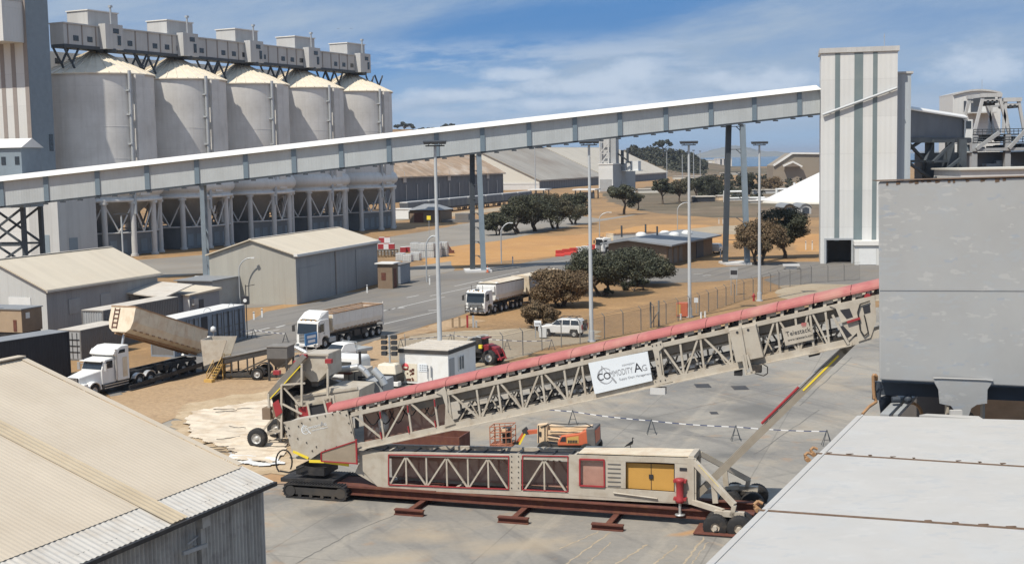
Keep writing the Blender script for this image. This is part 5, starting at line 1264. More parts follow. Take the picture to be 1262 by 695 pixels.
m.build('side_window', 'glass_dark', cab)
m = MB(); m.bar((-1.0, -1.05, 2.55), (-1.0, 1.05, 2.55), .3, .06); m.build('sun_visor', 'clean_white', cab)
m = MB(); m.prism([(-2.45, .85), (-2.45, 2.72), (-2.0, 2.9), (-2.2, 3.2), (-2.9, 3.48), (-3.75, 3.48), (-3.75, .85)], 'y', -1.18, 1.18); sl = m.build('sleeper', 'clean_white', t1, bevel=.08)
m = MB(); m.hexa([(-2.12,-.95,2.98),(-2.12,-.3,2.98),(-2.2,-.3,2.98),(-2.2,-.95,2.98),(-2.33,-.9,3.22),(-2.33,-.3,3.22),(-2.4,-.3,3.22),(-2.4,-.9,3.22)]); m.hexa([(-2.12,.3,2.98),(-2.12,.95,2.98),(-2.2,.95,2.98),(-2.2,.3,2.98),(-2.33,.3,3.22),(-2.33,.9,3.22),(-2.4,.9,3.22),(-2.4,.3,3.22)])
m.prism([(-2.55, 2.95), (-2.75, 3.2), (-3.3, 3.2), (-3.3, 2.95)], 'y', 1.184, 1.2); m.build('roof_window', 'glass_dark', sl)
m = MB(); m.box(-3.5, -3.0, 1.184, 1.2, 1.1, 2.6); m.build('locker_door', 'cream_tipper', sl)
for s_ in (-1, 1):
    m = MB(); m.tube((-2.35, s_*1.12, 1.0), (-2.35, s_*1.12, 3.3), .08, n=8); m.build('exhaust_stack', 'silver_duct', t1)
    m = MB(); m.bar((-1.25, s_*1.0, 2.3), (-1.0, s_*1.3, 2.3), .04); m.box(-1.06, -.98, s_*1.3-.12, s_*1.3+.12, 1.85, 2.4); m.build('mirror', 'silver_duct', cab)
m = MB(); m.box(-3.7, -1.0, .75, 1.12, .4, .82); m.box(-3.7, -1.0, -1.12, -.75, .4, .82); m.build('fuel_tank', 'black_steel', t1, bevel=.08)
m = MB()
for z in (.5, .7): m.box(-3.65, -1.05, 1.122, 1.15, z, z+.05)
m.build('step', 'silver_duct', t1)
m = MB(); m.box(1.12, 1.3, -1.15, 1.15, .35, .72); m.build('bumper', 'silver_duct', t1, bevel=.04)
chassis(t1, .9, -6.7, .85); chassis(t1, -4.2, -12.4, 1.1, .5)
axles(t1, [0], .52, 1.0); axles(t1, [-4.85, -6.1], .5, 1.0); axles(t1, [-8.9, -10.1, -11.3], .48, 1.0, z0=.15)
m = MB(); m.box(-7.2, -4.0, 1.05, 1.2, 1.05, 1.12) if 0 else None
for x in (-4.85, -6.1):
    arc = [(x+math.cos(math.pi*k/8)*.66, .5+math.sin(math.pi*k/8)*.62) for k in range(1, 8)]
    inn = [(x+math.cos(math.pi*k/8)*.58, .5+math.sin(math.pi*k/8)*.56) for k in range(7, 0, -1)]
    for s_ in (-1, 1): m.prism(arc+inn, 'y', s_*.8, s_*1.18)
m.build('mudguard', 'silver_duct', t1)
ang_ = R(18.8); piv = Vector((-12.3, 0, 1.55))
Mt = Matrix.Translation(piv) @ Matrix.Rotation(ang_*1, 4, 'Y').inverted() @ Matrix.Translation(-piv)
b = tub(t1, -3.7, -12.6, 1.55, 3.5, 'cream_tipper', M=Mt)
m = MB()
for z in (1.9, 2.25, 2.6, 2.95, 3.25): m.box(-3.6, -3.54, -.75, -.3, z-.03, z+.03)
m.box(-3.6, -3.55, -.78, -.73, 1.8, 3.4); m.box(-3.6, -3.55, -.32, -.27, 1.8, 3.4); xf(m, Mt); m.build('ladder', 'rust_brown', b)
m = MB(); m.box(-4.2, -3.8, -.25, .25, 1.2, 1.5); 
top = Mt @ Vector((-4.2, 0, 1.6)); m.tube((-4.0, 0, 1.0), (-4.1, 0, 2.5), .14, n=8); m.tube((-4.1, 0, 2.5), top, .10, n=8); m.build('tipping_ram', 'silver_duct', t1)
m = MB(); m.hexa([(-12.65,-1.2,1.2),(-12.65,1.2,1.2),(-12.72,1.2,1.2),(-12.72,-1.2,1.2),(-14.0,-1.25,2.7),(-14.0,1.25,2.7),(-14.1,1.25,2.7),(-14.1,-1.25,2.7)]); m.build('tailgate', 'off_white_tipper', t1)
m = MB(); m.box(-7.6, -6.9, .8, 1.1, .9, 1.4); m.box(-8.3, -7.9, .85, 1.1, .75, 1.2); m.build('tool_box', 'black_steel', t1)
# the dump ramp the trailer stands on
rp_ = T('dump_ramp', 'low dark steel drive over ramp beneath the raised tipper trailer', 'ramp', G(103, 489), heading(25))
m = MB()
for y in (1.55, -1.55):
    m.bar((-3.2, y, .25), (-12.6, y, .75), .15, .3)
    for x in np.arange(-4, -12.6, -1.0): m.bar((x, y, 0), (x, y, .3+(-x-3.2)*.053), .1)
m.bar((-3.0, 1.75, .05), (-12.8, 1.75, .15), .3, .1)
m.build('side_rail', 'black_steel', rp_)
m = MB(); m.hexa([(-3,-1.4,0),(-3,1.4,0),(-12.6,1.4,0),(-12.6,-1.4,0),(-3,-1.4,.02),(-3,1.4,.02),(-12.6,1.4,.15),(-12.6,-1.4,.15)]); m.build('deck', 'black_steel', rp_)
# white four wheel drive
def carbody(root, L_=4.4, kind='suv'):
    W = .92
    if kind == 'suv':
        low = [(2.2, .45), (2.22, .85), (2.05, 1.0), (1.05, 1.1), (-2.15, 1.12), (-2.2, .5), (-1.85, .42), (-1.75, .78), (-1.05, .78), (-.95, .42), (.95, .42), (1.05, .78), (1.75, .78), (1.85, .42)]
        top = [(1.12, 1.08), (.3, 1.66), (-.25, 1.74), (-1.75, 1.70), (-2.15, 1.12)]
    else:
        low = [(2.2, .5), (2.2, .95), (2.0, 1.08), (1.0, 1.18), (-.9, 1.2), (-.9, .5), (.9, .45), (1.0, .82), (1.7, .82), (1.8, .45)]
        top = [(1.0, 1.18), (.35, 1.78), (-.1, 1.84), (-.85, 1.82), (-.9, 1.2)]
    m = MB(); m.prism(low, 'y', -W, W); bd = m.build('body', 'clean_white', root, bevel=.05)
    n = len(top); m = MB(); vs = [(x, -W+.02+(.14 if z > 1.3 else 0), z) for x, z in top]+[(x, W-.02-(.14 if z > 1.3 else 0), z) for x, z in top]
    m.add(vs, [tuple(range(n)), tuple(range(2*n-1, n-1, -1))]+[(i, n+i, n+(i+1) % n, (i+1) % n) for i in range(n)]); rf = m.build('cabin', 'clean_white', root, bevel=.04)
    m = MB()
    for s_ in (-1, 1):
        def P(x, z): 
            f = (z-1.12)/.62; return (x, s_*(W-.02-.14*max(0, min(1, f))+.012), z)
        if kind == 'suv':
            for a in ([(.82, 1.2), (.32, 1.63), (-.18, 1.66), (-.18, 1.2)], [(-.26, 1.2), (-.26, 1.66), (-1.0, 1.66), (-1.0, 1.2)], [(-1.1, 1.2), (-1.1, 1.65), (-1.8, 1.62), (-1.95, 1.2)]): m.quad(*[P(*q) for q in a])
        else:
            m.quad(*[P(*q) for q in [(.78, 1.26), (.32, 1.7), (-.6, 1.72), (-.6, 1.26)]])
    m.build('side_window', 'glass_dark', rf)
    m = MB(); x0, z0, x1, z1 = (1.0, 1.16, .42, 1.68) if kind == 'suv' else (.95, 1.24, .42, 1.74)
    m.quad((x0+.02, -W+.12, z0), (x0+.02, W-.12, z0), (x1+.02, W-.2, z1), (x1+.02, -W+.2, z1)); m.build('windscreen', 'glass_dark', rf)
    for x in (1.4, -1.4):
        for s_ in (-1, 1): wheel(root, x, s_*.8, .37, .37, .24)
    for s_ in (-1, 1):
        m = MB(); m.box(2.2, 2.24, s_*.68-.16, s_*.68+.16, .75, .93); m.build('headlight', 'glass_blue', bd)
    m = MB(); m.box(2.2, 2.3, -.85, .85, .45, .68); m.build('bumper', 'chassis_dark', bd)
    return bd
suv = T('four_wheel_drive', 'white four wheel drive wagon with rear spare wheel parked on the pale gravel', 'car', G(694, 414), 158)
bd = carbody(suv)
m = MB(); m.box(-2.26, -2.2, -.62, .62, 1.2, 1.62); m.build('rear_window', 'glass_dark', bd)
for s_ in (-1, 1):
    m = MB(); m.box(-2.25, -2.19, s_*.8-.09, s_*.8+.09, .8, 1.25); m.build('tail_light', 'guard_red', bd)
wheel(suv, -2.36, 0.25, 1.0, .34, .2, 'spare_wheel').rotation_euler = (0, 0, R(90))
m = MB()
for y in (-.6, .6): m.bar((.2, y, 1.86), (-1.7, y, 1.86), .05)
for x in (-1.5, -.8, 0): m.bar((x, -.6, 1.9), (x, .6, 1.9), .05)
m.build('roof_rack', 'chassis_dark', suv)
ute = T('tray_ute', 'white single cab ute with grey flat tray parked behind the hopper', 'car', G(421, 449), -128)
carbody(ute, kind='ute'); 
m = MB(); m.box(-2.8, -1.0, -.95, .95, .95, 1.02)
for s_ in (-1, 1): m.box(-2.8, -1.0, s_*.95-.03, s_*.95+.03, 1.02, 1.22)
m.box(-2.83, -2.77, -.95, .95, 1.02, 1.22); m.build('tray', 'galv', ute)
m = MB(); m.box(-2.7, 0, -.4, .4, .6, .94)
for y in (-.85, .85): m.tube((-1.02, y, 1.0), (-1.02, y, 1.85), .04, n=5)
m.tube((-1.02, -.85, 1.85), (-1.02, .85, 1.85), .04, n=5); m.tube((-1.02, -.85, 1.45), (-1.02, .85, 1.45), .03, n=5); m.build('headboard', 'galv', ute)
far = T('white_car', 'small white car half hidden behind the right end of the amenities block', 'car', G(883, 312), 70); carbody(far)
# tractor
tk = T('red_tractor', 'red and black tractor with curved cab behind the portable office', 'tractor', G(590, 447), 150); tk.scale = (.85, .85, .85)
m = MB(); m.prism([(.9, 1.1), (1.0, 1.9), (.5, 2.45), (-.3, 2.62), (-.8, 2.5), (-.85, 1.1)], 'y', -.7, .7); cab = m.build('cab', 'black_steel', tk, bevel=.06)
m = MB()
for s_ in (-1, 1): m.prism([(.8, 1.4), (.85, 1.85), (.45, 2.3), (-.15, 2.42), (-.2, 1.4)], 'y', s_*.704, s_*.72)
m.build('side_window', 'glass_blue', cab)
m = MB(); pts = [(1.02, 1.1), (1.1, 1.95), (.55, 2.55), (-.3, 2.72), (-.75, 2.66)]
for s_ in (-.72, .72): m.path([(x, s_, z) for x, z in pts], .05)
m.build('cab_frame', 'galv', cab)
m = MB(); m.prism([(-.85, 1.0), (-.85, 1.9), (-1.3, 2.0), (-2.3, 1.7), (-2.45, 1.0)], 'y', -.55, .55); m.build('engine_cover', 'tractor_red', tk, bevel=.08)
m = MB(); m.box(-1.2, -.7, -.6, .6, 2.5, 2.6); m.build('rear_roof', 'tractor_red', cab); m = MB(); m.box(-.95, -.6, .72, .95, 1.6, 1.95); m.build('work_light', 'hazard_yellow', cab)
m = MB(); m.box(-2.3, 1.6, -.4, .4, .6, 1.05); m.build('chassis', 'black_steel', tk)
for x, r in ((.9, .75), (-1.75, .75)):
    for s_ in (-1, 1): wheel(tk, x, s_*.85, r, r, .45)
m = MB(); m.tube((-2.6, -.6, .6), (-2.6, .6, .6), .12, n=8); m.bar((-2.4, -.5, 1.5), (-2.9, -.5, .5), .1); m.bar((-2.4, .5, 1.5), (-2.9, .5, .5), .1); m.build('rear_linkage', 'guard_red', tk)
# a second white bonneted machine behind the hopper with black stacks
wt = T('white_truck', 'white rounded truck body with two black exhaust stacks just behind the hopper', 'truck', G(434, 477), -20)
m = MB(); m.prism([(-1.5, .8), (-1.5, 2.1), (-1.3, 2.45), (1.0, 2.45), (1.15, 2.2), (1.15, .8)], 'y', -1.0, 1.0); bd = m.build('cab', 'clean_white', wt, bevel=.12)
m = MB(); m.box(-1.4, 1.2, -1.1, 1.1, .35, .8); m.build('chassis', 'chassis_dark', wt)
for x in (-1.25, 1.3):
    m = MB(); m.tube((x, -1.12, .9), (x, -1.12, 2.95), .1, n=8); m.build('exhaust_stack', 'black_steel', wt)
for x in (-.9, .8):
    for s_ in (-1, 1): wheel(wt, x, s_*.95, .45, .45, .28)
m = MB(); m.box(-.7, .5, -1.03, -1.003, 1.5, 2.1); m.build('side_window', 'glass_dark', bd)
# ------------------------------------------------------------------ mobile ship loader
class Fr:
    def __init__(s, loc, rz): s.M, s.I = frame(loc, rz); s.o = s.I @ CAM; s.R3 = s.I.to_3x3()
    def at(s, px, py, y=0.0):
        d = s.R3 @ ray(px, py); t = (y-s.o.y)/d.y; p = s.o+d*t; return Vector((p.x, y, p.z))
    def x(s, px, py, y=0.0): return s.at(px, py, y).x
LO = G(395, 612); LRZ = -18.3
ld = T('mobile_ship_loader', 'long beige conveyor ship loader with red hood, lattice boom and crawler chassis in the yard', 'ship loader', LO, LRZ)
f = Fr(LO, LRZ); B0, B1 = .0, 1.45          # near and far faces of the boom
def bt(x): return 0
pa, pb = f.at(437, 555), f.at(1040, 427.5); kb = (pb.z-pa.z)/(pb.x-pa.x)
def zb_(x): return pa.z+(x-pa.x)*kb          # lower edge of the lower chord
pc, pd = f.at(470, 500), f.at(1020, 377); kt = (pd.z-pc.z)/(pd.x-pc.x)
def zt_(x): return pc.z+(x-pc.x)*kt          # upper edge of the upper chord
def bx(px): # x on boom where mid-height projects to px
    lo, hi = -6, 40
    for _ in range(40):
        md = (lo+hi)/2; w_ = f.M @ Vector((md, 0, (zb_(md)+zt_(md))/2)); q = w_-CAM; X = CX+F*q.dot(_r)/q.dot(_f)
        if X < px: lo = md
        else: hi = md
    return lo
xL, xR = bx(434), bx(1050)
dB = Vector((1, 0, kb)).normalized()
m = MB()
for y in (B0, B1):
    m.bar((xL, y, zb_(xL)+.16), (xR, y, zb_(xR)+.16), .14, .32); m.bar((xL, y, zt_(xL)-.10), (xR, y, zt_(xR)-.10), .14, .2)
    m.bar((xL, y-.16 if y == B0 else y, zb_(xL)+.03), (xR, y-.16 if y == B0 else y, zb_(xR)+.03), .22, .05)
boom = m.build('boom', 'loader_beige', ld)
nodes = [bx(p) for p in (437, 473, 507, 540)]; nodes2 = [bx(p) for p in (557, 592, 618, 645, 672, 700, 722)]
nodes3 = [bx(p) for p in (818, 843, 868, 903)]; nodes4 = [bx(p) for p in (938, 962, 985, 1003, 1022)]
def web(y, nd, w_=.085, alt=0):
    class m:
        bar = staticmethod(lambda *a: MB().bar(*a).build('web_brace', 'loader_beige', boom))
    for i, x in enumerate(nd):
        m.bar((x, y, zb_(x)+.25), (x-.18, y, zt_(x-.18)-.12), w_, w_*1.1)
    for i in range(len(nd)-1):
        a, b = nd[i], nd[i+1]
        if (i+alt) % 2 == 0: m.bar((a-.1, y, zt_(a)-.12), (b-.05, y, zb_(b)+.25), w_, w_)
        else: m.bar((a+.05, y, zb_(a)+.25), (b-.25, y, zt_(b)-.12), w_, w_)
for nd, alt in ((nodes2, 0), (nodes3, 0), (nodes4, 1)): web(B0, nd, alt=alt)
for nd, alt in ((nodes2, 1), (nodes3, 1), (nodes4, 0), (nodes, 1)): web(B1, nd, .08, alt)
web(B0, nodes)
for x in nodes[1:]:
    for k in ((x-.10, .28, x-.16, .62),): MB().bar((x-.10, B0-.06, zb_(x)+.28), (x-.16, B0-.06, zb_(x)+.62), .12, .05).build('red_fitting', 'guard_red', boom); MB().bar((x-.12, B0-.06, zt_(x)-.65), (x-.15, B0-.06, zt_(x)-.3), .12, .05).build('red_fitting', 'guard_red', boom)
m = MB(); x0, x1 = nodes[0], nodes[-1]      # red mesh guard behind the first bay
m.hexa([(x0,B1-.35,zb_(x0)+.2),(x1,B1-.35,zb_(x1)+.2),(x1,B1-.3,zb_(x1)+.2),(x0,B1-.3,zb_(x0)+.2),(x0,B1-.35,zt_(x0)-.3),(x1,B1-.35,zt_(x1)-.3),(x1,B1-.3,zt_(x1)-.3),(x0,B1-.3,zt_(x0)-.3)])
m.build('mesh_guard', 'mesh_red', boom)
# belt pans and the nested inner conveyor
m = MB(); xa, xb = bx(505), xR
m.hexa([(xa,.25,zt_(xa)-.62),(xb,.25,zt_(xb)-.62),(xb,1.2,zt_(xb)-.62),(xa,1.2,zt_(xa)-.62),(xa,.12,zt_(xa)-.22),(xb,.12,zt_(xb)-.22),(xb,1.33,zt_(xb)-.22),(xa,1.33,zt_(xa)-.22)]); m.build('belt_pan', 'belt_pan', boom)
m = MB(); xa = bx(560); xb = bx(1030)
m.bar((xa, .5, zb_(xa)+.75), (xb, .5, zb_(xb)+.72), .1, .16); m.bar((xa, 1.1, zb_(xa)+.75), (xb, 1.1, zb_(xb)+.72), .1, .16)
m.bar((xa, .5, zb_(xa)+.42), (xb, .5, zb_(xb)+.42), .08, .1); m.bar((xa, 1.1, zb_(xa)+.42), (xb, 1.1, zb_(xb)+.42), .08, .1)
q = xa
while q < xb: m.bar((q, .5, zb_(q)+.42), (q+.25, .5, zb_(q)+.75), .07); m.bar((q, 1.1, zb_(q)+.42), (q+.25, 1.1, zb_(q)+.75), .07); m.tube((q+.1, .5, zb_(q)+.72), (q+.1, 1.1, zb_(q)+.72), .07, n=6); q += .75
m.build('inner_conveyor', 'black_steel', boom)
m = MB(); q = bx(562); i = 0
while q < bx(1015):
    for y in (.42, 1.12): m.bar((q+.55*(i % 2), y, zb_(q)+.3), (q+.55*((i+1) % 2), y, zt_(q)-.75), .06, .06)
    q += .55; i += 1
for y in (.42, 1.12): m.bar((bx(562), y, zb_(bx(562))+.3), (bx(1015), y, zb_(bx(1015))+.3), .08, .12); m.bar((bx(562), y, zt_(bx(562))-.75), (bx(1015), y, zt_(bx(1015))-.75), .08, .1)
m.build('inner_frame', 'loader_beige', boom)
m = MB(); xa = bx(700); q = xa
while q < bx(1010): m.box(q, q+.55, .55, 1.05, zb_(q)+.5, zb_(q)+.72); q += .9
m.build('return_roller', 'plastic_white', boom)
m = MB()                                  # loose hoses hanging in the first bays
for k in range(6):
    a = x0+(x1-x0)*(.1+.14*k); b = a+.9
    pts = [(a+(b-a)*t/6, .3+.1*k % .5, (zt_(a)-.35)*(1-t/6)+(zt_(b)-.45)*(t/6)-1.0*math.sin(math.pi*t/6)*(.5+.1*(k % 3))) for t in range(7)]
    m.path(pts, .03, 5)
m.build('hose', 'rubber', boom)
m = MB(); q = bx(463); m.ball((q, 1.0, zb_(q)+1.0), .3, 6, 1.8); q = bx(462); m.build('filter_bag', 'tarp_white', boom)
# red hood along the top
hz0 = lambda x: zt_(x)+.33
xh0, xh1 = bx(408)-.1, bx(1095)
seg = 17; nP = 10
for k in range(seg):
    a = xh0+(xh1-xh0)*k/seg+.012; b = xh0+(xh1-xh0)*(k+1)/seg-.012
    m = MB()
    def ring(x, dr): return [(x, .72-math.cos(math.pi*i/nP)*(.76+dr), hz0(x)+math.sin(math.pi*i/nP)**.65*(.30+dr)) for i in range(nP+1)]
    r1, r2 = ring(a, 0), ring(b, 0); r3, r4 = ring(b, -.03), ring(a, -.03); n = nP+1
    m.add(r1+r2, [(i, i+1, n+i+1, n+i) for i in range(nP)], True); m.add(r4+r3, [(i, i+1, n+i+1, n+i) for i in range(nP)], True)
    for ra, rb in ((r1, r4), (r2, r3)): m.add(ra+rb, [(i, i+1, n+i+1, n+i) for i in range(nP)])
    m.bar((a, -.04, hz0(a)-.02), (b, -.04, hz0(b)-.02), .05, .09)
    m.build('hood_segment', 'hood_red', boom)
q = xh0+.3; i = 0
while q < xh1-.3:
    m = MB()
    for y in (.08, 1.38): m.box(q-.07, q+.07, y-.05, y+.05, zt_(q)-.02, hz0(q)+.02)
    m.bar((q-.05, .08, zt_(q)+.18), (q+.35, .08, zt_(q+.35)+.18), .05, .2) if i % 2 else None
    m.build('hood_bracket', 'loader_beige', boom)
    q += .62; i += 1
m = MB(); q = xh0+.6
while q < xh1-.4: m.tube((q, .2, zt_(q)+.1), (q, 1.3, zt_(q)+.1), .09, n=6); m.box(q+.1, q+.5, .2, .3, zt_(q)+.0, zt_(q)+.26); q += 1.24
m.hexa([(xh0+.4,.3,zt_(xh0+.4)+.2),(xh1,.3,zt_(xh1)+.2),(xh1,1.2,zt_(xh1)+.2),(xh0+.4,1.2,zt_(xh0+.4)+.2),(xh0+.4,.25,zt_(xh0+.4)+.28),(xh1,.25,zt_(xh1)+.28),(xh1,1.25,zt_(xh1)+.28),(xh0+.4,1.25,zt_(xh0+.4)+.28)])
m.build('belt_roller', 'black_steel', boom)
# tail plate with its white ring logo and bolts
def poly(pts, y): return [(lambda p: (p.x, p.z))(f.at(a, b, y)) for a, b in pts]
m = MB(); pl = poly([(349,520),(428,505.5),(437,542),(440,546),(396,556.5),(382,566),(360,557)], -.12); m.prism(pl, 'y', -.12, -.06)
pl2 = poly([(352,521),(428,508),(437,545),(396,558),(380,566),(360,557)], 1.45); m.prism(pl2, 'y', 1.45, 1.5)
tp = m.build('tail_plate', 'loader_beige', boom)
m = MB(); e = poly([(352,521),(428,508)], 0); m.hexa([(e[0][0],-.06,e[0][1]-.05),(e[1][0],-.06,e[1][1]-.05),(e[1][0],1.45,e[1][1]-.05),(e[0][0],1.45,e[0][1]-.05),(e[0][0],-.06,e[0][1]),(e[1][0],-.06,e[1][1]),(e[1][0],1.45,e[1][1]),(e[0][0],1.45,e[0][1])]); m.build('tail_cover', 'loader_beige', boom)
m = MB()
for (a, b) in ((351,523),(353,531),(355,541),(357,548),(356,527),(368,525),(372,521),(382,516),(391,514),(401,512),(410,510),(419,508),(357,536),(367,540),(378,545),(390,550),(385,555),(427,511),(430,521),(433,532),(401,554),(415,550)):
    p = f.at(a, b, -.12); m.tube((p.x, -.125, p.z), (p.x, -.165, p.z), .035, n=6)
m.build('bolt', 'black_steel', tp)
def logo(parent, cx, cz, y, sc_, tilt, ring='ink_grey', let='ink', full=True):
    Mx = Matrix.Translation((cx, y, cz)) @ Matrix.Rotation(-tilt, 4, 'Y')
    m = MB(); n = 40; a0, a1 = R(38), R(322)
    for i in range(n):
        t0, t1 = a0+(a1-a0)*i/n, a0+(a1-a0)*(i+1)/n; wv = lambda t: .035+.05*max(0, math.cos(t-math.pi))
        P = lambda t, r: (math.cos(t)*r*sc_, 0, math.sin(t)*r*sc_)
        m.quad(P(t0, .56), P(t1, .56), P(t1, .56-wv(t1)*1.6), P(t0, .56-wv(t0)*1.6))
    for a, b, w_ in (((-.1, .72), (-.18, .2), .05), ((-.1, .72), (.32, -.05), .05), ((.42, -.16), (.66, -.62), .12)):
        d = Vector((b[0]-a[0], 0, b[1]-a[1])).normalized(); nn = Vector((d.z, 0, -d.x))*w_*sc_/2; A_ = Vector((a[0], 0, a[1]))*sc_; B_ = Vector((b[0], 0, b[1]))*sc_
        m.quad(A_-nn, A_+nn, B_+nn, B_-nn)
    xf(m, Mx); m.build('ring_logo', ring, parent)
    return Mx
def put(parent, body, size, mt, Mx, lx, lz, align='LEFT', sx=1):
    return text(body, size, mt, parent, Mx @ Matrix.Translation((lx, -.004, lz)) @ FACE, 'lettering', .003, align, sx)
c = f.at(376, 529.5, -.13); Mx = logo(tp, c.x, c.z, -.128, .40, math.atan(kb), 'sign_white', 'sign_white')
put(tp, 'CO', .22, 'sign_white', Mx, -.15, 0); put(tp, 'MMODITY', .17, 'sign_white', Mx, .22, .05, sx=.9); put(tp, 'A', .34, 'ink_grey', Mx, .92, .1); put(tp, 'G', .2, 'sign_white', Mx, 1.13, .05); put(tp, 'Supply Chain Management', .09, 'sign_white', Mx, .35, -.11)
# main sign board
s0 = [f.at(*p, -.2) for p in ((725,447.5),(798,433),(804,469),(733,485.5))]
m = MB(); m.prism([(p.x, p.z) for p in s0], 'y', -.2, -.15); sb = m.build('sign_board', 'sign_white', boom); sb['label'] = 'white sign board with grey ring logo'
cx = (s0[0]+s0[3])/2; tl = math.atan2(s0[1].z-s0[0].z, s0[1].x-s0[0].x); wS = (s0[1]-s0[0]).length
org = cx+Vector((math.cos(tl), 0, math.sin(tl)))*wS*.235; Mx = logo(sb, org.x, org.z, -.205, wS*.235, tl)
k = wS/2.9
put(sb, 'C', .46*k, 'ink', Mx, -.42*k, -.02*k, sx=1.05); put(sb, 'O', .46*k, 'ink', Mx, -.10*k, -.02*k); put(sb, 'MMODITY', .40*k, 'ink_grey', Mx, .22*k, .03*k, sx=.62); put(sb, 'A', .60*k, 'ink', Mx, 1.42*k, .08*k, sx=.95); put(sb, 'G', .40*k, 'ink_grey', Mx, 1.78*k, .02*k, sx=.95)
put(sb, 'COMMODITY', .10*k, 'ink_grey', Mx, .90*k, .33*k); put(sb, 'Supply Chain Management', .145*k, 'ink_grey', Mx, .62*k, -.28*k)
# joint plates and hung boxes
def plate(name, pts, y0, y1, mt='loader_beige', parent=None, bev=0):
    m = MB(); m.prism(poly(pts, y0), 'y', y0, y1); return m.build(name, mt, parent or boom, bevel=bev)
plate('joint_plate', [(537,484),(548,476),(551,488),(552,508),(561,522),(548,526),(549,500),(545,487)], -.13, -.07)
jp = plate('joint_plate', [(802,424),(815,420),(818,427),(812,433),(816,462),(829,470),(806,476),(811,466),(806,436)], -.13, -.07)
m = MB()
for (a, b) in ((804,426),(809,425),(814,424),(808,470),(814,469),(820,468),(810,442),(811,450)): p = f.at(a, b, -.13); m.tube((p.x, -.135, p.z), (p.x, -.16, p.z), .03, n=6)
m.build('bolt', 'black_steel', jp)
bxp = plate('winch_box', [(898,407),(931,400),(941,440),(907,447)], -.45, .0, bev=.02)
m = MB(); 
for (a, b) in ((908.5,409.5),(922,406.5)): p = f.at(a, b, -.46); m.tube((p.x, -.455, p.z), (p.x, -.47, p.z), .06, n=8)
m.build('grommet', 'ink', bxp)
m = MB(); a, b = f.at(912, 403, -.5), f.at(921, 455, -.5); m.bar(a, b, .12, .12); m.bar(f.at(921,437,-.55), f.at(927,460,-.55), .1); m.bar(f.at(915,437,-.55), f.at(920,462,-.55), .1); m.bar(f.at(920,461,-.55), f.at(931,458,-.55), .1); m.build('stand_post', 'loader_beige', boom)
m = MB(); m.box(f.at(926,450,-.5).x, f.at(938,450,-.5).x, -.55, -.2, f.at(930,459,-.5).z, f.at(930,450,-.5).z); m.path([f.at(938,447,-.5), f.at(946,452,-.5), f.at(946,460,-.5), f.at(941,463,-.5), f.at(930,460,-.5)], .025, 5); m.build('hose', 'rubber', boom)
np_ = plate('name_panel', [(963,405),(996,397),(1003,418),(968,426)], -.12, -.06)
c = f.at(983.5, 409, -.13); Mx = Matrix.Translation((c.x, -.125, c.z)) @ Matrix.Rotation(-math.atan(kb), 4, 'Y')
put(np_, 'Telestack', .30, 'ink', Mx, 0, .0, 'CENTER', .95); put(np_, 'www.telestack.com', .155, 'ink', Mx, .05, -.27, 'CENTER', .95)
m = MB(); m.quad((.2,-.002,.24), (.42,-.002,.21), (.46,-.002,.33), (.24,-.002,.36)); m.quad((.22,-.002,.18), (.4,-.002,.16), (.41,-.002,.19), (.23,-.002,.21)); xf(m, Mx); m.build('red_emblem', 'hood_red', np_)
# head end plate with cut outs
def ringplate(name, outer, holes, y0, y1):
    import bmesh
    m = MB(); m.prism(poly(outer, y0), 'y', y0, y1); o = m.build(name, 'loader_beige', boom)
    k_ = MB()
    for h in holes: k_.prism(poly(h, y0), 'y', y0-.01, y0-.004)
    k_.build('cut_out', 'ink', o); return o
ringplate('head_plate', [(1022,377),(1078,364),(1080,395),(1073,416),(1058,421),(1056,410),(1046,420),(1030,380)], [[(1035,382),(1047,380),(1052,392),(1044,394)], [(1063,378),(1072,375),(1073,385),(1065,387)], [(1034,403),(1039,401),(1050,413),(1045,416),(1037,414)]], -.13, -.05)
m = MB(); m.path([f.at(*p, -.2) for p in ((1072,371),(1060,375),(1057,385),(1059,396),(1060,406),(1065,414),(1070,410),(1067,396),(1065,388))], .03, 5); m.build('hose', 'rubber', boom)
m = MB(); m.tube((f.at(1069,366,-.1).x, -.12, f.at(1069,366,-.1).z), (f.at(1069,366,-.1).x, 1.5, f.at(1069,366,-.1).z), .14, n=14); m.build('head_drum', 'guard_red', boom)
m = MB(); m.bar(f.at(1044,397,-.2), f.at(1060,392,-.2), .12, .1); m.build('warning_light', 'guard_red', boom)
m = MB(); m.bar(f.at(1026,388,-.15), f.at(1046,424,-.15), .14, .1); m.bar(f.at(1030,399,-.15), f.at(1058,390,-.15), .12, .08); m.build('head_brace', 'loader_beige', boom)
m = MB(); c = f.at(1004, 437, 0); m.bar(f.at(997,437,.1), f.at(1010,434,.1), .5, .16); m.box(c.x-3.55, c.x-3.2, -.2, .1, zb_(c.x-3.4)-.26, zb_(c.x-3.4)); m.build('chord_bracket', 'black_steel', boom)
m = MB(); c = f.at(812, 478, 0); m.box(c.x-.35, c.x+.35, -.3, .1, c.z-.25, c.z+.05); m.build('lashing_block', 'concrete_col', boom)
# head chute running on behind the raised hatch
m = MB(); xq = xR
for y in (B0, B1): m.bar((xq, y, zb_(xq)+.16), (xq+4.5, y, zb_(xq+4.5)+.6), .14, .32); m.bar((xq, y, zt_(xq)-.1), (xq+4.5, y, zt_(xq+4.5)-.1), .14, .2)
m.build('boom_tip', 'loader_beige', boom)
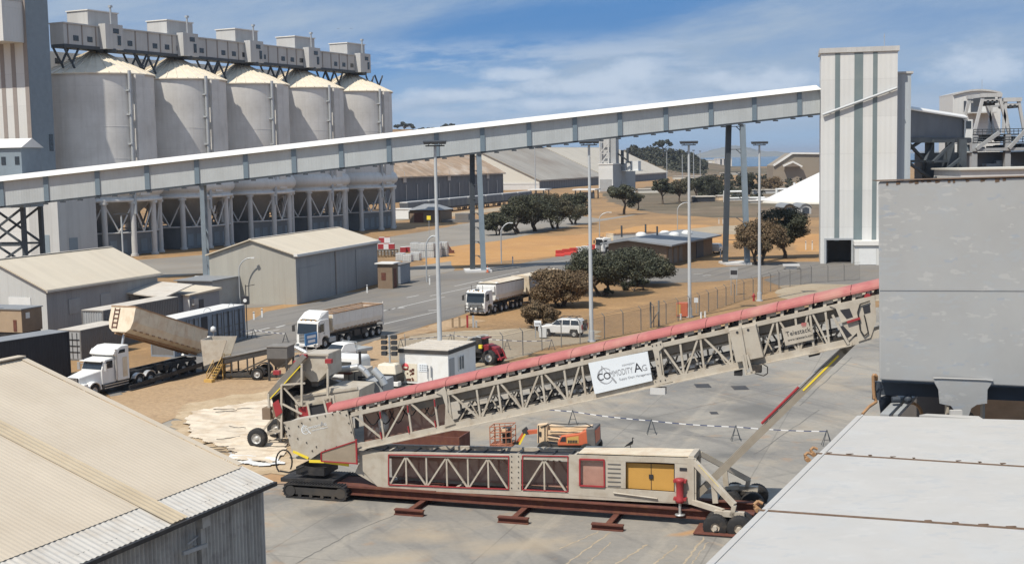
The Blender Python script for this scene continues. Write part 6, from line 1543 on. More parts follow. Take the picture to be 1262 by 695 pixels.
# prop strut with chevron strip and red ram
a, b = f.at(850, 619, .3), f.at(1043, 430, .3); d = (b-a)
m = MB()
for y in (.30, 1.25):
    p, q = Vector((a.x, y, a.z)), Vector((b.x, y, b.z)); m.bar(p, q, .2, .29)
    m.bar(q-d*.02, q+d*.05, .2, .28)
m.bar((a.x, .3, a.z), (a.x, 1.25, a.z), .2); strut = m.build('prop_strut', 'strut_beige', ld)
m = MB()
p = a+d*.735; q = a+d*.955; m.bar(Vector((p.x, .19, p.z+.05)), Vector((q.x, .19, q.z+.05)), .02, .08)
m.build('edge_strip', 'hazard_yellow', strut)
m = MB(); p, q = a+d*.50, a+d*.735; up = Vector((-d.z, 0, d.x)).normalized()*.27; m.tube(Vector((p.x, .3, p.z))+up, Vector((q.x, .3, q.z))+up, .065, n=10); m.build('ram', 'guard_red', strut)
m = MB(); m.tube(Vector((q.x, .3, q.z))+up, Vector((b.x, .3, b.z))+up*.6, .035, n=8); m.build('ram_rod', 'silver_duct', strut)
# lower chassis frame
Wc = 1.6
zc0 = lambda x: f.at(478, 602).z+(x-f.at(478, 602).x)*(f.at(848, 620).z-f.at(478, 602).z)/(f.at(848, 620).x-f.at(478, 602).x)
ztop = lambda x: f.at(440, 555.5).z+(x-f.at(440, 555.5).x)*(f.at(855, 565).z-f.at(440, 555.5).z)/(f.at(855, 565).x-f.at(440, 555.5).x)
X = lambda px, py=585: f.x(px, py)
m = MB(); xs = X(440), X(852)
for y in (0, Wc):
    m.bar((X(440), y, ztop(X(440))-.1), (xs[1], y, ztop(xs[1])-.1), .16, .22); m.bar((X(474), y, zc0(X(474))+.12), (xs[1], y, zc0(xs[1])+.12), .16, .26)
for px in (475, 560, 633, 705, 775, 850): m.bar((X(px), 0, zc0(X(px))+.1), (X(px), Wc, zc0(X(px))+.1), .15); m.bar((X(px), .1, ztop(X(px))-.12), (X(px), Wc-.1, ztop(X(px))-.12), .1)
ch = m.build('chassis_frame', 'loader_beige', ld)
def cplate(name, pts, y0=-.09, y1=-.03, mt='loader_beige', par=None, bev=0):
    m = MB(); m.prism(poly(pts, y0), 'y', y0, y1); return m.build(name, mt, par or ch, bevel=bev)
cplate('side_panel', [(443,557),(478,558),(478,601),(465,599),(443,576)])
jp = cplate('joint_plate', [(628,558.5),(642,559),(642,605),(628,604)])
m = MB()
for k in range(7):
    for px in (630.5, 639): p = f.at(px, 562+k*6.5, -.1); m.tube((p.x, -.095, p.z), (p.x, -.12, p.z), .03, n=6)
m.build('bolt', 'black_steel', jp)
cplate('side_panel', [(701,560),(712,560.3),(712,610),(701,609)])
# big side panel around a window and a locker: built in strips so the openings are real
cplate('side_panel', [(712,560.3),(858,564.5),(858,571.5),(712,566)])
cplate('side_panel', [(712,598.5),(858,608),(858,621),(712,610)])
cplate('side_panel', [(712,566.4),(714,566.4),(714,598),(712,598)]); cplate('side_panel', [(745,567),(771,568),(771,601.5),(745,600)]); cplate('side_panel', [(831.5,571),(858,572),(858,607.5),(831.5,605.5)])
m = MB()
for k in range(6): a, b = f.at(749,571.5+k*5.4,-.1), f.at(765,572.2+k*5.4,-.1); m.bar((a.x, -.10, a.z), (b.x, -.10, b.z), .02, .05)
m.build('louvre', 'loader_dark', ch)
def frame_rect(name, pts, mt, y=-.12, w_=.07, par=None):
    m = MB(); q = [f.at(*p, y) for p in pts]
    for a, b in zip(q, q[1:]+q[:1]): m.bar(a, b, w_, w_)
    return m.build(name, mt, par or ch)
frame_rect('window_frame', [(714.5,565.5),(744.5,566.5),(745,599.5),(714.5,598)], 'guard_red')
cplate('window_mesh', [(714,566),(745,567),(745,599),(714,598)], .05, .07, 'mesh_red')
m = MB(); m.box(X(716), X(743), .4, 1.1, ztop(X(730))-1.6, ztop(X(730))-.9); m.build('engine_block', 'black_steel', ch)
cplate('locker_recess', [(770,568),(832,571),(832,606),(770,602)], .22, .25, 'rust_brown')
dr = cplate('locker_door', [(772,570),(830.5,572.5),(830.5,605),(772,601)], .12, .16, 'door_orange')
m = MB(); p = f.at(802.5, 587, .1); m.box(p.x-.1, p.x+.1, .06, .115, p.z-.1, p.z+.1); m.box(p.x-.012, p.x+.012, .1, .118, p.z-1.0, p.z+.85); m.build('latch', 'ink', dr)
cplate('data_plate', [(837.5,576),(846.5,576.5),(846.5,580),(837.5,579.5)], -.12, -.095, 'ink')
m = MB()                                   # red fire bottle shaped jack
p = f.at(838, 603, -.3); r_ = .2
m.lathe([(.01, -.62), (.16, -.62), (.22, -.5), (.17, -.42), (.17, .32), (.22, .4), (.22, .52), (.01, .52)], 14, (p.x, -.32, p.z)); m.box(p.x-.3, p.x+.3, -.4, -.1, p.z-.5, p.z-.38); m.box(p.x-.3, p.x+.3, -.4, -.1, p.z+.34, p.z+.46)
jk = m.build('jack', 'guard_red', ch)
m = MB(); m.tube((p.x, -.32, p.z-.6), (p.x, -.32, p.z-1.15), .07, n=8); m.lathe([(.01, -1.2), (.24, -1.2), (.24, -1.15), (.01, -1.15)], 14, (p.x, -.32, p.z)); m.build('jack_foot', 'silver_duct', jk)
frame_rect('bay_frame', [(479,560),(627,562),(627,602.5),(479,597)], 'guard_red', -.1, .05); frame_rect('bay_frame', [(644,561),(700,562),(700,605.5),(644,603)], 'guard_red', -.1, .05)
class m: bar = staticmethod(lambda *a: MB().bar(*a).build('web_brace', 'loader_beige', ch))
def vb(px, y): m.bar((X(px), y, zc0(X(px))+.2), (X(px), y, ztop(X(px))-.2), .08, .08)
def db(p0, p1, y, up=True):
    if up: m.bar((X(p0), y, zc0(X(p0))+.2), (X(p1), y, ztop(X(p1))-.2), .08, .08)
    else: m.bar((X(p0), y, ztop(X(p0))-.2), (X(p1), y, zc0(X(p1))+.2), .08, .08)
for y in (0, Wc):
    for px in (501, 526, 551, 577, 602, 671): vb(px, y)
    for k, (a, b) in enumerate(((480, 501), (501, 526), (526, 551), (551, 577), (577, 602), (602, 627), (645, 671), (671, 699))): db(a, b, y, k in (0, 2, 4, 6))
m = MB(); xa, xb = X(470), X(700); m.box(xa, xb, Wc-.3, Wc-.26, zc0(xa)+.3, ztop(xa)-.3); m.build('mesh_guard', 'mesh_red', ch)
m = MB(); xa = X(445)
m.hexa([(xa,.3,ztop(xa)-.2),(xs[1]-.3,.3,ztop(xs[1])-.2),(xs[1]-.3,Wc-.3,ztop(xs[1])-.2),(xa,Wc-.3,ztop(xa)-.2),(xa,.3,ztop(xa)-.13),(xs[1]-.3,.3,ztop(xs[1])-.13),(xs[1]-.3,Wc-.3,ztop(xs[1])-.13),(xa,Wc-.3,ztop(xa)-.13)]); 
q = xa
while q < X(720): m.tube((q, .15, ztop(q)-.11), (q, Wc-.15, ztop(q)-.11), .05, n=6); q += .9
m.build('return_belt', 'black_steel', ch)
m = MB(); xa, xb = X(713), X(852); m.hexa([(xa,.05,ztop(xa)+.11),(xb,.05,ztop(xb)+.06),(xb,Wc-.05,ztop(xb)+.06),(xa,Wc-.05,ztop(xa)+.11),(xa,.05,ztop(xa)+.16),(xb,.05,ztop(xb)+.11),(xb,Wc-.05,ztop(xb)+.11),(xa,Wc-.05,ztop(xa)+.16)]); m.build('top_deck', 'cream_tipper', ch)
m = MB()
for y in (0, Wc): m.bar((xs[1], y, zc0(xs[1])), (xs[1], y, ztop(xs[1])+.05), .3, .3)
m.bar((xs[1], 0, ztop(xs[1])), (xs[1], Wc, ztop(xs[1])), .25); m.bar((xs[1], 0, zc0(xs[1])+.1), (xs[1], Wc, zc0(xs[1])+.1), .25); m.box(xs[1]-.1, xs[1]-.05, .3, Wc-.3, zc0(xs[1]), ztop(xs[1])); m.build('end_frame', 'loader_beige', ch)
m = MB(); p = f.at(700, 614, -.15); m.tube(f.at(756,607,-.15), f.at(810,614,-.15), .04, n=6); m.build('hydraulic_pipe', 'loader_beige', ch)
# outrigger arms and twin travel wheels
for s_, y0, far in ((-1, -.9, False), (1, Wc+.9, True)):
    yy = lambda v: -v if s_ < 0 else Wc+v*2.1
    a = Vector((xs[1]+.1, yy(.0), ztop(xs[1])-.1)); b = f.at(905, 622, -1.0); b = Vector((b.x, yy(1.0), b.z)); lo = Vector((xs[1]+.1, yy(.1), zc0(xs[1])+.1))
    m = MB(); m.bar(a, b, .22, .24); m.bar(lo, (b.x-.5, yy(.95), b.z-.35), .2, .22); m.bar(a.lerp(b, .5), (xs[1]+1.2, yy(.5), b.z-.1), .12, .25); m.bar((b.x-.9, yy(1.0), b.z-.42), (b.x+.45, yy(1.0), b.z-.42), .3, .24); m.bar(b, (b.x-.1, yy(1.0), b.z-.5), .3, .2)
    arm = m.build('outrigger', 'loader_beige', ld)
    m = MB()
    d = b-a; m.bar(a+d*.12+Vector((0, s_*.115, .05)), a+d*.62+Vector((0, s_*.115, .05)), .01, .12); d2 = Vector((b.x-.5, yy(.95), b.z-.35))-lo; m.bar(lo+d2*.25+Vector((0, s_*.105, 0)), lo+d2*.9+Vector((0, s_*.105, 0)), .01, .12); m.build('chevron_strip', 'hazard_yellow', arm)
    wz = b.z-.95
    for px_, off in ((b.x-.78, .0), (b.x+.28, .1)):
        wheel(arm, px_, yy(1.38), wz, .56, .42, rimm='loader_beige', rf=.36); wheel(arm, px_, yy(.62), wz, .56, .42, rimm='loader_beige', rf=.36)
    m = MB()
    for px_ in (b.x-.78, b.x+.28): m.tube((px_, yy(.55), wz), (px_, yy(1.72), wz), .1, n=10); m.bar((px_, yy(1.0), wz), (px_, yy(1.0), b.z-.4), .16)
    m.build('axle', 'loader_beige', arm)
# crawler pair at the tail with slew pedestal
c0, c1 = f.at(353, 592, -.35), f.at(429, 592, -.35); hc_ = .36; zc_ = .40
f_l = f.at(352, 600, -.35).x; f_r = f.at(430, 600, -.35).x
def track(yc):
    h = .38; n = 12; pts = []
    for i in range(n+1): t = math.pi/2+math.pi*i/n; pts.append((f_l+h+math.cos(t)*h, h+math.sin(t)*h))
    for i in range(n+1): t = -math.pi/2+math.pi*i/n; pts.append((f_r-h+math.cos(t)*h, h+math.sin(t)*h))
    inn = [((x-(f_l+f_r)/2)*.955+(f_l+f_r)/2, (z-h)*.82+h) for x, z in pts]
    m = MB(); N_ = len(pts)
    vs = []
    for y in (yc-.28, yc+.28): vs += [(x, y, z+.02) for x, z in pts]+[(x, y, z+.02) for x, z in inn]
    fs = []
    for i in range(N_):
        j = (i+1) % N_; fs += [(i, j, 2*N_+j, 2*N_+i), (N_+i, N_+j, 3*N_+j, 3*N_+i), (i, j, N_+j, N_+i), (2*N_+i, 2*N_+j, 3*N_+j, 3*N_+i)]
    m.add(vs, fs)
    L_ = f_r-f_l-2*h; per = 2*L_+2*math.pi*h; k = 0
    while k < per:
        if k < L_: p, nrm = (f_l+h+k, 2*h), (0, 1)
        elif k < L_+math.pi*h: t = math.pi/2-(k-L_)/h; p, nrm = (f_r-h+math.cos(t)*h, h+math.sin(t)*h), (math.cos(t), math.sin(t))
        elif k < 2*L_+math.pi*h: p, nrm = (f_r-h-(k-L_-math.pi*h), 0), (0, -1)
        else: t = -math.pi/2-(k-2*L_-math.pi*h)/h; p, nrm = (f_l+h+math.cos(t)*h, h+math.sin(t)*h), (math.cos(t), math.sin(t))
        q = (p[0]+nrm[0]*.02, p[1]+nrm[1]*.02+.02); m.bar((q[0], yc-.28, q[1]), (q[0], yc+.28, q[1]), .05, .05, up=(nrm[0], 0, nrm[1])); k += .16
    tr_ = m.build('crawler_track', 'black_steel', ld)
    m = MB(); m.box(f_l+.55, f_r-.35, yc-.2, yc+.2, .22, .58)
    for x in (f_l+.38, f_r-.38): m.tube((x, yc-.25, .4), (x, yc+.25, .4), .28, n=16)
    for x in np.linspace(f_l+.9, f_r-.8, 4): m.tube((x, yc-.22, .16), (x, yc+.22, .16), .1, n=8)
    m.build('track_frame', 'chassis_dark', tr_)
track(-.35); track(1.9)
px_ = f.at(392, 575, .9); m = MB(); m.tube((px_.x, .8, .6), (px_.x, .8, 1.35), .62, n=18); m.box(px_.x-1.6, px_.x+1.4, -.2, 1.75, .72, .92); m.box(px_.x-.8, px_.x+.8, .0, 1.6, 1.1, 1.5); m.build('slew_pedestal', 'black_steel', ld)
m = MB(); m.box(px_.x-1.2, X(446), .1, 1.5, f.at(400, 568).z, f.at(400, 566).z); m.bar((X(440), .05, ztop(X(440))-.9), (X(478), .05, zc0(X(478))+.1), .1, .5); m.build('tail_beam', 'loader_beige', ch)
m = MB(); m.bar(f.at(361,556,-.15), f.at(380,564.5,-.15), .03, .13); m.bar(f.at(381,568,-.15), f.at(398,568.5,-.15), .03, .14); m.bar(f.at(398,568.5,-.15), f.at(430,573,-.15), .03, .14); m.build('yellow_edge', 'hazard_yellow', ch)
frame_rect('guard_frame', [(396,557),(439,543),(440,571),(396,568)], 'guard_red', -.35, .06)
cplate('guard_mesh', [(396,557),(439,543),(440,571),(396,568)], -.34, -.335, mat('guard_mesh', (.33,.27,.2), .6, alpha=.8))
m = MB(); m.bar(f.at(439,541,-.38), f.at(440,572,-.38), .08); m.build('guard_post', 'guard_red', ch)
m = MB(); pts = []
for i in range(15): t = math.pi*(.1+1.5*i/14); pts.append(f.at(350-10*math.cos(t+2.2)*1.0, 569+15*math.sin(t+2.2), -.2))
m.path(pts, .04, 6); m.path([f.at(345,580,-.2), f.at(356,582,-.2), f.at(375,574,-.2)], .045, 6); m.path([f.at(330,596.5,.3), f.at(352,596,.3)], .02, 4); m.build('cable_loop', 'rubber', ld)
# ------------------------------------------------------------------ rail beams the chassis stands over
bm_ = T('rail_beam', 'long rust brown steel beam lying under the loader chassis on short cross beams', 'steel beam', LO, LRZ)
def hbeam(m, p, q, w_, h_, t=.05):
    p, q = Vector(p), Vector(q); u_ = Vector((0, 0, 1)); m.bar(p+u_*(h_-t/2), q+u_*(h_-t/2), w_, t); m.bar(p+u_*t/2, q+u_*t/2, w_, t); m.bar(p+u_*h_/2, q+u_*h_/2, .05, h_-2*t)
zb0 = .30
b0, b1 = f.at(392, 606, -.05), f.at(930, 640, -.05)
m = MB(); hbeam(m, (b0.x, -.1, zb0), (b1.x, -.1, zb0), .42, .42); m.build('near_beam', 'rust_brown', bm_)
m = MB(); hbeam(m, (b0.x+.6, 1.7, zb0), (b1.x, 1.7, zb0), .42, .42); m.build('far_beam', 'rust_brown', bm_)
m = MB(); m.hexa([(b0.x+.2,-.25,zb0+.424),(b0.x+6.5,-.25,zb0+.424),(b0.x+6.5,1.9,zb0+.424),(b0.x+.2,1.9,zb0+.424),(b0.x+.2,-.25,zb0+.45),(b0.x+6.5,-.25,zb0+.45),(b0.x+6.5,1.9,zb0+.45),(b0.x+.2,1.9,zb0+.45)]); m.build('deck_plate', 'rust_brown', bm_)
for px, py in ((505, 611), (630, 621), (743, 631)):
    x = f.at(px+18, py, -.1).x; m = MB(); hbeam(m, (x, -2.0, .0), (x, 2.1, .0), .28, .28); hbeam(m, (x-.75, -2.05, 0), (x+.75, -2.05, 0), .28, .30, .06); m.build('cross_beam', 'rust_brown', bm_)
wb = T('wheel_block', 'thick rusty steel block under the loader near travel wheels', 'block', LO, LRZ)
wx = f.at(905, 622, -1.0); ztop_ = wx.z-.95-.56-.01
m = MB(); m.box(wx.x-1.7, wx.x+1.2, -1.9, -.2, .0, max(.08, ztop_)); m.build('body', 'black_steel', wb); m = MB(); m.box(wx.x-1.72, wx.x+1.22, -1.92, -.18, max(.08, ztop_)+.002, max(.08, ztop_)+.03); m.build('top_plate', 'rust_brown', wb)
wb2 = dup(wb); wb2['label'] = 'thick rusty steel block under the loader far travel wheels'; wb2.location = Vector(LO)+f.M.to_3x3() @ Vector((0, Wc+2.1, 0))
# cormorant perched on the deck
p = f.at(777, 551, 1.4); bd_ = T('bird', 'black long necked bird perched on the loader chassis deck', 'bird', f.M @ Vector((p.x, 1.4, ztop(p.x)+.16)), LRZ); bd_.scale = (.6, .6, .6)
m = MB(); m.path([(-.32, 0, .12), (-.12, 0, .25)], .07, 8); m.tube((-.2, 0, .18), (.12, 0, .38), .09, .13, n=10); m.tube((.10, 0, .36), (.2, 0, .52), .11, .05, n=8); m.tube((.2, 0, .52), (.16, 0, .72), .045, .035, n=8); m.ball((.2, 0, .76), .055, 5); m.tube((.23, 0, .77), (.37, 0, .78), .02, .008, n=5); m.tube((-.2, 0, .2), (-.5, 0, .0), .07, .02, n=6)
for y in (-.05, .05): m.tube((-.02, y, .25), (0, y, -.02), .02, n=5)
m.build('body', 'bird_black', bd_)
# ------------------------------------------------------------------ containers and huts on the left
def container(label, corner, ang, L_, h, wallm, front=None, roof='roof_light', W=2.44, name='shipping_container', ridge=.04, per=.28, group=None):
    """corner = ground corner between the end facing -v and the right long side"""
    t = T(name, label, 'container', corner, -ang, group); m = MB()
    def corr(p0, p1, nrm, z0, z1):
        d = Vector(p1)-Vector(p0); n = max(2, int(d.length/per)); pr = []
        for i in range(n):
            for f_, o in ((.0, 0), (.35, 0), (.5, -ridge), (.85, -ridge)): q = Vector(p0)+d*((i+f_)/n); pr.append(q+Vector(nrm)*o)
        pr.append(Vector(p1)); k = len(pr)
        m.add([(q.x, q.y, z0) for q in pr]+[(q.x, q.y, z1) for q in pr], [(i, i+1, k+i+1, k+i) for i in range(k-1)])
    corr((-.02, .1, 0), (-.02, L_-.1, 0), (1, 0, 0), .15, h-.12); corr((-W+.02, .1, 0), (-W+.02, L_-.1, 0), (-1, 0, 0), .15, h-.12); corr((-W+.1, L_-.02, 0), (-.1, L_-.02, 0), (0, 1, 0), .15, h-.12)
    m.build('side_panel', wallm, t)
    m = MB()
    if front != 'doors':
        corr((-W+.1, .02, 0), (-.1, .02, 0), (0, -1, 0), .15, h-.12); m.build('end_panel', front or wallm, t)
    else:
        m.box(-W+.1, -W/2-.02, .0, .06, .15, h-.12); m.box(-W/2+.02, -.1, .0, .06, .15, h-.12); m.build('door', 'container_grey', t)
        m = MB()
        for x in (-W+.4, -W+.9, -.9, -.4): m.tube((x, -.04, .2), (x, -.04, h-.2), .025, n=5)
        for z in (.7, 1.25, 1.8): m.box(-W+.15, -.15, -.035, -.003, z, z+.1)
        m.build('lock_bar', 'black_steel', t)
    m = MB()
    for x in (-W+.05, -.05):
        for y in (.05, L_-.05): m.box(x-.06, x+.06, y-.06, y+.06, 0, h)
        m.box(x-.06, x+.06, .11, L_-.11, 0, .16); m.box(x-.06, x+.06, .11, L_-.11, h-.13, h)
    for y in (.05, L_-.05): m.box(-W+.11, -.11, y-.06, y+.06, 0, .16); m.box(-W+.11, -.11, y-.06, y+.06, h-.13, h)
    m.build('frame', wallm, t)
    m = MB(); m.box(-W-.003, .003, -.003, L_+.003, h+.002, h+.04); m.build('roof', roof, t)
    return t
c = atY(127, 384, 119); container('grey corrugated container with pale end behind the raised tipper trailer', (c.x, 119, 0), 20, 12, hz((c.x, 119), 383), 'container_dark', 'container_grey')
c = atY(99, 407, 112); container('dark container with louvred pale doors between the black container and the white truck', (c.x, 112, 0), 20, 6.1, hz((c.x, 112), 407.5), 'container_dark', 'doors')
c = atY(85, 408, 103); z = hz((c.x, 103), 408.5); u, v = yaw(31)
t = container('long black container in front of the dark louvred container', (c.x-v.x*12.2, 103-v.y*12.2, 0), 31, 12.2, z, 'container_navy', None, 'roof_flat_grey', ridge=.015)
# brown plant box
c = atY(26, 384, 112); z = hz((c.x, 112), 382); z0 = 2.6; u, v = yaw(20)
t = T('switch_room', 'tan panelled switch room box with grey side raised behind the black container', 'cabin', (c.x, 112, 0), -20)
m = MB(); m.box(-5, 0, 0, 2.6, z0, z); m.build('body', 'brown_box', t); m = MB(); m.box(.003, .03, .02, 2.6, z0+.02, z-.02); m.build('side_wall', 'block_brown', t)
m = MB(); m.box(-5.1, .1, -.1, 2.7, z+.002, z+.1); m.build('roof', 'roof_flat_grey', t); m = MB(); m.box(-4.9, -.1, .1, 2.5, 0, z0); m.build('base_frame', 'black_steel', t)
m = MB(); m.box(-.9, -.55, -.04, -.003, z0+.1, z-.9); m.build('door', 'rust_brown', t); m = MB(); m.box(.032, .06, .5, 1.0, z0+1.2, z-.3); m.build('meter', 'plastic_white', t)
m = MB(); m.tube((-2.4, -.2, z+.1), (-2.4, -.2, z+.5), .05, n=6); m.ball((-2.4, -.2, z+.6), .22, 6); m.build('lamp', 'plastic_white', t)
# long white topped container with doors along its side
c = G(303, 417); u, v = yaw(19); L_ = 12.2; c0 = c-v*L_; h = hz(c, 375.5)
t = container('long white topped container with grey side doors behind the raised trailer', c0, 19, L_, h, 'container_blue', 'container_dark', 'roof_white', ridge=.01)
m = MB()
for k in range(6):
    y = .5+k*1.95
    if k == 2: continue
    for dy in (0, .85):
        m.box(.003, .05, y+dy, y+dy+.05, .25, h-.25); m.box(.003, .05, y+dy+.7, y+dy+.75, .25, h-.25)
        for z in (.4, 1.0, 1.6, h-.4): m.box(.003, .045, y+dy+.06, y+dy+.69, z, z+.06)
m.build('side_door_frame', 'container_dark', t)
m = MB(); m.box(.003, .03, 4.5, 5.5, .2, h-.3); m.build('open_doorway', 'ink', t)
for k in (1, 3, 4, 5):
    m = MB(); m.tube((.09, 1.3+k*1.95, .3), (.09, 1.3+k*1.95, h-.3), .025, n=5); m.build('lock_bar', 'ink', t)
m = MB()
for y in (1, 5, 9, L_-.6):
    for x in (-.3, -2.1): m.bar((x, y, h), (x, y, h+.0), .05) if 0 else None
pts = [(-.3, 6+.6*math.cos(math.pi*k/8), h+.04+.35*math.sin(math.pi*k/8)) for k in range(9)]; m.path(pts, .03, 5)
pts = [(-.3, 10.2+.5*math.cos(math.pi*k/8), h+.04+.3*math.sin(math.pi*k/8)) for k in range(9)]; m.path(pts, .03, 5); m.build('roof_handle', 'galv', t)
p = c+v*.3; t = T('warning_lamp_post', 'slim post with small black square lamp box at the end of the white topped container', 'lamp', p, 0)
m = MB(); m.tube((0, 0, 0), (0, 0, hz(p, 351)), .05, n=6); m.bar((0, 0, hz(p, 353)), (.9, .1, hz(p, 351)), .06); m.build('post', 'chassis_dark', t)
z = hz(p, 370); m = MB(); m.box(-.35, .25, -.2, .1, z-.4, z+.4); b = m.build('lamp_box', 'ink', t); m = MB(); m.tube((-.05, -.25, z), (-.05, -.2, z), .18, n=14); m.build('lens', 'clean_white', b)
# site office huts
c = G(206, 398); u, v = yaw(19); z = hz(c, 364)
ang = 19; c = Vector((atY(233, 364, 140).x, 140, 0)); z = hz(c, 364); wl = along(c, -u, 205); wv = along(c, v, 271)
t = T('site_office', 'white site office with tan roof and blue grey side between the two gabled sheds', 'office', c, -ang)
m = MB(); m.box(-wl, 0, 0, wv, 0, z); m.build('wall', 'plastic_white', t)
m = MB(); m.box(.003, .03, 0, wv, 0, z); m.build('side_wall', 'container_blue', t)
m = MB(); m.hexa([(-wl-.2,-.3,z),(.3,-.3,z),(.3,wv+.2,z),(-wl-.2,wv+.2,z),(-wl-.2,-.3,z+.1),(.3,-.3,z+.1),(.3,wv+.2,z+.25),(-wl-.2,wv+.2,z+.5)]); m.build('roof', 'roof_tan', t)
m = MB(); m.box(-wl*.62, -wl*.45, -.05, -.003, z*.45, z*.75); m.box(-wl*.42, -wl*.3, -.05, -.003, z*.3, z*.78); m.build('window', 'glass_dark', t)
m = MB(); m.box(.034, .08, wv*.3, wv*.45, .1, z*.75); m.build('door', 'hatch_dark', t); m = MB(); m.box(.034, .4, wv*.05, wv*.2, z*.6, z*.85); m.build('air_conditioner', 'container_grey', t)
m = MB(); yy = -1.8
for k in range(7): m.tube((-wl+k*wl/6, yy, 0), (-wl+k*wl/6, yy, 1.2), .03, n=5)
m.tube((-wl, yy, 1.2), (0, yy, 1.2), .03, n=5); m.tube((-wl, yy, .7), (0, yy, .7), .03, n=5); m.build('handrail', 'chassis_dark', t)
c = Vector((atY(203, 366, 137).x, 137, 0)); z = hz(c, 363); wl = along(c, -u, 163)
t = T('veranda_hut', 'dark open fronted hut with pale skillion roof left of the white site office', 'hut', c, -ang)
m = MB(); m.hexa([(-wl-.3,-.6,z+.1),(.3,-.6,z-.35),(.3,5,z+.5),(-wl-.3,5,z+.8),(-wl-.3,-.6,z+.22),(.3,-.6,z-.22),(.3,5,z+.62),(-wl-.3,5,z+.92)]); m.build('roof', 'roof_light', t)
m = MB(); m.box(-wl, 0, 1.5, 4.8, 0, z-.3); m.build('wall', 'wall_blue_grey', t); m = MB()
for x in (-wl, -wl*.5, 0): m.box(x-.07, x+.07, -.3, -.16, 0, z-.3)
m.build('post', 'container_dark', t); m = MB(); m.box(-wl*.45, -.3, 1.3, 1.49, .9, z-.6); m.box(-wl*.8, -wl*.6, 1.4, 1.49, z*.5, z*.7); m.build('window', 'glass_blue', t)
m = MB(); m.box(-wl, -.3, -.1, 1.2, .75, .82); m.box(-wl*.8, -wl*.3, -1.4, -.7, .4, .5); m.build('bench', 'galv', t)
t = T('grey_lean_to', 'flat grey roofed lean to behind the white site office', 'shed', (c.x+6, c.y+12, 0), -ang); zz = z+.1
m = MB(); m.box(-9, -4.2, 0, 6, 0, zz); m.build('wall', 'container_grey', t); m = MB(); m.box(-9.3, -4, -.3, 6.3, zz, zz+.12); m.build('roof', 'roof_flat_grey', t)
p = G(242, 356); t = T('yellow_cage', 'small yellow steel cage standing on the dirt behind the lean to', 'cage', p, -16); m = MB(); k = p.y/F
for x in (-5*k, 0, 5*k): m.box(x-.1, x+.1, -.1, .1, 0, 13*k)
for z in (2*k, 6*k, 10*k, 13*k): m.box(-5.5*k, 5.5*k, -.1, .1, z-.12, z+.12)
m.build('frame', 'safety_yellow', t)
# bins beside the grey gabled shed
c = G(484, 356); u, v = yaw(16.5); t = T('brick_store', 'small brown brick store with white roof beside the grey gabled shed', 'store', c, -16.5); z = hz(c, 325.5); wl = along(c, -u, 466); wv = along(c, v, 491)
m = MB(); m.box(-wl, 0, 0, wv, 0, z); m.build('wall', 'block_brown', t); m = MB(); m.box(-wl-.3, .3, -.3, wv+.3, z, z+.15); m.build('roof', 'roof_white', t); m = MB(); m.box(-wl*.75, -wl*.45, -.04, -.003, z*.35, z*.65); m.box(.003, .04, wv*.2, wv*.7, .1, z*.8); m.build('door', 'rust_brown', t)
c = G(494, 351); t = T('grey_bin', 'blue grey steel bin box right of the small brick store', 'bin', c, -16.5); z = hz(c, 327); wv = along(c, v, 506)
m = MB(); m.box(-1.8, 0, 0, wv, .1, z); m.build('body', 'container_blue', t, bevel=.03); m = MB(); m.box(-1.9, .1, -.1, wv+.1, z+.002, z+.1); m.build('lid', 'container_dark', t); m = MB(); m.box(-1.7, -.1, .1, wv-.1, 0, .1); m.build('foot', 'black_steel', t)
# ------------------------------------------------------------------ steps, belt trailer, small hopper
t = T('platform_steps', 'yellow steel access steps with rails at the tailgate of the raised trailer', 'steps', G(259, 471), 62); t.scale = (.72, .72, .72)
m = MB()
for s_ in (-.45, .45): m.bar((-.1, s_, .1), (1.6, s_, 1.7), .06, .16)
m.build('stringer', 'safety_yellow', t)
m = MB()
for k in range(6): m.box(.05+k*.28, .3+k*.28, -.45, .45, .24+k*.265, .28+k*.265)
m.build('tread', 'safety_yellow', t); m = MB(); m.box(1.6, 3.0, -.5, .5, 1.68, 1.76); m.build('platform', 'safety_yellow', t)
m = MB()
for s_ in (-.45, .45):
    m.path([(.0, s_, .1), (.0, s_, 1.0), (1.6, s_, 2.7), (3.0, s_, 2.7), (3.0, s_, 1.7)], .035, 6); m.tube((1.6, s_, 1.7), (1.6, s_, 2.7), .035, n=6)
    m.path([(.0, s_, .6), (1.6, s_, 2.2), (3.0, s_, 2.2)], .03, 6)
m.build('handrail', 'safety_yellow', t); m = MB()
for x, y in ((1.6, -.45), (1.6, .45), (2.95, -.45), (2.95, .45)): m.box(x-.05, x+.05, y-.05, y+.05, 0, 1.7)
m.box(-.4, .15, -.55, .55, 0, .35); m.build('leg', 'safety_yellow', t)
t = T('work_light_stand', 'slim work light stand beside the yellow access steps', 'light stand', G(265, 460), 0)
m = MB(); m.tube((0, 0, 0), (0, 0, 3.4), .05, n=6)
for a in (0, 2.1, 4.2): m.bar((0, 0, .6), (math.cos(a)*.6, math.sin(a)*.6, 0), .04)
m.build('post', 'galv', t); m = MB(); m.box(-.4, .4, -.1, .1, 2.7, 2.95); m.lathe([(.01, 3.4), (.25, 3.45), (.2, 3.8), (.01, 3.9)], 10); m.build('lamp', 'plastic_white', t)
bt = T('belt_trailer', 'low wheeled belt conveyor trailer between the yellow steps and the small grey hopper', 'conveyor', G(268, 468), -8)
fb = Fr(G(268, 468), -8); e0, e1 = fb.at(266, 448), fb.at(332, 434)
m = MB(); k = (e1.z-e0.z)/(e1.x-e0.x)
for y in (0, 1.5): m.bar((e0.x, y, e0.z), (e1.x, y, e1.z), .1, .3)
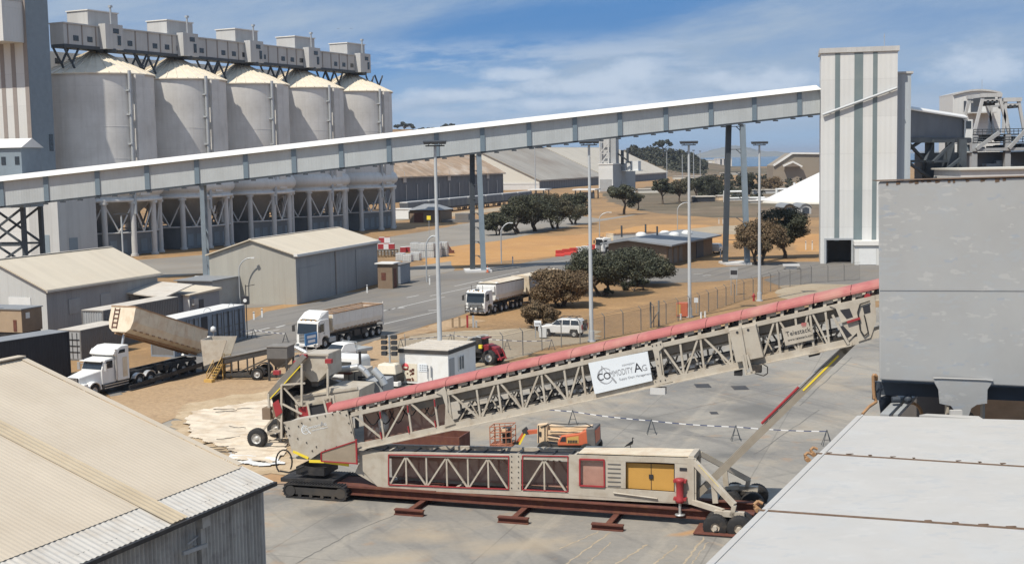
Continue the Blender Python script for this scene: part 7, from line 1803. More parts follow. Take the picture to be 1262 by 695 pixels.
for q in np.arange(.3, e1.x-e0.x, .7): m.bar((e0.x+q, 0, e0.z+k*q), (e0.x+q, 1.5, e0.z+k*q), .1)
m.bar((e0.x, 0, .35), (fb.x(322, 458), 0, .55), .12, .14); m.bar((e0.x, 1.5, .35), (fb.x(322, 458), 1.5, .55), .12, .14)
m.bar((fb.x(290, 455), 0, .5), (fb.x(330, 442), 0, fb.at(330, 442).z), .1); m.bar((fb.x(290, 455), 1.5, .5), (fb.x(330, 442), 1.5, fb.at(330, 442).z), .1)
for q in (.1, 1.3, 2.6): m.bar((e0.x+q, 0, .4), (e0.x+q, 0, e0.z+k*q), .1); m.bar((e0.x+q, 1.5, .4), (e0.x+q, 1.5, e0.z+k*q), .1)
m.build('frame', 'chassis_dark', bt)
m = MB(); m.hexa([(e0.x,.1,e0.z+.12),(e1.x,.1,e1.z+.12),(e1.x,1.4,e1.z+.12),(e0.x,1.4,e0.z+.12),(e0.x,-.05,e0.z+.3),(e1.x,-.05,e1.z+.3),(e1.x,1.55,e1.z+.3),(e0.x,1.55,e0.z+.3)]); m.build('belt', 'belt_pan', bt)
m = MB(); m.box(e0.x-.3, e0.x+.2, -.1, 1.6, .15, e0.z); m.build('tail_box', 'chassis_dark', bt)
m = MB(); q = [fb.at(*p, -.2) for p in ((247,419),(279,419),(271,444),(251,451))]
m.prism([(p.x, p.z) for p in q], 'y', -.2, -.14); q2 = [(p.x, p.z) for p in q]; m.prism(q2, 'y', 2.0, 2.06); m.hexa([(q[3].x,-.14,q[3].z),(q[3].x,2,q[3].z),(q[3].x+.06,2,q[3].z),(q[3].x+.06,-.14,q[3].z),(q[0].x,-.14,q[0].z),(q[0].x,2,q[0].z),(q[0].x+.06,2,q[0].z),(q[0].x+.06,-.14,q[0].z)])
m.bar((q[1].x, -.2, q[1].z), (q[2].x, -.2, q[2].z), .12, .1); m.bar((q[1].x, 2.05, q[1].z), (q[2].x, 2.05, q[2].z), .12, .1); m.build('receiving_hood', 'loader_beige', bt)
wq = fb.at(318, 461)
for y in (-.15, 1.65): wheel(bt, wq.x, y, .5, .5, .3)
m = MB()
for y in (-.15, 1.65):
    pr = [(wq.x+math.cos(math.pi*i/8)*.66, .5+math.sin(math.pi*i/8)*.66) for i in range(9)]; m.prism(pr+[(x*.93+wq.x*.07, z*.93+.03) for x, z in pr[::-1]], 'y', y-.2, y+.2)
m.build('mudguard', 'chassis_dark', bt)
hp = T('small_hopper', 'small dark grey steel hopper at the head of the belt trailer', 'hopper', G(342, 470), -10); fh = Fr(G(342, 470), -10)
X0, X1 = fh.x(329, 440), fh.x(354, 440); zt, zm, zb = fh.at(342, 428).z, fh.at(342, 442).z, fh.at(342, 454).z
m = MB(); m.box(X0, X1, 0, 1.7, zm, zt); m.hexa([(X0*.35,.5,zb),(X1*.35,.5,zb),(X1*.35,1.2,zb),(X0*.35,1.2,zb),(X0,0,zm),(X1,0,zm),(X1,1.7,zm),(X0,1.7,zm)]); m.build('bin', 'loader_dark', hp)
m = MB(); m.box(X0-.05, X1+.05, -.05, 1.75, zt+.002, zt+.06); m.build('rim', 'belt_pan', hp); m = MB()
for x in (X0+.1, X1-.1):
    for y in (.1, 1.6): m.box(x-.07, x+.07, y-.07, y+.07, 0, zm)
m.bar((X0, .1, .4), (X1, .1, zm-.2), .08); m.build('leg', 'chassis_dark', hp)
cv = T('belt_cover', 'dusty curved conveyor cover leaning beside the small grey hopper', 'conveyor', G(384, 456), -25); fc = Fr(G(384, 456), -25)
a, b = fc.at(360, 437), fc.at(396, 428); m = MB(); arc = lambda x, z: [(x, .7-math.cos(math.pi*i/8)*.75, z+math.sin(math.pi*i/8)*.6) for i in range(9)]
r1, r2 = arc(a.x, a.z-.7), arc(b.x, b.z-.9); m.add(r1+r2, [(i, i+1, 10+i, 9+i) for i in range(8)]+[tuple(range(9)), tuple(range(17, 8, -1))], True); m.build('hood', 'belt_pan', cv)
m = MB(); m.bar((a.x-.8, .05, a.z-1.1), (b.x, .05, b.z-1.0), .1, .3); m.bar((a.x-.8, 1.4, a.z-1.1), (b.x, 1.4, b.z-1.0), .1, .3); m.box(b.x-.2, b.x, .1, 1.3, 0, b.z-1.0); m.box(a.x, a.x+.2, .1, 1.3, 0, a.z-1.0); m.build('frame', 'chassis_dark', cv)
m = MB(); m.path([fc.at(*p, -.1) for p in ((357,424+4),(366,429),(376,434),(384,440))], .2, 10); m.build('duct', 'silver_duct', cv)
# ------------------------------------------------------------------ big feeder hopper with dust plant
FO = G(350, 552); FR = -14; ff = Fr(FO, FR)
fd = T('truck_feeder', 'dusty beige truck feeder with raised hopper and yellow edged inclined belt', 'feeder', FO, FR)
def fp(name, pts, y0, y1, mt, par=None, bev=0):
    m = MB(); m.prism([(lambda p: (p.x, p.z))(ff.at(a, b, y0)) for a, b in pts], 'y', y0, y1); return m.build(name, mt, par or fd, bevel=bev)
top = fp('upper_hopper', [(370,437),(404,436),(404,457),(392,470),(383,470),(370,458)], 1.2, 3.2, 'loader_beige')
fp('hopper_throat', [(383,470),(393,470),(392,476),(384,476)], 1.7, 2.7, 'loader_dark', top)
m = MB()
for a in (371, 403): q = ff.at(a, 437, 1.15); m.box(q.x-.06, q.x+.06, 1.1, 3.3, q.z-1.3, q.z+.02)
m.box(ff.x(369, 437, 1.1), ff.x(405, 437, 1.1), 1.08, 1.14, ff.at(370, 437.5, 1.1).z-.02, ff.at(370, 435.5, 1.1).z); m.build('hopper_rib', 'loader_beige', top)
bl = fp('inclined_belt', [(330,484),(371,437),(376,441),(352,470),(344,484),(333,492)], .3, .55, 'belt_pan'); fp('inclined_belt', [(330,484),(371,437),(376,441),(352,470),(344,484),(333,492)], 2.6, 2.85, 'belt_pan')
fp('belt_surface', [(334,482),(371,442),(374,444),(340,484)], .56, 2.59, 'loader_beige', bl)
m = MB(); m.bar(ff.at(333,491,.28), ff.at(350,473,.28), .03, .06); m.bar(ff.at(350,473,.28), ff.at(370,451,.28), .03, .06); m.build('yellow_edge', 'hazard_yellow', bl)
big = fp('receiving_hopper', [(357,492),(405,478),(443,480),(441,500),(405,506),(368,500)], .9, 3.6, 'loader_beige')
fp('hopper_mouth', [(360,491.5),(405,479),(404,483),(366,494)], .86, .895, 'cream_tipper', big)
m = MB(); q0, q1 = ff.at(360, 490, .9), ff.at(441, 478, .9); m.bar(q0, q1, .12, .14); m.build('hopper_rim', 'loader_beige', big)
for pts in ([(366,503),(379,500),(382,513),(369,516)], [(400,497),(408,495),(411,506),(403,508)]): fp('red_plate', pts, .5, .56, 'guard_red', big)
fp('dark_opening', [(380,500),(400,497),(402,511),(383,514)], .62, .66, 'ink', big)
m = MB()
for a in ((366,500,369,520), (379,496,383,517), (399,492,404,512), (411,490,414,508)): m.bar(ff.at(a[0],a[1],.5), ff.at(a[2],a[3],.5), .12)
m.bar(ff.at(364,500,.5), ff.at(412,488,.5), .1, .14); m.build('hopper_leg', 'loader_beige', big)
m = MB()
for (a, b, y) in (((347,474),(347,540),.3), ((352,472),(352,538),2.6), ((331,485),(332,505),.3), ((372,448),(372,500),.3), ((404,455),(404,500),.6), ((341,500),(346,545),1.2)): m.bar(ff.at(*a, y), ff.at(*b, y), .12)
m.bar(ff.at(347,474,.3), ff.at(376,472,.3), .1); m.bar(ff.at(330,500,.3), ff.at(347,520,.3), .1); m.bar(ff.at(347,497,.3), ff.at(372,510,.3), .1); m.bar(ff.at(350,478,.3), ff.at(370,500,.3), .08); m.build('frame_leg', 'loader_beige', fd)
m = MB(); m.prism([(lambda p: (p.x, p.z))(ff.at(*q, .6)) for q in ((334,488),(346,476),(352,500),(350,520),(340,510))], 'y', .6, 2.4); m.box(ff.x(352, 505, 1), ff.x(364, 505, 1), .8, 2.2, ff.at(356, 520, 1).z, ff.at(356, 482, 1).z); m.build('chute_skirt', 'rubber', fd)
m = MB(); m.box(ff.x(323, 510, .1), ff.x(333, 510, .1), .1, .8, ff.at(328, 517, .1).z, ff.at(328, 503, .1).z); m.box(ff.x(336, 508, .2), ff.x(345, 508, .2), .2, .9, ff.at(340, 514, .2).z, ff.at(340, 498, .2).z); m.build('gearbox', 'block_brown', fd)
fp('red_guard', [(336,497),(343,492),(348,508),(340,514)], .18, .2, 'guard_red')
m = MB()
for (a, b) in ((374,439),(405,445),(341,447+12),(366,447)): q = ff.at(a, b, .9); m.box(q.x-.2, q.x+.2, .8, 1.1, q.z-.12, q.z+.12)
m.build('red_bearing', 'guard_red', fd)
fp('back_plate', [(344,486),(370,452),(404,466),(443,480),(441,512),(412,522),(352,532)], 2.9, 2.96, 'belt_pan'); fp('side_plate', [(347,497),(366,486),(372,505),(368,520),(352,528)], 1.0, 1.06, 'loader_beige'); fp('under_frame', [(352,528),(412,514),(412,520),(352,536)], .9, 3.0, 'loader_beige'); fp('dust_hood', [(341,470),(356,455),(372,458),(370,470),(352,482)], .62, 2.5, 'loader_beige')
w1 = ff.at(317, 529, -.2)
wheel(fd, w1.x, -.2, .6, .6, .45); wheel(fd, w1.x, 2.6, .6, .6, .45)
m = MB(); m.tube((w1.x, -.2, .6), (w1.x, 2.6, .6), .1, n=8); m.bar((w1.x, .6, .6), ff.at(347, 530, .6), .14); m.bar((w1.x, 1.8, .6), ff.at(347, 530, 1.8), .14); m.bar((w1.x-.3, 1.2, .75), ff.at(345, 505, 1.2), .1); m.build('axle', 'loader_beige', fd)
# dust extraction unit behind the hopper
du = T('dust_plant', 'grey dust extraction unit with bent silver ducts behind the feeder hopper', 'dust plant', FO, FR)
def dbox(name, px0, px1, pyt, pyb, y0, y1, mt, par=None):
    m = MB(); a, b = ff.at(px0, pyb, y0), ff.at(px1, pyt, y0); m.box(a.x, b.x, y0, y1, a.z, b.z); return m.build(name, mt, par or du, bevel=.02)
dbox('filter_house', 424, 446, 457, 484, 4.4, 6.4, 'loader_beige'); dbox('fan_box', 444, 472, 470, 486, 4.6, 6.6, 'container_grey'); dbox('top_plate', 408, 432, 459, 461, 4.0, 4.35, 'rust_brown')
m = MB(); q = ff.at(424, 480, 4.3)
for px_ in (430, 437): m.bar(ff.at(px_, 459, 4.36), ff.at(px_, 482, 4.36), .05)
m.build('door_trim', 'loader_dark', du)
m = MB(); m.path([ff.at(*p, 4.0) for p in ((404,472),(405,464),(410,458),(418,455),(430,454),(442,452),(449,457),(455,464))], .2, 12); m.build('duct', 'silver_duct', du)
m = MB(); m.path([ff.at(*p, 3.9) for p in ((409,476),(414,472),(421,472),(427,476),(430,486))], .19, 12); m.build('duct', 'silver_duct', du)
m = MB(); m.path([ff.at(*p, 4.2) for p in ((460,455),(470,466),(474,474))], .24, 12); m.build('duct', 'galv', du)
m = MB(); q = ff.at(443, 472, 4.3)
for k in range(5): m.tube((q.x-.1, 4.35, q.z-.35+k*.18), (q.x+.4, 4.35, q.z-.35+k*.18), .07, n=8)
m.build('valve_bank', 'ink', du); m = MB()
for x in (ff.x(426, 484, 4.4), ff.x(470, 484, 4.6)):
    for y in (4.6, 6.2): m.box(x-.1, x+.1, y-.1, y+.1, 0, ff.at(430, 483, 4.4).z)
m.build('leg', 'loader_dark', du)
# big bag standing under the boom
p = G(462, 550); t = T('bulk_bag', 'white bulk bag standing on the slab behind the loader boom', 'bag', p, 10); m = MB(); m.prism([(-.45, 0), (.45, 0), (.5, .5), (.42, 1.0), (.1, 1.15), (-.35, 1.05), (-.5, .5)], 'y', -.45, .45); m.build('sack', 'tarp_white', t, bevel=.12); m = MB()
for x in (-.3, .3): m.path([(x, -.3, 1.0), (x, 0, 1.35), (x, .3, 1.0)], .025, 5)
m.build('strap', 'tape_white', t)
# brown steel block seen under the boom
p = G(545, 566); t = T('brown_skip', 'dark brown open steel skip standing behind the loader chassis under the boom', 'skip', G(528, 568), -18); 
m = MB(); m.prism([(-2.6, .15), (1.9, .15), (1.9, 1.45), (-2.6, 1.45)], 'y', 0, .08); m.box(-2.6, 1.9, 1.7, 1.78, .15, 1.45); m.box(-2.6, -2.52, .08, 1.7, .15, 1.45); m.box(1.82, 1.9, .08, 1.7, .15, 1.45); m.box(-2.5, 1.8, .08, 1.7, .15, .25); m.build('body', 'rust_brown', t); m = MB(); m.box(-2.5, 1.8, .1, 1.6, 0, .14); m.build('skid', 'black_steel', t)
# ------------------------------------------------------------------ portable office, light tower
ang = 22; c = G(553, 477); u, v = yaw(ang); wl = along(c, -u, 493); wv = along(c, v, 586.5); z = hz(c, 437)
po = T('portable_office', 'white portable office with flat ribbed roof and posters behind the red hood', 'office', c, -ang)
m = MB(); m.box(-wl, 0, 0, wv, .15, z); m.build('wall', 'clean_white', po)
m = MB(); m.box(-wl-.08, .08, -.08, wv+.08, z+.002, z+.28); m.build('fascia', 'chassis_dark', po)
m = MB(); m.box(-wl-.02, .02, -.02, wv+.02, z+.283, z+.32)
for q in np.linspace(.3, wv-.3, 6): m.box(-wl, 0, q-.05, q+.05, z+.322, z+.37)
m.build('roof', 'roof_light', po)
wx = lambda px: -along(c, -u, px); wz = lambda py: hz(c-u*wl*.6, py)
m = MB(); m.box(wx(496), wx(514.5), -.03, -.003, wz(470), wz(448.5)); ps = m.build('poster', 'poster_cream', po); ps['label'] = 'cream poster with red round badge'
m = MB(); cx_, cz_, r_ = wx(500.5), wz(452.5), .28; m.lathe([(.01, 0), (r_, 0), (r_, .01), (.01, .01)], 24, (cx_, -.045, cz_), 'y'); m.build('round_badge', 'sticker_red', ps)
m = MB(); m.box(cx_-.17, cx_+.17, -.055, -.047, cz_-.12, cz_+.02); m.build('badge_band', 'poster_cream', ps)
m = MB(); r6 = random.Random(4)
for k in range(16): x, z_ = wx(505)+r6.uniform(-.3, .38), wz(461)+r6.uniform(-.55, .5); w_ = r6.uniform(.04, .12); m.box(x-w_, x+w_, -.042, -.032, z_-w_*.8, z_+w_*.9)
m.build('poster_picture', 'rust_brown', ps)
m = MB(); m.box(wx(516.5), wx(527), -.03, -.003, wz(457.5), wz(448)); nt_ = m.build('notice', 'sign_white', po)
m = MB()
for k in range(3):
    for q in range(4): m.box(wx(518)+q*.19, wx(518)+q*.19+.13, -.042, -.032, wz(456)+k*.17, wz(456)+k*.17+.07)
m.build('notice_text', 'ink_grey', nt_)
m = MB(); m.tube((wx(528), -.12, wz(466)), (wx(528), -.12, wz(451)), .03, n=6); m.tube((wx(532.5), -.12, wz(464)), (wx(532.5), -.12, wz(450)), .05, n=6); m.build('drain_pipe', 'ink_grey', po)
m = MB(); m.box(.003, .05, wv*.36, wv*.54, z*.42, z*.8); m.build('window', 'glass_blue', po); m = MB(); m.box(.003, .06, wv*.04, wv*.2, .25, z*.85); m.build('door', 'container_grey', po)
m = MB(); m.box(.003, .08, wv*.35, wv*.365, z*.38, z*.84); m.box(.003, .08, wv*.445, wv*.455, z*.38, z*.84); m.box(.003, .08, wv*.535, wv*.55, z*.38, z*.84); m.build('window_frame', 'clean_white', po)
m = MB()
for x in (-wl+.3, -wl/2, -.3):
    for y in (.3, wv-.3): m.box(x-.15, x+.15, y-.15, y+.15, 0, .15)
m.build('foot', 'concrete_col', po)
p = G(480, 476); lt = T('light_tower_trailer', 'small white and black light tower trailer with folded lamps left of the portable office', 'light tower', p, -20)
m = MB(); m.hexa([(-.85,-.6,1.0),(.85,-.6,1.0),(.85,.7,1.0),(-.85,.7,1.0),(-.7,-.45,1.75),(.7,-.45,1.75),(.7,.6,1.75),(-.7,.6,1.75)]); m.build('canopy', 'poster_cream', lt, bevel=.08)
m = MB(); m.box(-.9, .9, -.65, .75, .35, .98); m.build('engine_box', 'black_steel', lt); m = MB(); m.box(-1.1, 1.1, -.8, -.2, .15, .5); m.build('bumper', 'clean_white', lt, bevel=.05); m = MB(); m.box(-.4, .4, -.475, -.44, 1.2, 1.5); m.build('vent', 'loader_dark', lt)
m = MB(); m.tube((0, .2, 1.75), (0, .2, 3.9), .08, n=8); m.build('mast', 'galv', lt)
for k in range(4):
    for s_ in (-1, 1):
        m = MB(); m.box(s_*.42-.2, s_*.42+.2, 0, .3, 2.35+k*.42, 2.65+k*.42); m.bar((0, .2, 2.5+k*.42), (s_*.3, .2, 2.5+k*.42), .06); m.build('lamp', 'lamp_head', lt)
for s_ in (-1, 1): wheel(lt, 0, s_*.95, .3, .3, .2)
# ------------------------------------------------------------------ orange boom lift
BO = G(690, 563.5); fbm = Fr(BO, -16); bl = T('boom_lift', 'orange and cream folded boom lift parked behind the loader chassis', 'boom lift', BO, -16)
def bp_(name, pts, y0, y1, mt, par=None, bev=0):
    m = MB(); m.prism([(lambda p: (p.x, p.z))(fbm.at(a, b, y0)) for a, b in pts], 'y', y0, y1); return m.build(name, mt, par or bl, bevel=bev)
bp_('engine_cover', [(687,545.5),(691,537),(713,534),(728,528),(734,530),(734,549),(687,549)], -.1, 1.2, 'orange_paint', None, .06)
bp_('counterweight', [(722,528),(733,527.5),(734,551),(724,551)], -.14, 1.4, 'loader_dark', None, .05)
bp_('cover_window', [(690,544),(692.5,538.5),(697,538),(697.5,544)], -.12, -.103, 'ink')
p = f.at(0, 0) if 0 else None
m = MB(); q = fbm.at(700, 547, -.12)
ss = bp_('cover_panel', [(698.5,539),(713,537),(713,546),(698.5,546)], -.115, -.103, 'safety_yellow')
m = MB()
for k in range(6): a = fbm.at(700+k*2.0, 543.5, -.12); m.box(a.x, a.x+.07, -.13, -.117, a.z-.09, a.z+.06)
m.build('panel_marking', 'ink', ss)
for pts, y0 in (([(672,523),(700,527),(730,524),(730,528),(700,532),(672,529)], .5), ([(662,523),(674,522),(674,546),(662,546)], .1), ([(674,530),(700,533),(722,531),(722,535),(700,538),(674,535)], .2), ([(672,537),(690,540),(690,545),(672,543)], .15)): bp_('boom_section', pts, y0, y0+.35, 'cream_paint', None, .02)
bp_('boom_pivot', [(664.5,532),(667,532),(667,537.5),(664.5,537.5)], .06, .095, 'ink')
bp_('jib', [(645,531),(662,529.5),(662,534),(645,536)], .3, .6, 'orange_paint'); bp_('jib_arm', [(646,529.5),(649,531),(638,547),(634,547)], .25, .4, 'orange_paint'); bp_('jib_rod', [(646,534),(648,535),(641,548),(639,547)], .2, .24, 'hazard_yellow'); bp_('jib_knuckle', [(643,530),(646.5,527),(651,534),(645,536)], .22, .62, 'chassis_dark')
m = MB()
for a, b in (((676,525.5),(728,525.8)), ((678,532),(718,533)), ((675,539.5),(688,541))): m.bar(fbm.at(*a, .09), fbm.at(*b, .09), .03, .05)
for px_ in (663.5, 671.5): m.bar(fbm.at(px_, 524, .08), fbm.at(px_, 545, .08), .03, .05)
m.path([fbm.at(*q, .06) for q in ((666,526),(680,521.5),(700,522.5),(722,521.5),(731,526))], .03, 5); m.build('boom_hose', 'chassis_dark', bl)
m = MB(); m.box(fbm.x(668, 556), fbm.x(730, 556), 0, 1.9, .35, .75); m.build('chassis', 'chassis_dark', bl)
for px_ in (672, 724):
    for y in (-.05, 1.95): wheel(bl, fbm.x(px_, 556), y, .45, .45, .3)
m = MB(); b0, b1 = fbm.at(604, 550, -.3), fbm.at(630, 527, -.3); 
for z in np.linspace(b0.z+.1, b1.z, 4):
    for y in (-.3, .6): m.tube((b0.x, y, z-.0), (b1.x, y, z+.12), .03, n=5)
    m.tube((b0.x, -.3, z), (b0.x, .6, z), .03, n=5); m.tube((b1.x, -.3, z+.12), (b1.x, .6, z+.12), .03, n=5)
for x in np.linspace(b0.x, b1.x, 5):
    for y in (-.3, .6): m.tube((x, y, b0.z), (x, y, b1.z), .03, n=5)
m.box(b0.x, b1.x, -.3, .6, b0.z, b0.z+.08); bk = m.build('basket', 'basket_orange', bl)
m = MB(); m.box(fbm.x(619, 540), fbm.x(628, 540), .0, .5, b0.z+.1, b1.z-.1); m.build('control_box', 'chassis_dark', bk); m = MB(); m.box(fbm.x(618, 532), fbm.x(626, 532), -.25, .1, fbm.at(620, 533).z, fbm.at(620, 528).z); m.build('basket_pad', 'cream_paint', bk)
m = MB(); m.bar(fbm.at(628,545,.2), fbm.at(640,546,.3), .14); m.build('basket_mount', 'chassis_dark', bl)
# ------------------------------------------------------------------ striped tape barriers
def tape_line(label, pts, hgt=.85, sag=.06, stripe_=.42):
    P = [G(*p) for p in pts]; t = T('tape_barrier', label, 'barrier', P[0], 0, 'blue and white tape barriers'); o = P[0]
    for p in P:
        m = MB(); q = p-o
        for s_ in (-1, 1): m.bar((q.x+s_*.28, q.y-.2, 0), (q.x, q.y, hgt+.1), .028); m.bar((q.x+s_*.28, q.y+.2, 0), (q.x, q.y, hgt+.1), .028)
        m.bar((q.x-.18, q.y, hgt*.4), (q.x+.18, q.y, hgt*.4), .025); m.build('trestle', 'steel_dark', t)
    mw_, md = MB(), MB(); k = 0
    for a, b in zip(P[:-1], P[1:]):
        n = max(2, int((b-a).length/stripe_)); d = b-a
        for i in range(n):
            z = lambda f_: hgt-sag*4*f_*(1-f_); A_, B_ = a-o+d*(i/n), a-o+d*((i+1)/n)
            (mw_ if k % 2 else md).bar((A_.x, A_.y, z(i/n)), (B_.x, B_.y, z((i+1)/n)), .012, .055); k += 1
    mw_.build('white_tape', 'tape_white', t); md.build('blue_tape', 'tape_blue', t); return t
tape_line('striped tape barrier crossing the slab behind the boom lift to the hatch covers', [(606,512),(706,523),(803,535),(907,543),(1019,549)])
tape_line('striped tape barrier beside the road in front of the high roofed truck', [(268,422),(313,417),(352,422)])
tape_line('striped tape barrier behind the portable office in front of the wagon', [(494,430),(555,424),(625,431),(680,431)])
# ------------------------------------------------------------------ chain link fence
pts = [(500,447),(560,443),(620,444),(668,432),(715,424),(745,417),(790,407),(850,392),(905,373),(960,356),(1000,349),(1060,345)]
P = [G(*p) for p in pts]; fe = T('chain_link_fence', 'long chain link fence on steel posts between the dry verge and the slab', 'fence', P[0], 0); o = P[0]; hF = 2.1
for a, b in zip(P[:-1], P[1:]):
    d = b-a; n = max(1, round(d.length/3.0))
    for i in range(n):
        q = a+d*(i/n)-o; m = MB(); m.tube((q.x, q.y, 0), (q.x, q.y, hF), .05, n=6); d2 = Vector((-d.y, d.x, 0)).normalized()*.3; m.bar((q.x, q.y, hF), (q.x+d2.x, q.y+d2.y, hF+.3), .05); m.build('post', 'fence_steel', fe)
m = MB()
for a, b in zip(P[:-1], P[1:]):
    a_, b_ = a-o, b-o; m.quad((a_.x,a_.y,.05),(b_.x,b_.y,.05),(b_.x,b_.y,hF-.05),(a_.x,a_.y,hF-.05))
m.build('mesh', 'chainlink', fe)
m = MB()
for a, b in zip(P[:-1], P[1:]):
    a_, b_ = a-o, b-o
    for z in (hF-.03, .08, hF+.15, hF+.28): m.tube((a_.x, a_.y, z), (b_.x, b_.y, z), .012, n=4)
m.build('rail', 'fence_steel', fe)
g0 = G(802, 404)-o; g1 = G(812, 402)-o; m = MB()
for q in (g0, g1): m.tube((q.x, q.y, 0), (q.x, q.y, 2.6), .09, n=8)
m.bar((g0.x, g0.y, .3), (g1.x, g1.y, 1.6), .06); m.build('gate_post', 'fence_steel', fe)
# ------------------------------------------------------------------ light poles and lamps
lab = ['tall grey flood light pole rising in front of the portable office', 'tall grey flood light pole right of the white wagon', 'tall grey flood light pole in front of the amenities block', 'tall grey flood light pole left of the striped tower']
for (px, pyb, pxt, pyt), lb in zip(((543, 462, 537, 180), (729, 421, 725, 179), (850, 391, 849, 179), (936, 371, 936, 179)), lab):
    p = G(px, pyb); z = hz(p, pyt); t = T('flood_light_pole', lb, 'light pole', p, 0, 'tall flood light poles')
    m = MB(); m.tube((0, 0, .1), (0, 0, z), .21, .11, n=14); m.tube((0, 0, .1), (0, 0, 1.0), .27, n=14); m.tube((0, 0, 0), (0, 0, .12), .4, n=14); m.build('pole', 'pole_grey', t)
    m = MB(); m.bar((-.75, 0, z), (.75, 0, z), .1, .1); m.bar((0, -.5, z), (0, .5, z), .1, .1); m.bar((-.75, -.4, z+.25), (.75, -.4, z+.25), .06); m.bar((-.5, 0, z), (-.5, -.4, z+.25), .05); m.bar((.5, 0, z), (.5, -.4, z+.25), .05); m.build('cross_arm', 'lamp_head', t)
    for x in (-.6, 0, .6):
        for y in (-.45, .35):
            m = MB(); m.hexa([(x-.24,y-.2,z+.12),(x+.24,y-.2,z+.12),(x+.24,y+.2,z+.2),(x-.24,y+.2,z+.2),(x-.3,y-.22,z+.32),(x+.3,y-.22,z+.32),(x+.3,y+.2,z+.42),(x-.3,y+.2,z+.42)]); m.build('flood_lamp', 'lamp_head', t)
def street_lamp(px, pyb, pyt, arm, lb):
    p = G(px, pyb); z = hz(p, pyt); t = T('street_lamp', lb, 'street lamp', p, 0, 'curved street lamps'); a = arm*p.y/F
    pts = [(0, 0, 0), (0, 0, z*.72)]+[(a*(1-math.cos(math.pi/2*k/6)), 0, z*.72+z*.28*math.sin(math.pi/2*k/6)) for k in range(1, 7)]
    m = MB(); m.path(pts, .07 if p.y < 170 else .1, 7); m.build('pole', 'galv', t); m = MB(); e = a*.25; m.box(min(a, a+e), max(a, a+e), -.15, .15, z-.1, z+.06); m.build('lamp', 'plastic_white', t)
street_lamp(296, 376, 318, 16, 'curved street lamp in front of the grey gabled shed')
street_lamp(526, 348, 291, 10, 'curved street lamp left of the first flood light pole beside the white containers')
street_lamp(618, 325, 275, 12, 'curved street lamp on the orange sand below the dark tree row')
street_lamp(739, 292, 262, 12, 'curved street lamp above the far tipper truck')
street_lamp(835, 285, 250, 12, 'curved street lamp behind the flat roof of the amenities block')
for k, (px, pyb, pyt, lb) in enumerate(((152, 320, 265, 'grey lamp post with flat head among the silo columns'),)):
    p = G(px, pyb); z = hz(p, pyt); t = T('lamp_post', lb, 'lamp post', p, 0); m = MB(); m.tube((0, 0, 0), (0, 0, z), .16, n=8); m.build('pole', 'pole_grey', t); m = MB(); m.box(-1.3, 1.3, -.3, .3, z, z+.3); m.build('lamp', 'lamp_head', t)
for k, (px, pyb, pyt) in enumerate(((660, 246, 170), (822, 230, 187), (841, 232, 190), (855, 230, 186), (863, 224, 187))):
    p = G(px, pyb); z = hz(p, pyt); t = T('mast', 'distant slim grey mast, '+['in front of the grey stained shed', 'at the right end of the khaki roof', 'left of the third flood light pole', 'just right of the third flood light pole', 'between the flood light pole and the far office'][k], 'mast', p, 0, 'distant slim masts'); m = MB(); m.tube((0, 0, 0), (0, 0, z), .28, .16, n=7); m.build('pole', 'galv', t); m = MB(); m.box(-.7, .7, -.3, .3, z, z+.4); m.build('lamp', 'lamp_head', t)
# ------------------------------------------------------------------ small roadside things
def post(px, pyb, pyt, lb, mt='plastic_white', name='guide_post', w_=.09, grp='white guide posts'):
    p = G(px, pyb); z = hz(p, pyt); m = MB(); m.box(-w_, w_, -.03, .03, 0, z*.8, mi=0); m.box(-w_, w_, -.031, .031, z*.8, z*.9, mi=1); m.box(-w_, w_, -.03, .03, z*.9, z, mi=0); o = m.build(name, [mt, 'ink']); o.location = p; return tag(o, lb, 'post', grp)
for px, a, b, lb in ((323, 391, 380, 'white guide post on the dirt left of the grey cabinet'), (452.5, 361, 351, 'white guide post beside the sliding doors of the grey gabled shed'), (529.5, 351, 340, 'white guide post left of the first flood light pole on the road edge'), (632, 326, 316, 'white guide post at the edge of the orange sand'), (313, 394, 384, 'white guide post at the end of the white topped container'), (894, 312, 299, 'white guide post just right of the amenities block'), (888, 318, 306, 'lower white guide post near the small white car'), (922, 288, 279, 'white guide post between the A frame and the far pad'), (993, 308, 297, 'left white guide post beside the striped tower'), (1001, 308, 297, 'right white guide post beside the striped tower'), (886, 276, 269, 'far white guide post left of the far pad'), (891, 276, 269, 'far white guide post in the middle of the far pad edge')):
    post(px, a, b, lb)
p = G(558, 404); t = T('bollard_row', 'short row of timber bollards and a red one in front of the road train', 'bollards', p, 0)
for k, (dx, mt, h) in enumerate(((0, 'timber', .95), (.7, 'timber', 1.05), (1.5, 'guard_red', 1.2), (2.1, 'galv', 1.15), (2.4, 'galv', .6))):
    m = MB(); m.box(dx-.1, dx+.1, -.1, .1, 0, h); m.box(dx-.12, dx+.12, -.12, .12, h+.002, h+.06); m.build('bollard', mt, t)
def sign(px, pyb, pyt, w_, hboard, lb, face='sign_white', legs=2, rz=-15):
    p = G(px, pyb); k = p.y/F; z = hz(p, pyt); t = T('sign_board', lb, 'sign', p, rz); W_ = w_*k/2; H_ = hboard*k
    m = MB(); m.box(-W_, W_, -.03, .03, z-H_, z); b = m.build('board', face, t); m = MB()
    for x in ((-W_*.7, W_*.7) if legs == 2 else (0,)): m.tube((x, .06, 0), (x, .06, z-.05), .05, n=6)
    m.build('post', 'galv', t); return t, b, W_, H_, z
t, b, W_, H_, z = sign(904.5, 364, 330, 10, 13, 'grey notice board on two legs behind the chain link fence', 'container_grey'); m = MB(); m.box(-W_*.8, W_*.8, -.05, -.033, z-H_*.65, z-H_*.25); m.build('board_panel', 'ink', b)
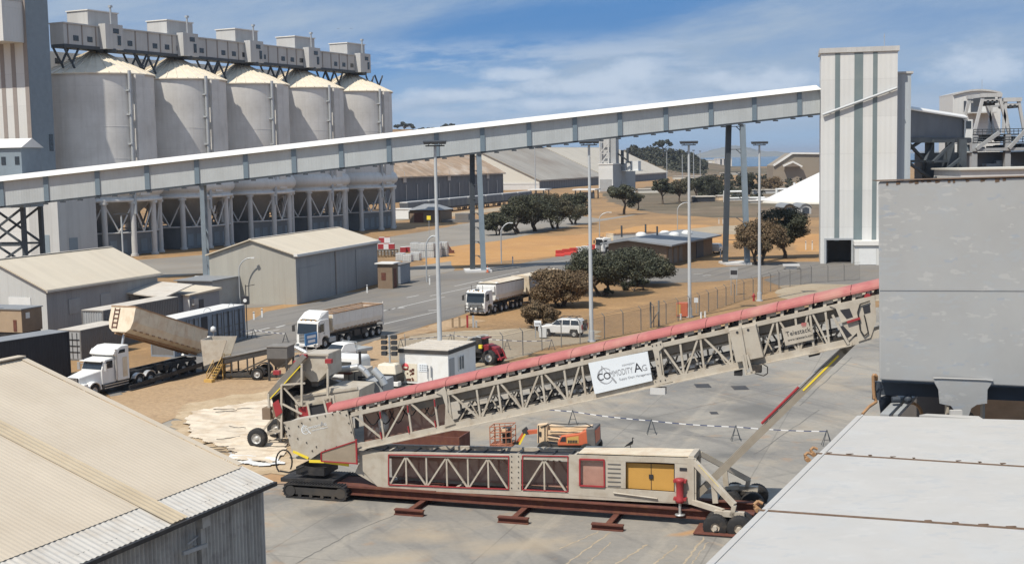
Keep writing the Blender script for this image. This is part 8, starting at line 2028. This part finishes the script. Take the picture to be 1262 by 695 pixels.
t, b, W_, H_, z = sign(663, 417, 395, 9, 7, 'white notice sign left of the white wagon'); m = MB(); m.box(-W_*.8, W_*.8, -.05, -.033, z-H_*.7, z-H_*.4); m.build('board_panel', 'ink_grey', b)
p = G(664, 417); t = T('white_sign_box', 'low white sign box below the notice left of the wagon', 'sign', (p.x+.4, p.y-.2, 0), -15); m = MB(); m.box(-.35, .35, -.15, .15, .15, .95); m.build('panel', 'plastic_white', t); m = MB(); m.box(-.3, -.24, -.05, .05, 0, .15); m.box(.24, .3, -.05, .05, 0, .15); m.build('leg', 'galv', t)
sign(858, 386, 367, 5, 6, 'small white sign on a single post right of the third flood light pole', legs=1)
sign(529, 293, 266, 5, 5, 'small yellow and white crossing sign in front of the rail hut', 'hazard_yellow', 1)
p = G(848, 392); t = T('orange_cabinet', 'orange and yellow cabinet standing against the third flood light pole', 'cabinet', (p.x-.6, p.y+.6, 0), -15); m = MB(); m.box(-.55, .65, 0, .9, .1, 1.55); m.build('body', 'orange_paint', t, bevel=.04); m = MB(); m.box(-.5, -.1, -.03, -.003, .3, 1.4); m.build('door', 'safety_yellow', t); m = MB(); m.box(-.5, .6, .05, .85, 0, .1); m.build('foot', 'black_steel', t)
p = G(929, 371); m = MB(); m.tube((0, 0, 0), (0, 0, .7), .12, n=10); m.tube((0, 0, .7), (0, 0, .9), .16, .06, n=10); m.tube((-.25, 0, .55), (.25, 0, .55), .08, n=8); o = m.build('fire_hydrant', 'guard_red'); o.location = p; tag(o, 'small red hydrant at the foot of the fourth flood light pole', 'hydrant')
for k, (px, py) in enumerate(((864, 392), (869, 391), (839, 394))): p = G(px, py); m = MB(); m.tube((0, 0, 0), (0, 0, .55), .1, n=8); m.tube((0, 0, .56), (0, 0, .62), .12, n=8); o = m.build('short_bollard', 'plastic_white'); o.location = p; tag(o, ['short white bollard just right of the orange cabinet', 'short white bollard furthest right of the orange cabinet', 'short white bollard left of the orange cabinet'][k], 'bollard', 'short white bollards')
# water barriers along the side road
for k, (px, py, mt) in enumerate(((690, 316, 'barrier_red'), (698, 314.5, 'barrier_red'), (707, 313, 'barrier_red'), (715, 311.5, 'plastic_white'), (722, 310.5, 'plastic_white'), (729, 309, 'barrier_red'))):
    p = G(px, py); m = MB(); m.prism([(-.35, 0), (.35, 0), (.3, .3), (.14, .5), (.12, 1.1), (-.12, 1.1), (-.14, .5), (-.3, .3)], 'x', -.75, .75); o = m.build('water_barrier', mt, bevel=.03); o.location = p; o.rotation_euler = (0, 0, R(12))
    tag(o, ['red plastic barrier at the left end of the barrier row', 'red plastic barrier second from the left of the row', 'red plastic barrier touching the white ones', 'white plastic barrier touching the red ones', 'white plastic barrier second in the white pair', 'red plastic barrier at the truck end of the row'][k], 'barrier', 'plastic road barriers')
# IBC containers
def ibc(px, py, z0, lb, s_=1.0):
    p = G(px, py); t = T('liquid_container', lb, 'tank', (p.x, p.y, z0), -14+rnd.uniform(-4, 4), 'white caged liquid containers')
    m = MB(); m.box(-.72, .72, -.62, .62, .18, 1.25); m.build('bottle', 'plastic_white', t, bevel=.1)
    m = MB()
    for z in (.2, .55, .9, 1.28): 
        for y in (-.66, .66): m.bar((-.76, y, z), (.76, y, z), .045)
        for x in (-.76, .76): m.bar((x, -.66, z), (x, .66, z), .045)
    for x in np.linspace(-.76, .76, 6):
        for y in (-.66, .66): m.bar((x, y, .2), (x, y, 1.28), .035)
    m.build('cage', 'cage_grey', t); m = MB(); m.box(-.76, .76, -.66, .66, 0, .15); m.build('pallet', 'cage_grey', t)
pos = [(494, 321), (503, 322.5), (513, 320.5), (512, 317.0), (522, 317.5), (531, 317.5), (539, 317), (547, 316)]
nm = ['leftmost', 'second', 'third', 'fourth', 'fifth', 'sixth', 'seventh', 'rightmost']
for i, (px, py) in enumerate(pos): ibc(px, py, 0, 'white caged liquid container on the ground, %s of its cluster' % nm[i])
for i, (px, py) in enumerate(pos[3:]): ibc(px, py, 1.32, 'white caged liquid container stacked on the upper layer, %s of them' % nm[i])
for k, (px, py, z0) in enumerate(((470, 313, .9), (477, 313, .9), (483, 313, .9), (471, 312.5, 2.0), (478, 312.5, 2.0), (497, 311, 0), (503, 310.5, 0), (509, 310, 0), (516, 309, 0))):
    p = G(px, py); m = MB(); m.box(-.55, .55, -.5, .5, z0, z0+.95); m.box(-.5, .5, -.45, .45, z0+.952, z0+1.02, mi=1); o = m.build('drum_pack', ['guard_red' if k % 3 != 1 else 'plastic_white', 'plastic_white' if k % 3 != 1 else 'guard_red'], bevel=.05); o.location = p
    tag(o, '%s wrapped pack, %s of the red and white packs' % ('red' if k % 3 != 1 else 'white', ['lowest left', 'lowest middle', 'lowest right', 'top left', 'top right', 'far left', 'far second', 'far third', 'far right'][k]), 'pack', 'red and white wrapped packs')
for k, (px, py) in enumerate(((470, 316.5), (478, 316.5), (486, 316))):
    p = G(px, py); m = MB()
    for z in (.0, .45, .85): m.box(-.7, .7, -.6, .6, z+.25, z+.33); 
    for x in (-.6, 0, .6): m.box(x-.07, x+.07, -.6, .6, 0, 1.1)
    m.box(-.7, .7, -.6, .6, 1.12, 1.18)
    o = m.build('pallet_stack', 'timber'); o.location = p; tag(o, 'stack of timber pallets under the red packs, '+['left', 'middle', 'right'][k]+' of three', 'pallets', 'timber pallet stacks')
p = G(551, 312); m = MB(); m.prism([(-1.2, 0), (1.2, 0), (.2, 1.6), (-.3, 1.7)], 'y', -.6, .6); m.box(-.2, 1.3, -.7, .7, .0, .5); o = m.build('red_dump_skip', 'rust_brown'); o.location = p; tag(o, 'small dark red tilted skip at the right end of the liquid containers', 'skip')
# bench slabs near the tower and pump gear by the gallery leg
p = G(975, 331.5); t = T('concrete_bench', 'low concrete bench slab beside the near black tree left of the tower', 'bench', p, -8); m = MB(); m.box(-1.2, 1.2, -.6, .6, .45, .7); m.build('top', 'concrete_col', t); m = MB(); m.box(-.8, .8, -.35, .35, 0, .45); m.build('pedestal', 'concrete_col', t)
p = G(601, 336); t = T('traffic_cone', 'orange and white traffic cone beside the pair of gallery columns', 'cone', p, 0); m = MB(); m.lathe([(.22, .05), (.16, .3), (.11, .5)], 14); m.lathe([(.06, .75), (.03, 1.0), (.01, 1.0)], 14); m.build('cone', 'orange_paint', t); m = MB(); m.lathe([(.115, .5), (.062, .75)], 14); m.build('band', 'plastic_white', t); m = MB(); m.box(-.3, .3, -.3, .3, 0, .05); m.build('base', 'rubber', t)
for k, (px, py) in enumerate(((417, 36), (433, 36))):
    p = atY(px, py, 520); m = MB(); m.add([(-.55,0,.12),(-.2,.12,.2),(0,.06,.02),(0,-.2,.03),(.2,.12,.2),(.55,0,.12),(0,.28,.02),(0,.02,-.06)], [(0,1,2,3),(2,4,5,3),(2,6,4),(1,6,2),(3,7,6,2),(7,3,5,4,6)]); o = m.build('flying_bird', 'bird_black'); o.location = p; tag(o, ['tiny dark bird in the sky right of the silos, the left of two', 'tiny dark bird in the sky right of the silos, the right of two'][k], 'bird', 'birds in the sky')
# ------------------------------------------------------------------ near shed at the lower left
mat('near_roof', (.50,.43,.335), .6, var=.06, vs=.5, dirt=(.40,.33,.24), damt=.4, ds=.35, sheets=('y', .76, .022))
mat('near_strip', (.50,.475,.43), .55, var=.08, vs=1, dirt=(.36,.30,.23), damt=.5, ds=1.2, sheets=('y', .76, .06))
mat('skylight_strip', (.46,.38,.265), .5, var=.08, vs=1, dirt=(.34,.26,.16), damt=.4)
mat('near_wall', (.36,.36,.35), .55, metal=.1, var=.16, vs=.8, dirt=(.07,.065,.06), damt=.5, ds=1.2, streak=.6)  # dark streaks: grime, plus shade between the ribs put into the colour
ang = 23; u, v = yaw(ang); E1 = atY(322, 592, 44.6); E1.z = 6.0; L_ = 26.0; c = Vector((E1.x, E1.y, 0))-v*L_
ns = T('near_shed', 'corrugated iron shed with long tan roof and one yellowed roof strip', 'shed', c, -ang)
run, rise, wo = 10.8, 3.75, .45
def corr(y0, y1, s0, s1, z_off, amp, per, x_of, z_of, name, mt, par, n=6):
    m = MB(); k = int((y1-y0)/per*n); vs = []
    for i in range(k+1):
        y = y0+(y1-y0)*i/k; a = amp*math.cos(2*math.pi*i/n)
        for s_ in (s0, s1): vs.append((x_of(s_), y, z_of(s_)+z_off+a))
    m.add(vs, [(2*i, 2*i+2, 2*i+3, 2*i+1) for i in range(k)], True); return m.build(name, mt, par)
xr = lambda s_: wo-s_*(run+wo); zr = lambda s_: 6.0-.16+(rise+.16)*s_
s_w = .118; ysk0 = along(c, v, 190); 
# position of the yellowed strip along the ridge direction, from where it meets the eave
ysk = along(E1-v*L_, v, 196)
rf = corr(-.3, ysk+.12, s_w-.01, 1, 0, .0045, .19, xr, zr, 'roof', 'near_roof', ns)
corr(ysk+.73, L_-.12, s_w-.01, 1, 0, .0045, .19, xr, zr, 'roof_sheet', 'near_roof', rf)
corr(-.3, ysk+.12, 0, s_w, -.03, .013, .24, xr, zr, 'eave_strip', 'near_strip', rf); corr(ysk+.73, L_+.1, 0, s_w, -.03, .013, .24, xr, zr, 'eave_strip', 'near_strip', rf)
corr(ysk, ysk+.85, 0, 1, .014, .012, .21, xr, zr, 'skylight_strip', 'skylight_strip', rf)
corr(-.3, L_, 0, 1, 0, .018, .25, lambda s_: -2*run-xr(s_), zr, 'rear_roof', 'near_roof', rf)
m = MB(); m.hexa([(xr(s_w),L_-.12,zr(s_w)+.02),(xr(1),L_-.12,zr(1)+.02),(xr(1),L_+.16,zr(1)+.02),(xr(s_w),L_+.16,zr(s_w)+.02),(xr(s_w),L_-.12,zr(s_w)+.05),(xr(1),L_-.12,zr(1)+.05),(xr(1),L_+.16,zr(1)+.05),(xr(s_w),L_+.16,zr(s_w)+.05)]); m.build('verge_flashing', 'near_roof', rf)
m = MB(); m.bar((-run, -.3, 9.81), (-run, L_+.1, 9.81), .4, .05); m.build('ridge_cap', 'near_roof', rf)
m = MB(); m.box(wo-.02, wo+.12, -.3, L_+.15, 5.66, 5.80); m.build('gutter', 'black_steel', ns)
m = MB(); k = int(L_/.2*4); vs = []
for i in range(k+1):
    y = L_*i/k; a = (0, .07, .07, 0)[i % 4]; vs += [(a, y, 0), (a, y, 5.95)]
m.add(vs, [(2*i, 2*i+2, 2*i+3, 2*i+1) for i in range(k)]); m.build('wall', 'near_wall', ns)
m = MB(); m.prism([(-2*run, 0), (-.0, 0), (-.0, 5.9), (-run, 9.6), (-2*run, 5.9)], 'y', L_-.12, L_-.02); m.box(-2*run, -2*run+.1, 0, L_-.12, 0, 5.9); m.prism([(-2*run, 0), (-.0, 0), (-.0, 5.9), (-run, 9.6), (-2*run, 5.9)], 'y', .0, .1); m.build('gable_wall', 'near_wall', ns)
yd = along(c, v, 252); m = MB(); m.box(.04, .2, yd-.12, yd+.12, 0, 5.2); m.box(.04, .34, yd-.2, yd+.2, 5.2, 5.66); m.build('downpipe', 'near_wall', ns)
yl = along(c, v, 222); m = MB(); m.bar((.35, yl, 4.7), (.35, yd-.05, 4.62), .1, .12); m.bar((.06, yd-.1, 4.9), (.4, yl+.2, 4.95), .05); m.bar((.06, yd-.4, 4.66), (.35, yd-.4, 4.66), .05); m.build('wall_lamp', 'container_grey', ns)
m = MB(); m.box(-.05, .06, L_-.06, L_+.02, 0, 5.8); m.build('corner_trim', 'container_grey', ns)
# ------------------------------------------------------------------ the ship
sh = T('cargo_ship', 'cargo ship with flat white hatch covers and one grey hatch cover standing upright', 'ship', (0, 0, 0), 0)
Z = 9.0
def hp_(px, py, z=Z): return G(px, py, z)
el_ = lambda py: 1057.5+(868-1057.5)*(py-510)/(695-510)      # left rim of the covers
rows = [(511.5, 517.0, 557.2, 573.0), (559.0, 575.2, 627.2, 650.2), (629.0, 652.2, 742, 775)]
for k, (ya, yb, yc, yd_) in enumerate(rows):
    A_, B_, C_, D_ = hp_(el_(ya), ya), hp_(1262, yb), hp_(1262, yd_), hp_(el_(yc), yc)
    ex = 9.0; B_ = A_+(B_-A_)*(1+ex/(B_-A_).length); C_ = D_+(C_-D_)*(1+ex/(C_-D_).length)
    if k == 2: C_ = D_+(C_-D_).normalized()*16; 
    m = MB(); th = .75
    P4 = [D_, C_, B_, A_]; m.hexa([(p.x, p.y, Z-th) for p in P4]+[(p.x, p.y, Z) for p in P4]); pn = m.build('hatch_panel', 'hatch_top', sh, bevel=.03)
    m = MB(); n_ = 26
    for i in range(n_):
        f_ = (i+.5)/n_; q = D_.lerp(C_, f_); d = (A_-D_).normalized(); m.box(q.x-rnd.uniform(.02, .12), q.x+rnd.uniform(.02, .12), q.y+.0, q.y+rnd.uniform(.03, .08), Z+.002, Z+.012) if rnd.random() < .7 else None
    if k < 2: m.build('seam_cleat', 'rust_dark', pn)
    if k: m = MB(); e = (B_-A_).normalized(); m.hexa([(A_.x,A_.y-.02,Z-.3),(B_.x,B_.y-.02,Z-.3),(B_.x,B_.y+.3,Z-.3),(A_.x,A_.y+.3,Z-.3),(A_.x,A_.y-.02,Z+.006),(B_.x,B_.y-.02,Z+.006),(B_.x,B_.y+.13,Z+.006),(A_.x,A_.y+.13,Z+.006)]); m.build('seam_gasket', 'rust_dark', pn)
    m = MB(); a0 = A_.lerp(D_, .0); 
    m.bar((A_.x+.18, A_.y, Z+.012), (D_.x+.18, D_.y, Z+.012), .05, .02); m.build('rim_weld', 'hatch_top', pn)
A1, D3 = hp_(el_(511.5), 511.5), hp_(el_(742), 742)
m = MB(); m.hexa([(D3.x+.25,D3.y,-1),(D3.x+18,D3.y-6,-1),(A1.x+20,A1.y-6,-1),(A1.x+.25,A1.y-.2,-1),(D3.x+.25,D3.y,Z-.76),(D3.x+18,D3.y-6,Z-.76),(A1.x+20,A1.y-6,Z-.76),(A1.x+.25,A1.y-.2,Z-.76)]); m.build('coaming', 'coaming', sh)
# hold mouth beyond the covers
o = A1
def sp(px, py, Y): return atY(px, py, Y)
bl_, br = sp(1084, 468, 41.3), sp(1275, 477, 40.6); tl_, tr_ = sp(1082.5, 225, 41.3), sp(1275, 218.5, 40.6)
bk = Vector((.35, 1.15, 0)); m = MB(); ex = 1.7
br = bl_+(br-bl_)*ex; tr_ = tl_+(tr_-tl_)*ex
m.hexa([bl_, br, br+bk, bl_+bk, tl_, tr_, tr_+bk, tl_+bk]); rc = m.build('raised_cover', 'hatch_grey', sh, bevel=.04)
m = MB(); d = (tr_-tl_).normalized(); L2 = (tr_-tl_).length
m.bar(tl_+Vector((.05, .55, .045)), tr_+Vector((0, .55, .012)), 1.2, .02); 
k = 0
while k < L2: 
    if rnd.random() < .55: q = tl_+d*k; m.box(q.x, q.x+rnd.uniform(.05, .22), q.y-.02, q.y+.02, q.z-rnd.uniform(.03, .12), q.z-.01)
    k += rnd.uniform(.12, .4)
m.build('rust_edge', 'rust_dark', rc)
m = MB(); w1_, w2_ = sp(1083.5, 356.5, 41.28), sp(1275, 357.5, 40.58); m.bar(w1_+Vector((0, -.012, 0)), w1_+(w2_-w1_)*ex+Vector((0, -.004, 0)), .012, .012); m.build('weld_seam', 'hatch_grey', rc)
dn = Vector((.1, .45, 0)); b1, b2 = sp(1086, 471, 41.9), sp(1275, 479, 41.2); 
m = MB(); b2 = b1+(b2-b1)*ex; m.hexa([b1-Vector((0,0,.42)), b2-Vector((0,0,.42)), b2-Vector((0,0,.42))+bk*.6, b1-Vector((0,0,.42))+bk*.6, b1, b2, b2+bk*.6, b1+bk*.6]); m.build('cover_beam', 'hatch_dark', sh)
# bracket plate of the folding hinge
yb_ = 40.7
prof = [(1150,465.5),(1224,468.5),(1221,474),(1217,480),(1216.5,497),(1204,498.5),(1197,503),(1194,512),(1193,518),(1180,518),(1178,508),(1172,500),(1158,497),(1156.5,480),(1152,472)]
m = MB(); pp = [sp(a, b, yb_) for a, b in prof]; n = len(pp); m.add([tuple(p) for p in pp]+[tuple(p+Vector((.03, .12, 0))) for p in pp], [tuple(range(n)), tuple(range(2*n-1, n-1, -1))]+[(i, n+i, n+(i+1) % n, (i+1) % n) for i in range(n)]); m.build('hinge_plate', 'hatch_grey', sh)
m = MB(); m.path([sp(1151,465.8,yb_-.02), sp(1160,465.8,yb_-.02), sp(1185,466.8,yb_-.02), sp(1215,468,yb_-.02), sp(1223,469,yb_-.02)], .025, 6); m.build('weld_seam', 'hatch_top', sh)
m = MB(); lf = A1; m.hexa([sp(1133,512,39.4)+Vector((0,0,-.1)), sp(1212,517,39.0)+Vector((0,0,-.1)), sp(1206,513,39.5), sp(1142,511,39.8), sp(1133,512,39.4)+Vector((0,0,.02)), sp(1212,517,39.0)+Vector((0,0,.02)), sp(1206,512.5,39.5), sp(1142,509.5,39.8)]); p = sp(1179, 508, 39.6); m.box(p.x-.18, p.x+.18, p.y, p.y+.15, p.z-.1, p.z+.06); m.build('hinge_base', 'hatch_top', sh)
# inner coaming wall, cargo, ladder and the rusty cleats
a, b = sp(1098, 480, 45.0), sp(1290, 484, 44.2); m = MB(); b = a+(b-a)*1.5; m.hexa([Vector((a.x,a.y,5)), Vector((b.x,b.y,5)), Vector((b.x,b.y+.2,5)), Vector((a.x,a.y+.2,5)), Vector((a.x,a.y,a.z+.9)), Vector((b.x,b.y,b.z+.9)), Vector((b.x,b.y+.2,b.z+.9)), Vector((a.x,a.y+.2,a.z+.9))]); m.build('inner_coaming', 'coaming', sh)
m = MB(); q = sp(1250, 500, 42.6)
for i in range(9):
    for j in range(6): pass
from mathutils import noise as mn
vs = []; nx, ny = 26, 12
for i in range(nx+1):
    for j in range(ny+1):
        x = q.x-1.3+i*.16; y = q.y-1.2+j*.25; vs.append((x, y, q.z-.62+.055*j+.3*min(1, i/8)+.12*mn.noise(Vector((x*2, y*2, 0)))))
m.add(vs, [(i*(ny+1)+j, (i+1)*(ny+1)+j, (i+1)*(ny+1)+j+1, i*(ny+1)+j+1) for i in range(nx) for j in range(ny)], True); m.build('rusty_cargo', 'rust_cargo', sh)
m = MB(); m.box(sp(1167, 497, 41.5).x, sp(1169.5, 497, 41.5).x, 41.5, 41.7, 7.5, sp(1168, 496, 41.5).z); m.box(sp(1211, 500, 41.4).x, sp(1214, 500, 41.4).x, 41.4, 41.6, 7.5, sp(1212, 498, 41.4).z); m.build('hinge_post', 'loader_beige', sh)
m = MB(); a, b = sp(1090, 513, 40.6), sp(1121, 481, 43.2); m.bar(a, b, .28, .14); m.bar(a+Vector((.36, 0, 0)), b+Vector((.36, 0, 0)), .14, .12); m.build('ladder_stile', 'galv', sh)
m = MB(); p = sp(1103, 492, 41.4); m.tube(p-Vector((.1, 0, 0)), p+Vector((.15, 0, .0)), .1, n=10); p = sp(1119, 491.5, 41.6); m.ball(p, .14, 6); m.build('roller', 'hatch_dark', sh)
m = MB(); pr = [sp(1122-14*math.cos(math.pi*i/10), 512-16*math.sin(math.pi*i/10), 43.6) for i in range(11)]; m.path(pr, .06, 6); m.build('drum_rim', 'brass_rust', sh)
m = MB(); m.path([sp(1077.5,491,41.0), sp(1076.5,480,41.0), sp(1076,463,41.0), sp(1078,461.5,41.0), sp(1080,463,41.0), sp(1080,468,41.1)], .055, 7); m.path([sp(1078,490,41.0), sp(1080,495,41.0), sp(1071,501,40.6), sp(1063,510,40.2)], .05, 6); m.build('hook_rail', 'brass_rust', sh)
m = MB(); p, q = sp(1081, 470, 41.2), sp(1080, 492, 41.2); m.tube(p, q, .14, n=10); m.tube(sp(1078,478,41.1), sp(1085,478,41.3), .12, n=10); m.build('clamp_cylinder', 'hatch_dark', sh)
m = MB(); m.hexa([sp(1083,494,41.2), sp(1108,482,43), sp(1108,483,43.2), sp(1086,516,41.2), sp(1083,492,41.2)+Vector((0,.02,.05)), sp(1108,480.5,43), sp(1109,480.5,43.2), sp(1087,492,41.4)]); m.build('guide_plate', 'hatch_dark', sh)
m = MB()
for (px, py) in ((1006, 556.5), (938, 624), (999, 563)):
    p = hp_(px, py, Z-.2); m.path([p+Vector((.0, .0, -.1)), p+Vector((-.16, .03, .04)), p+Vector((-.06, .08, .11)), p+Vector((.05, .05, .06))], .04, 6); m.tube(p+Vector((-.1, -.1, -.06)), p+Vector((-.1, .1, -.06)), .06, n=8)
m.build('hatch_cleat', 'brass_rust', sh)
# ------------------------------------------------------------------ thin sea air
hm = bpy.data.materials.new('haze'); hm.use_nodes = True; nt = hm.node_tree; nt.nodes.remove(nt.nodes['Principled BSDF'])
pv = nt.nodes.new('ShaderNodeVolumePrincipled'); pv.inputs['Color'].default_value = (.80, .88, 1, 1); pv.inputs['Density'].default_value = .00008; pv.inputs['Anisotropy'].default_value = .3
nt.links.new(pv.outputs[0], nt.nodes['Material Output'].inputs['Volume'])
m = MB(); m.box(-33000, 33000, -33000, 33000, -2, 115); MATS['haze'] = hm; o = m.build('haze', 'haze', kind='stuff')
# parts that carry parts of their own hang directly under their thing
for o in list(bpy.data.objects):
    p = o.parent; q = p.parent if p else None; r = q.parent if q else None
    if r is not None and r.parent is None: p.parent = r
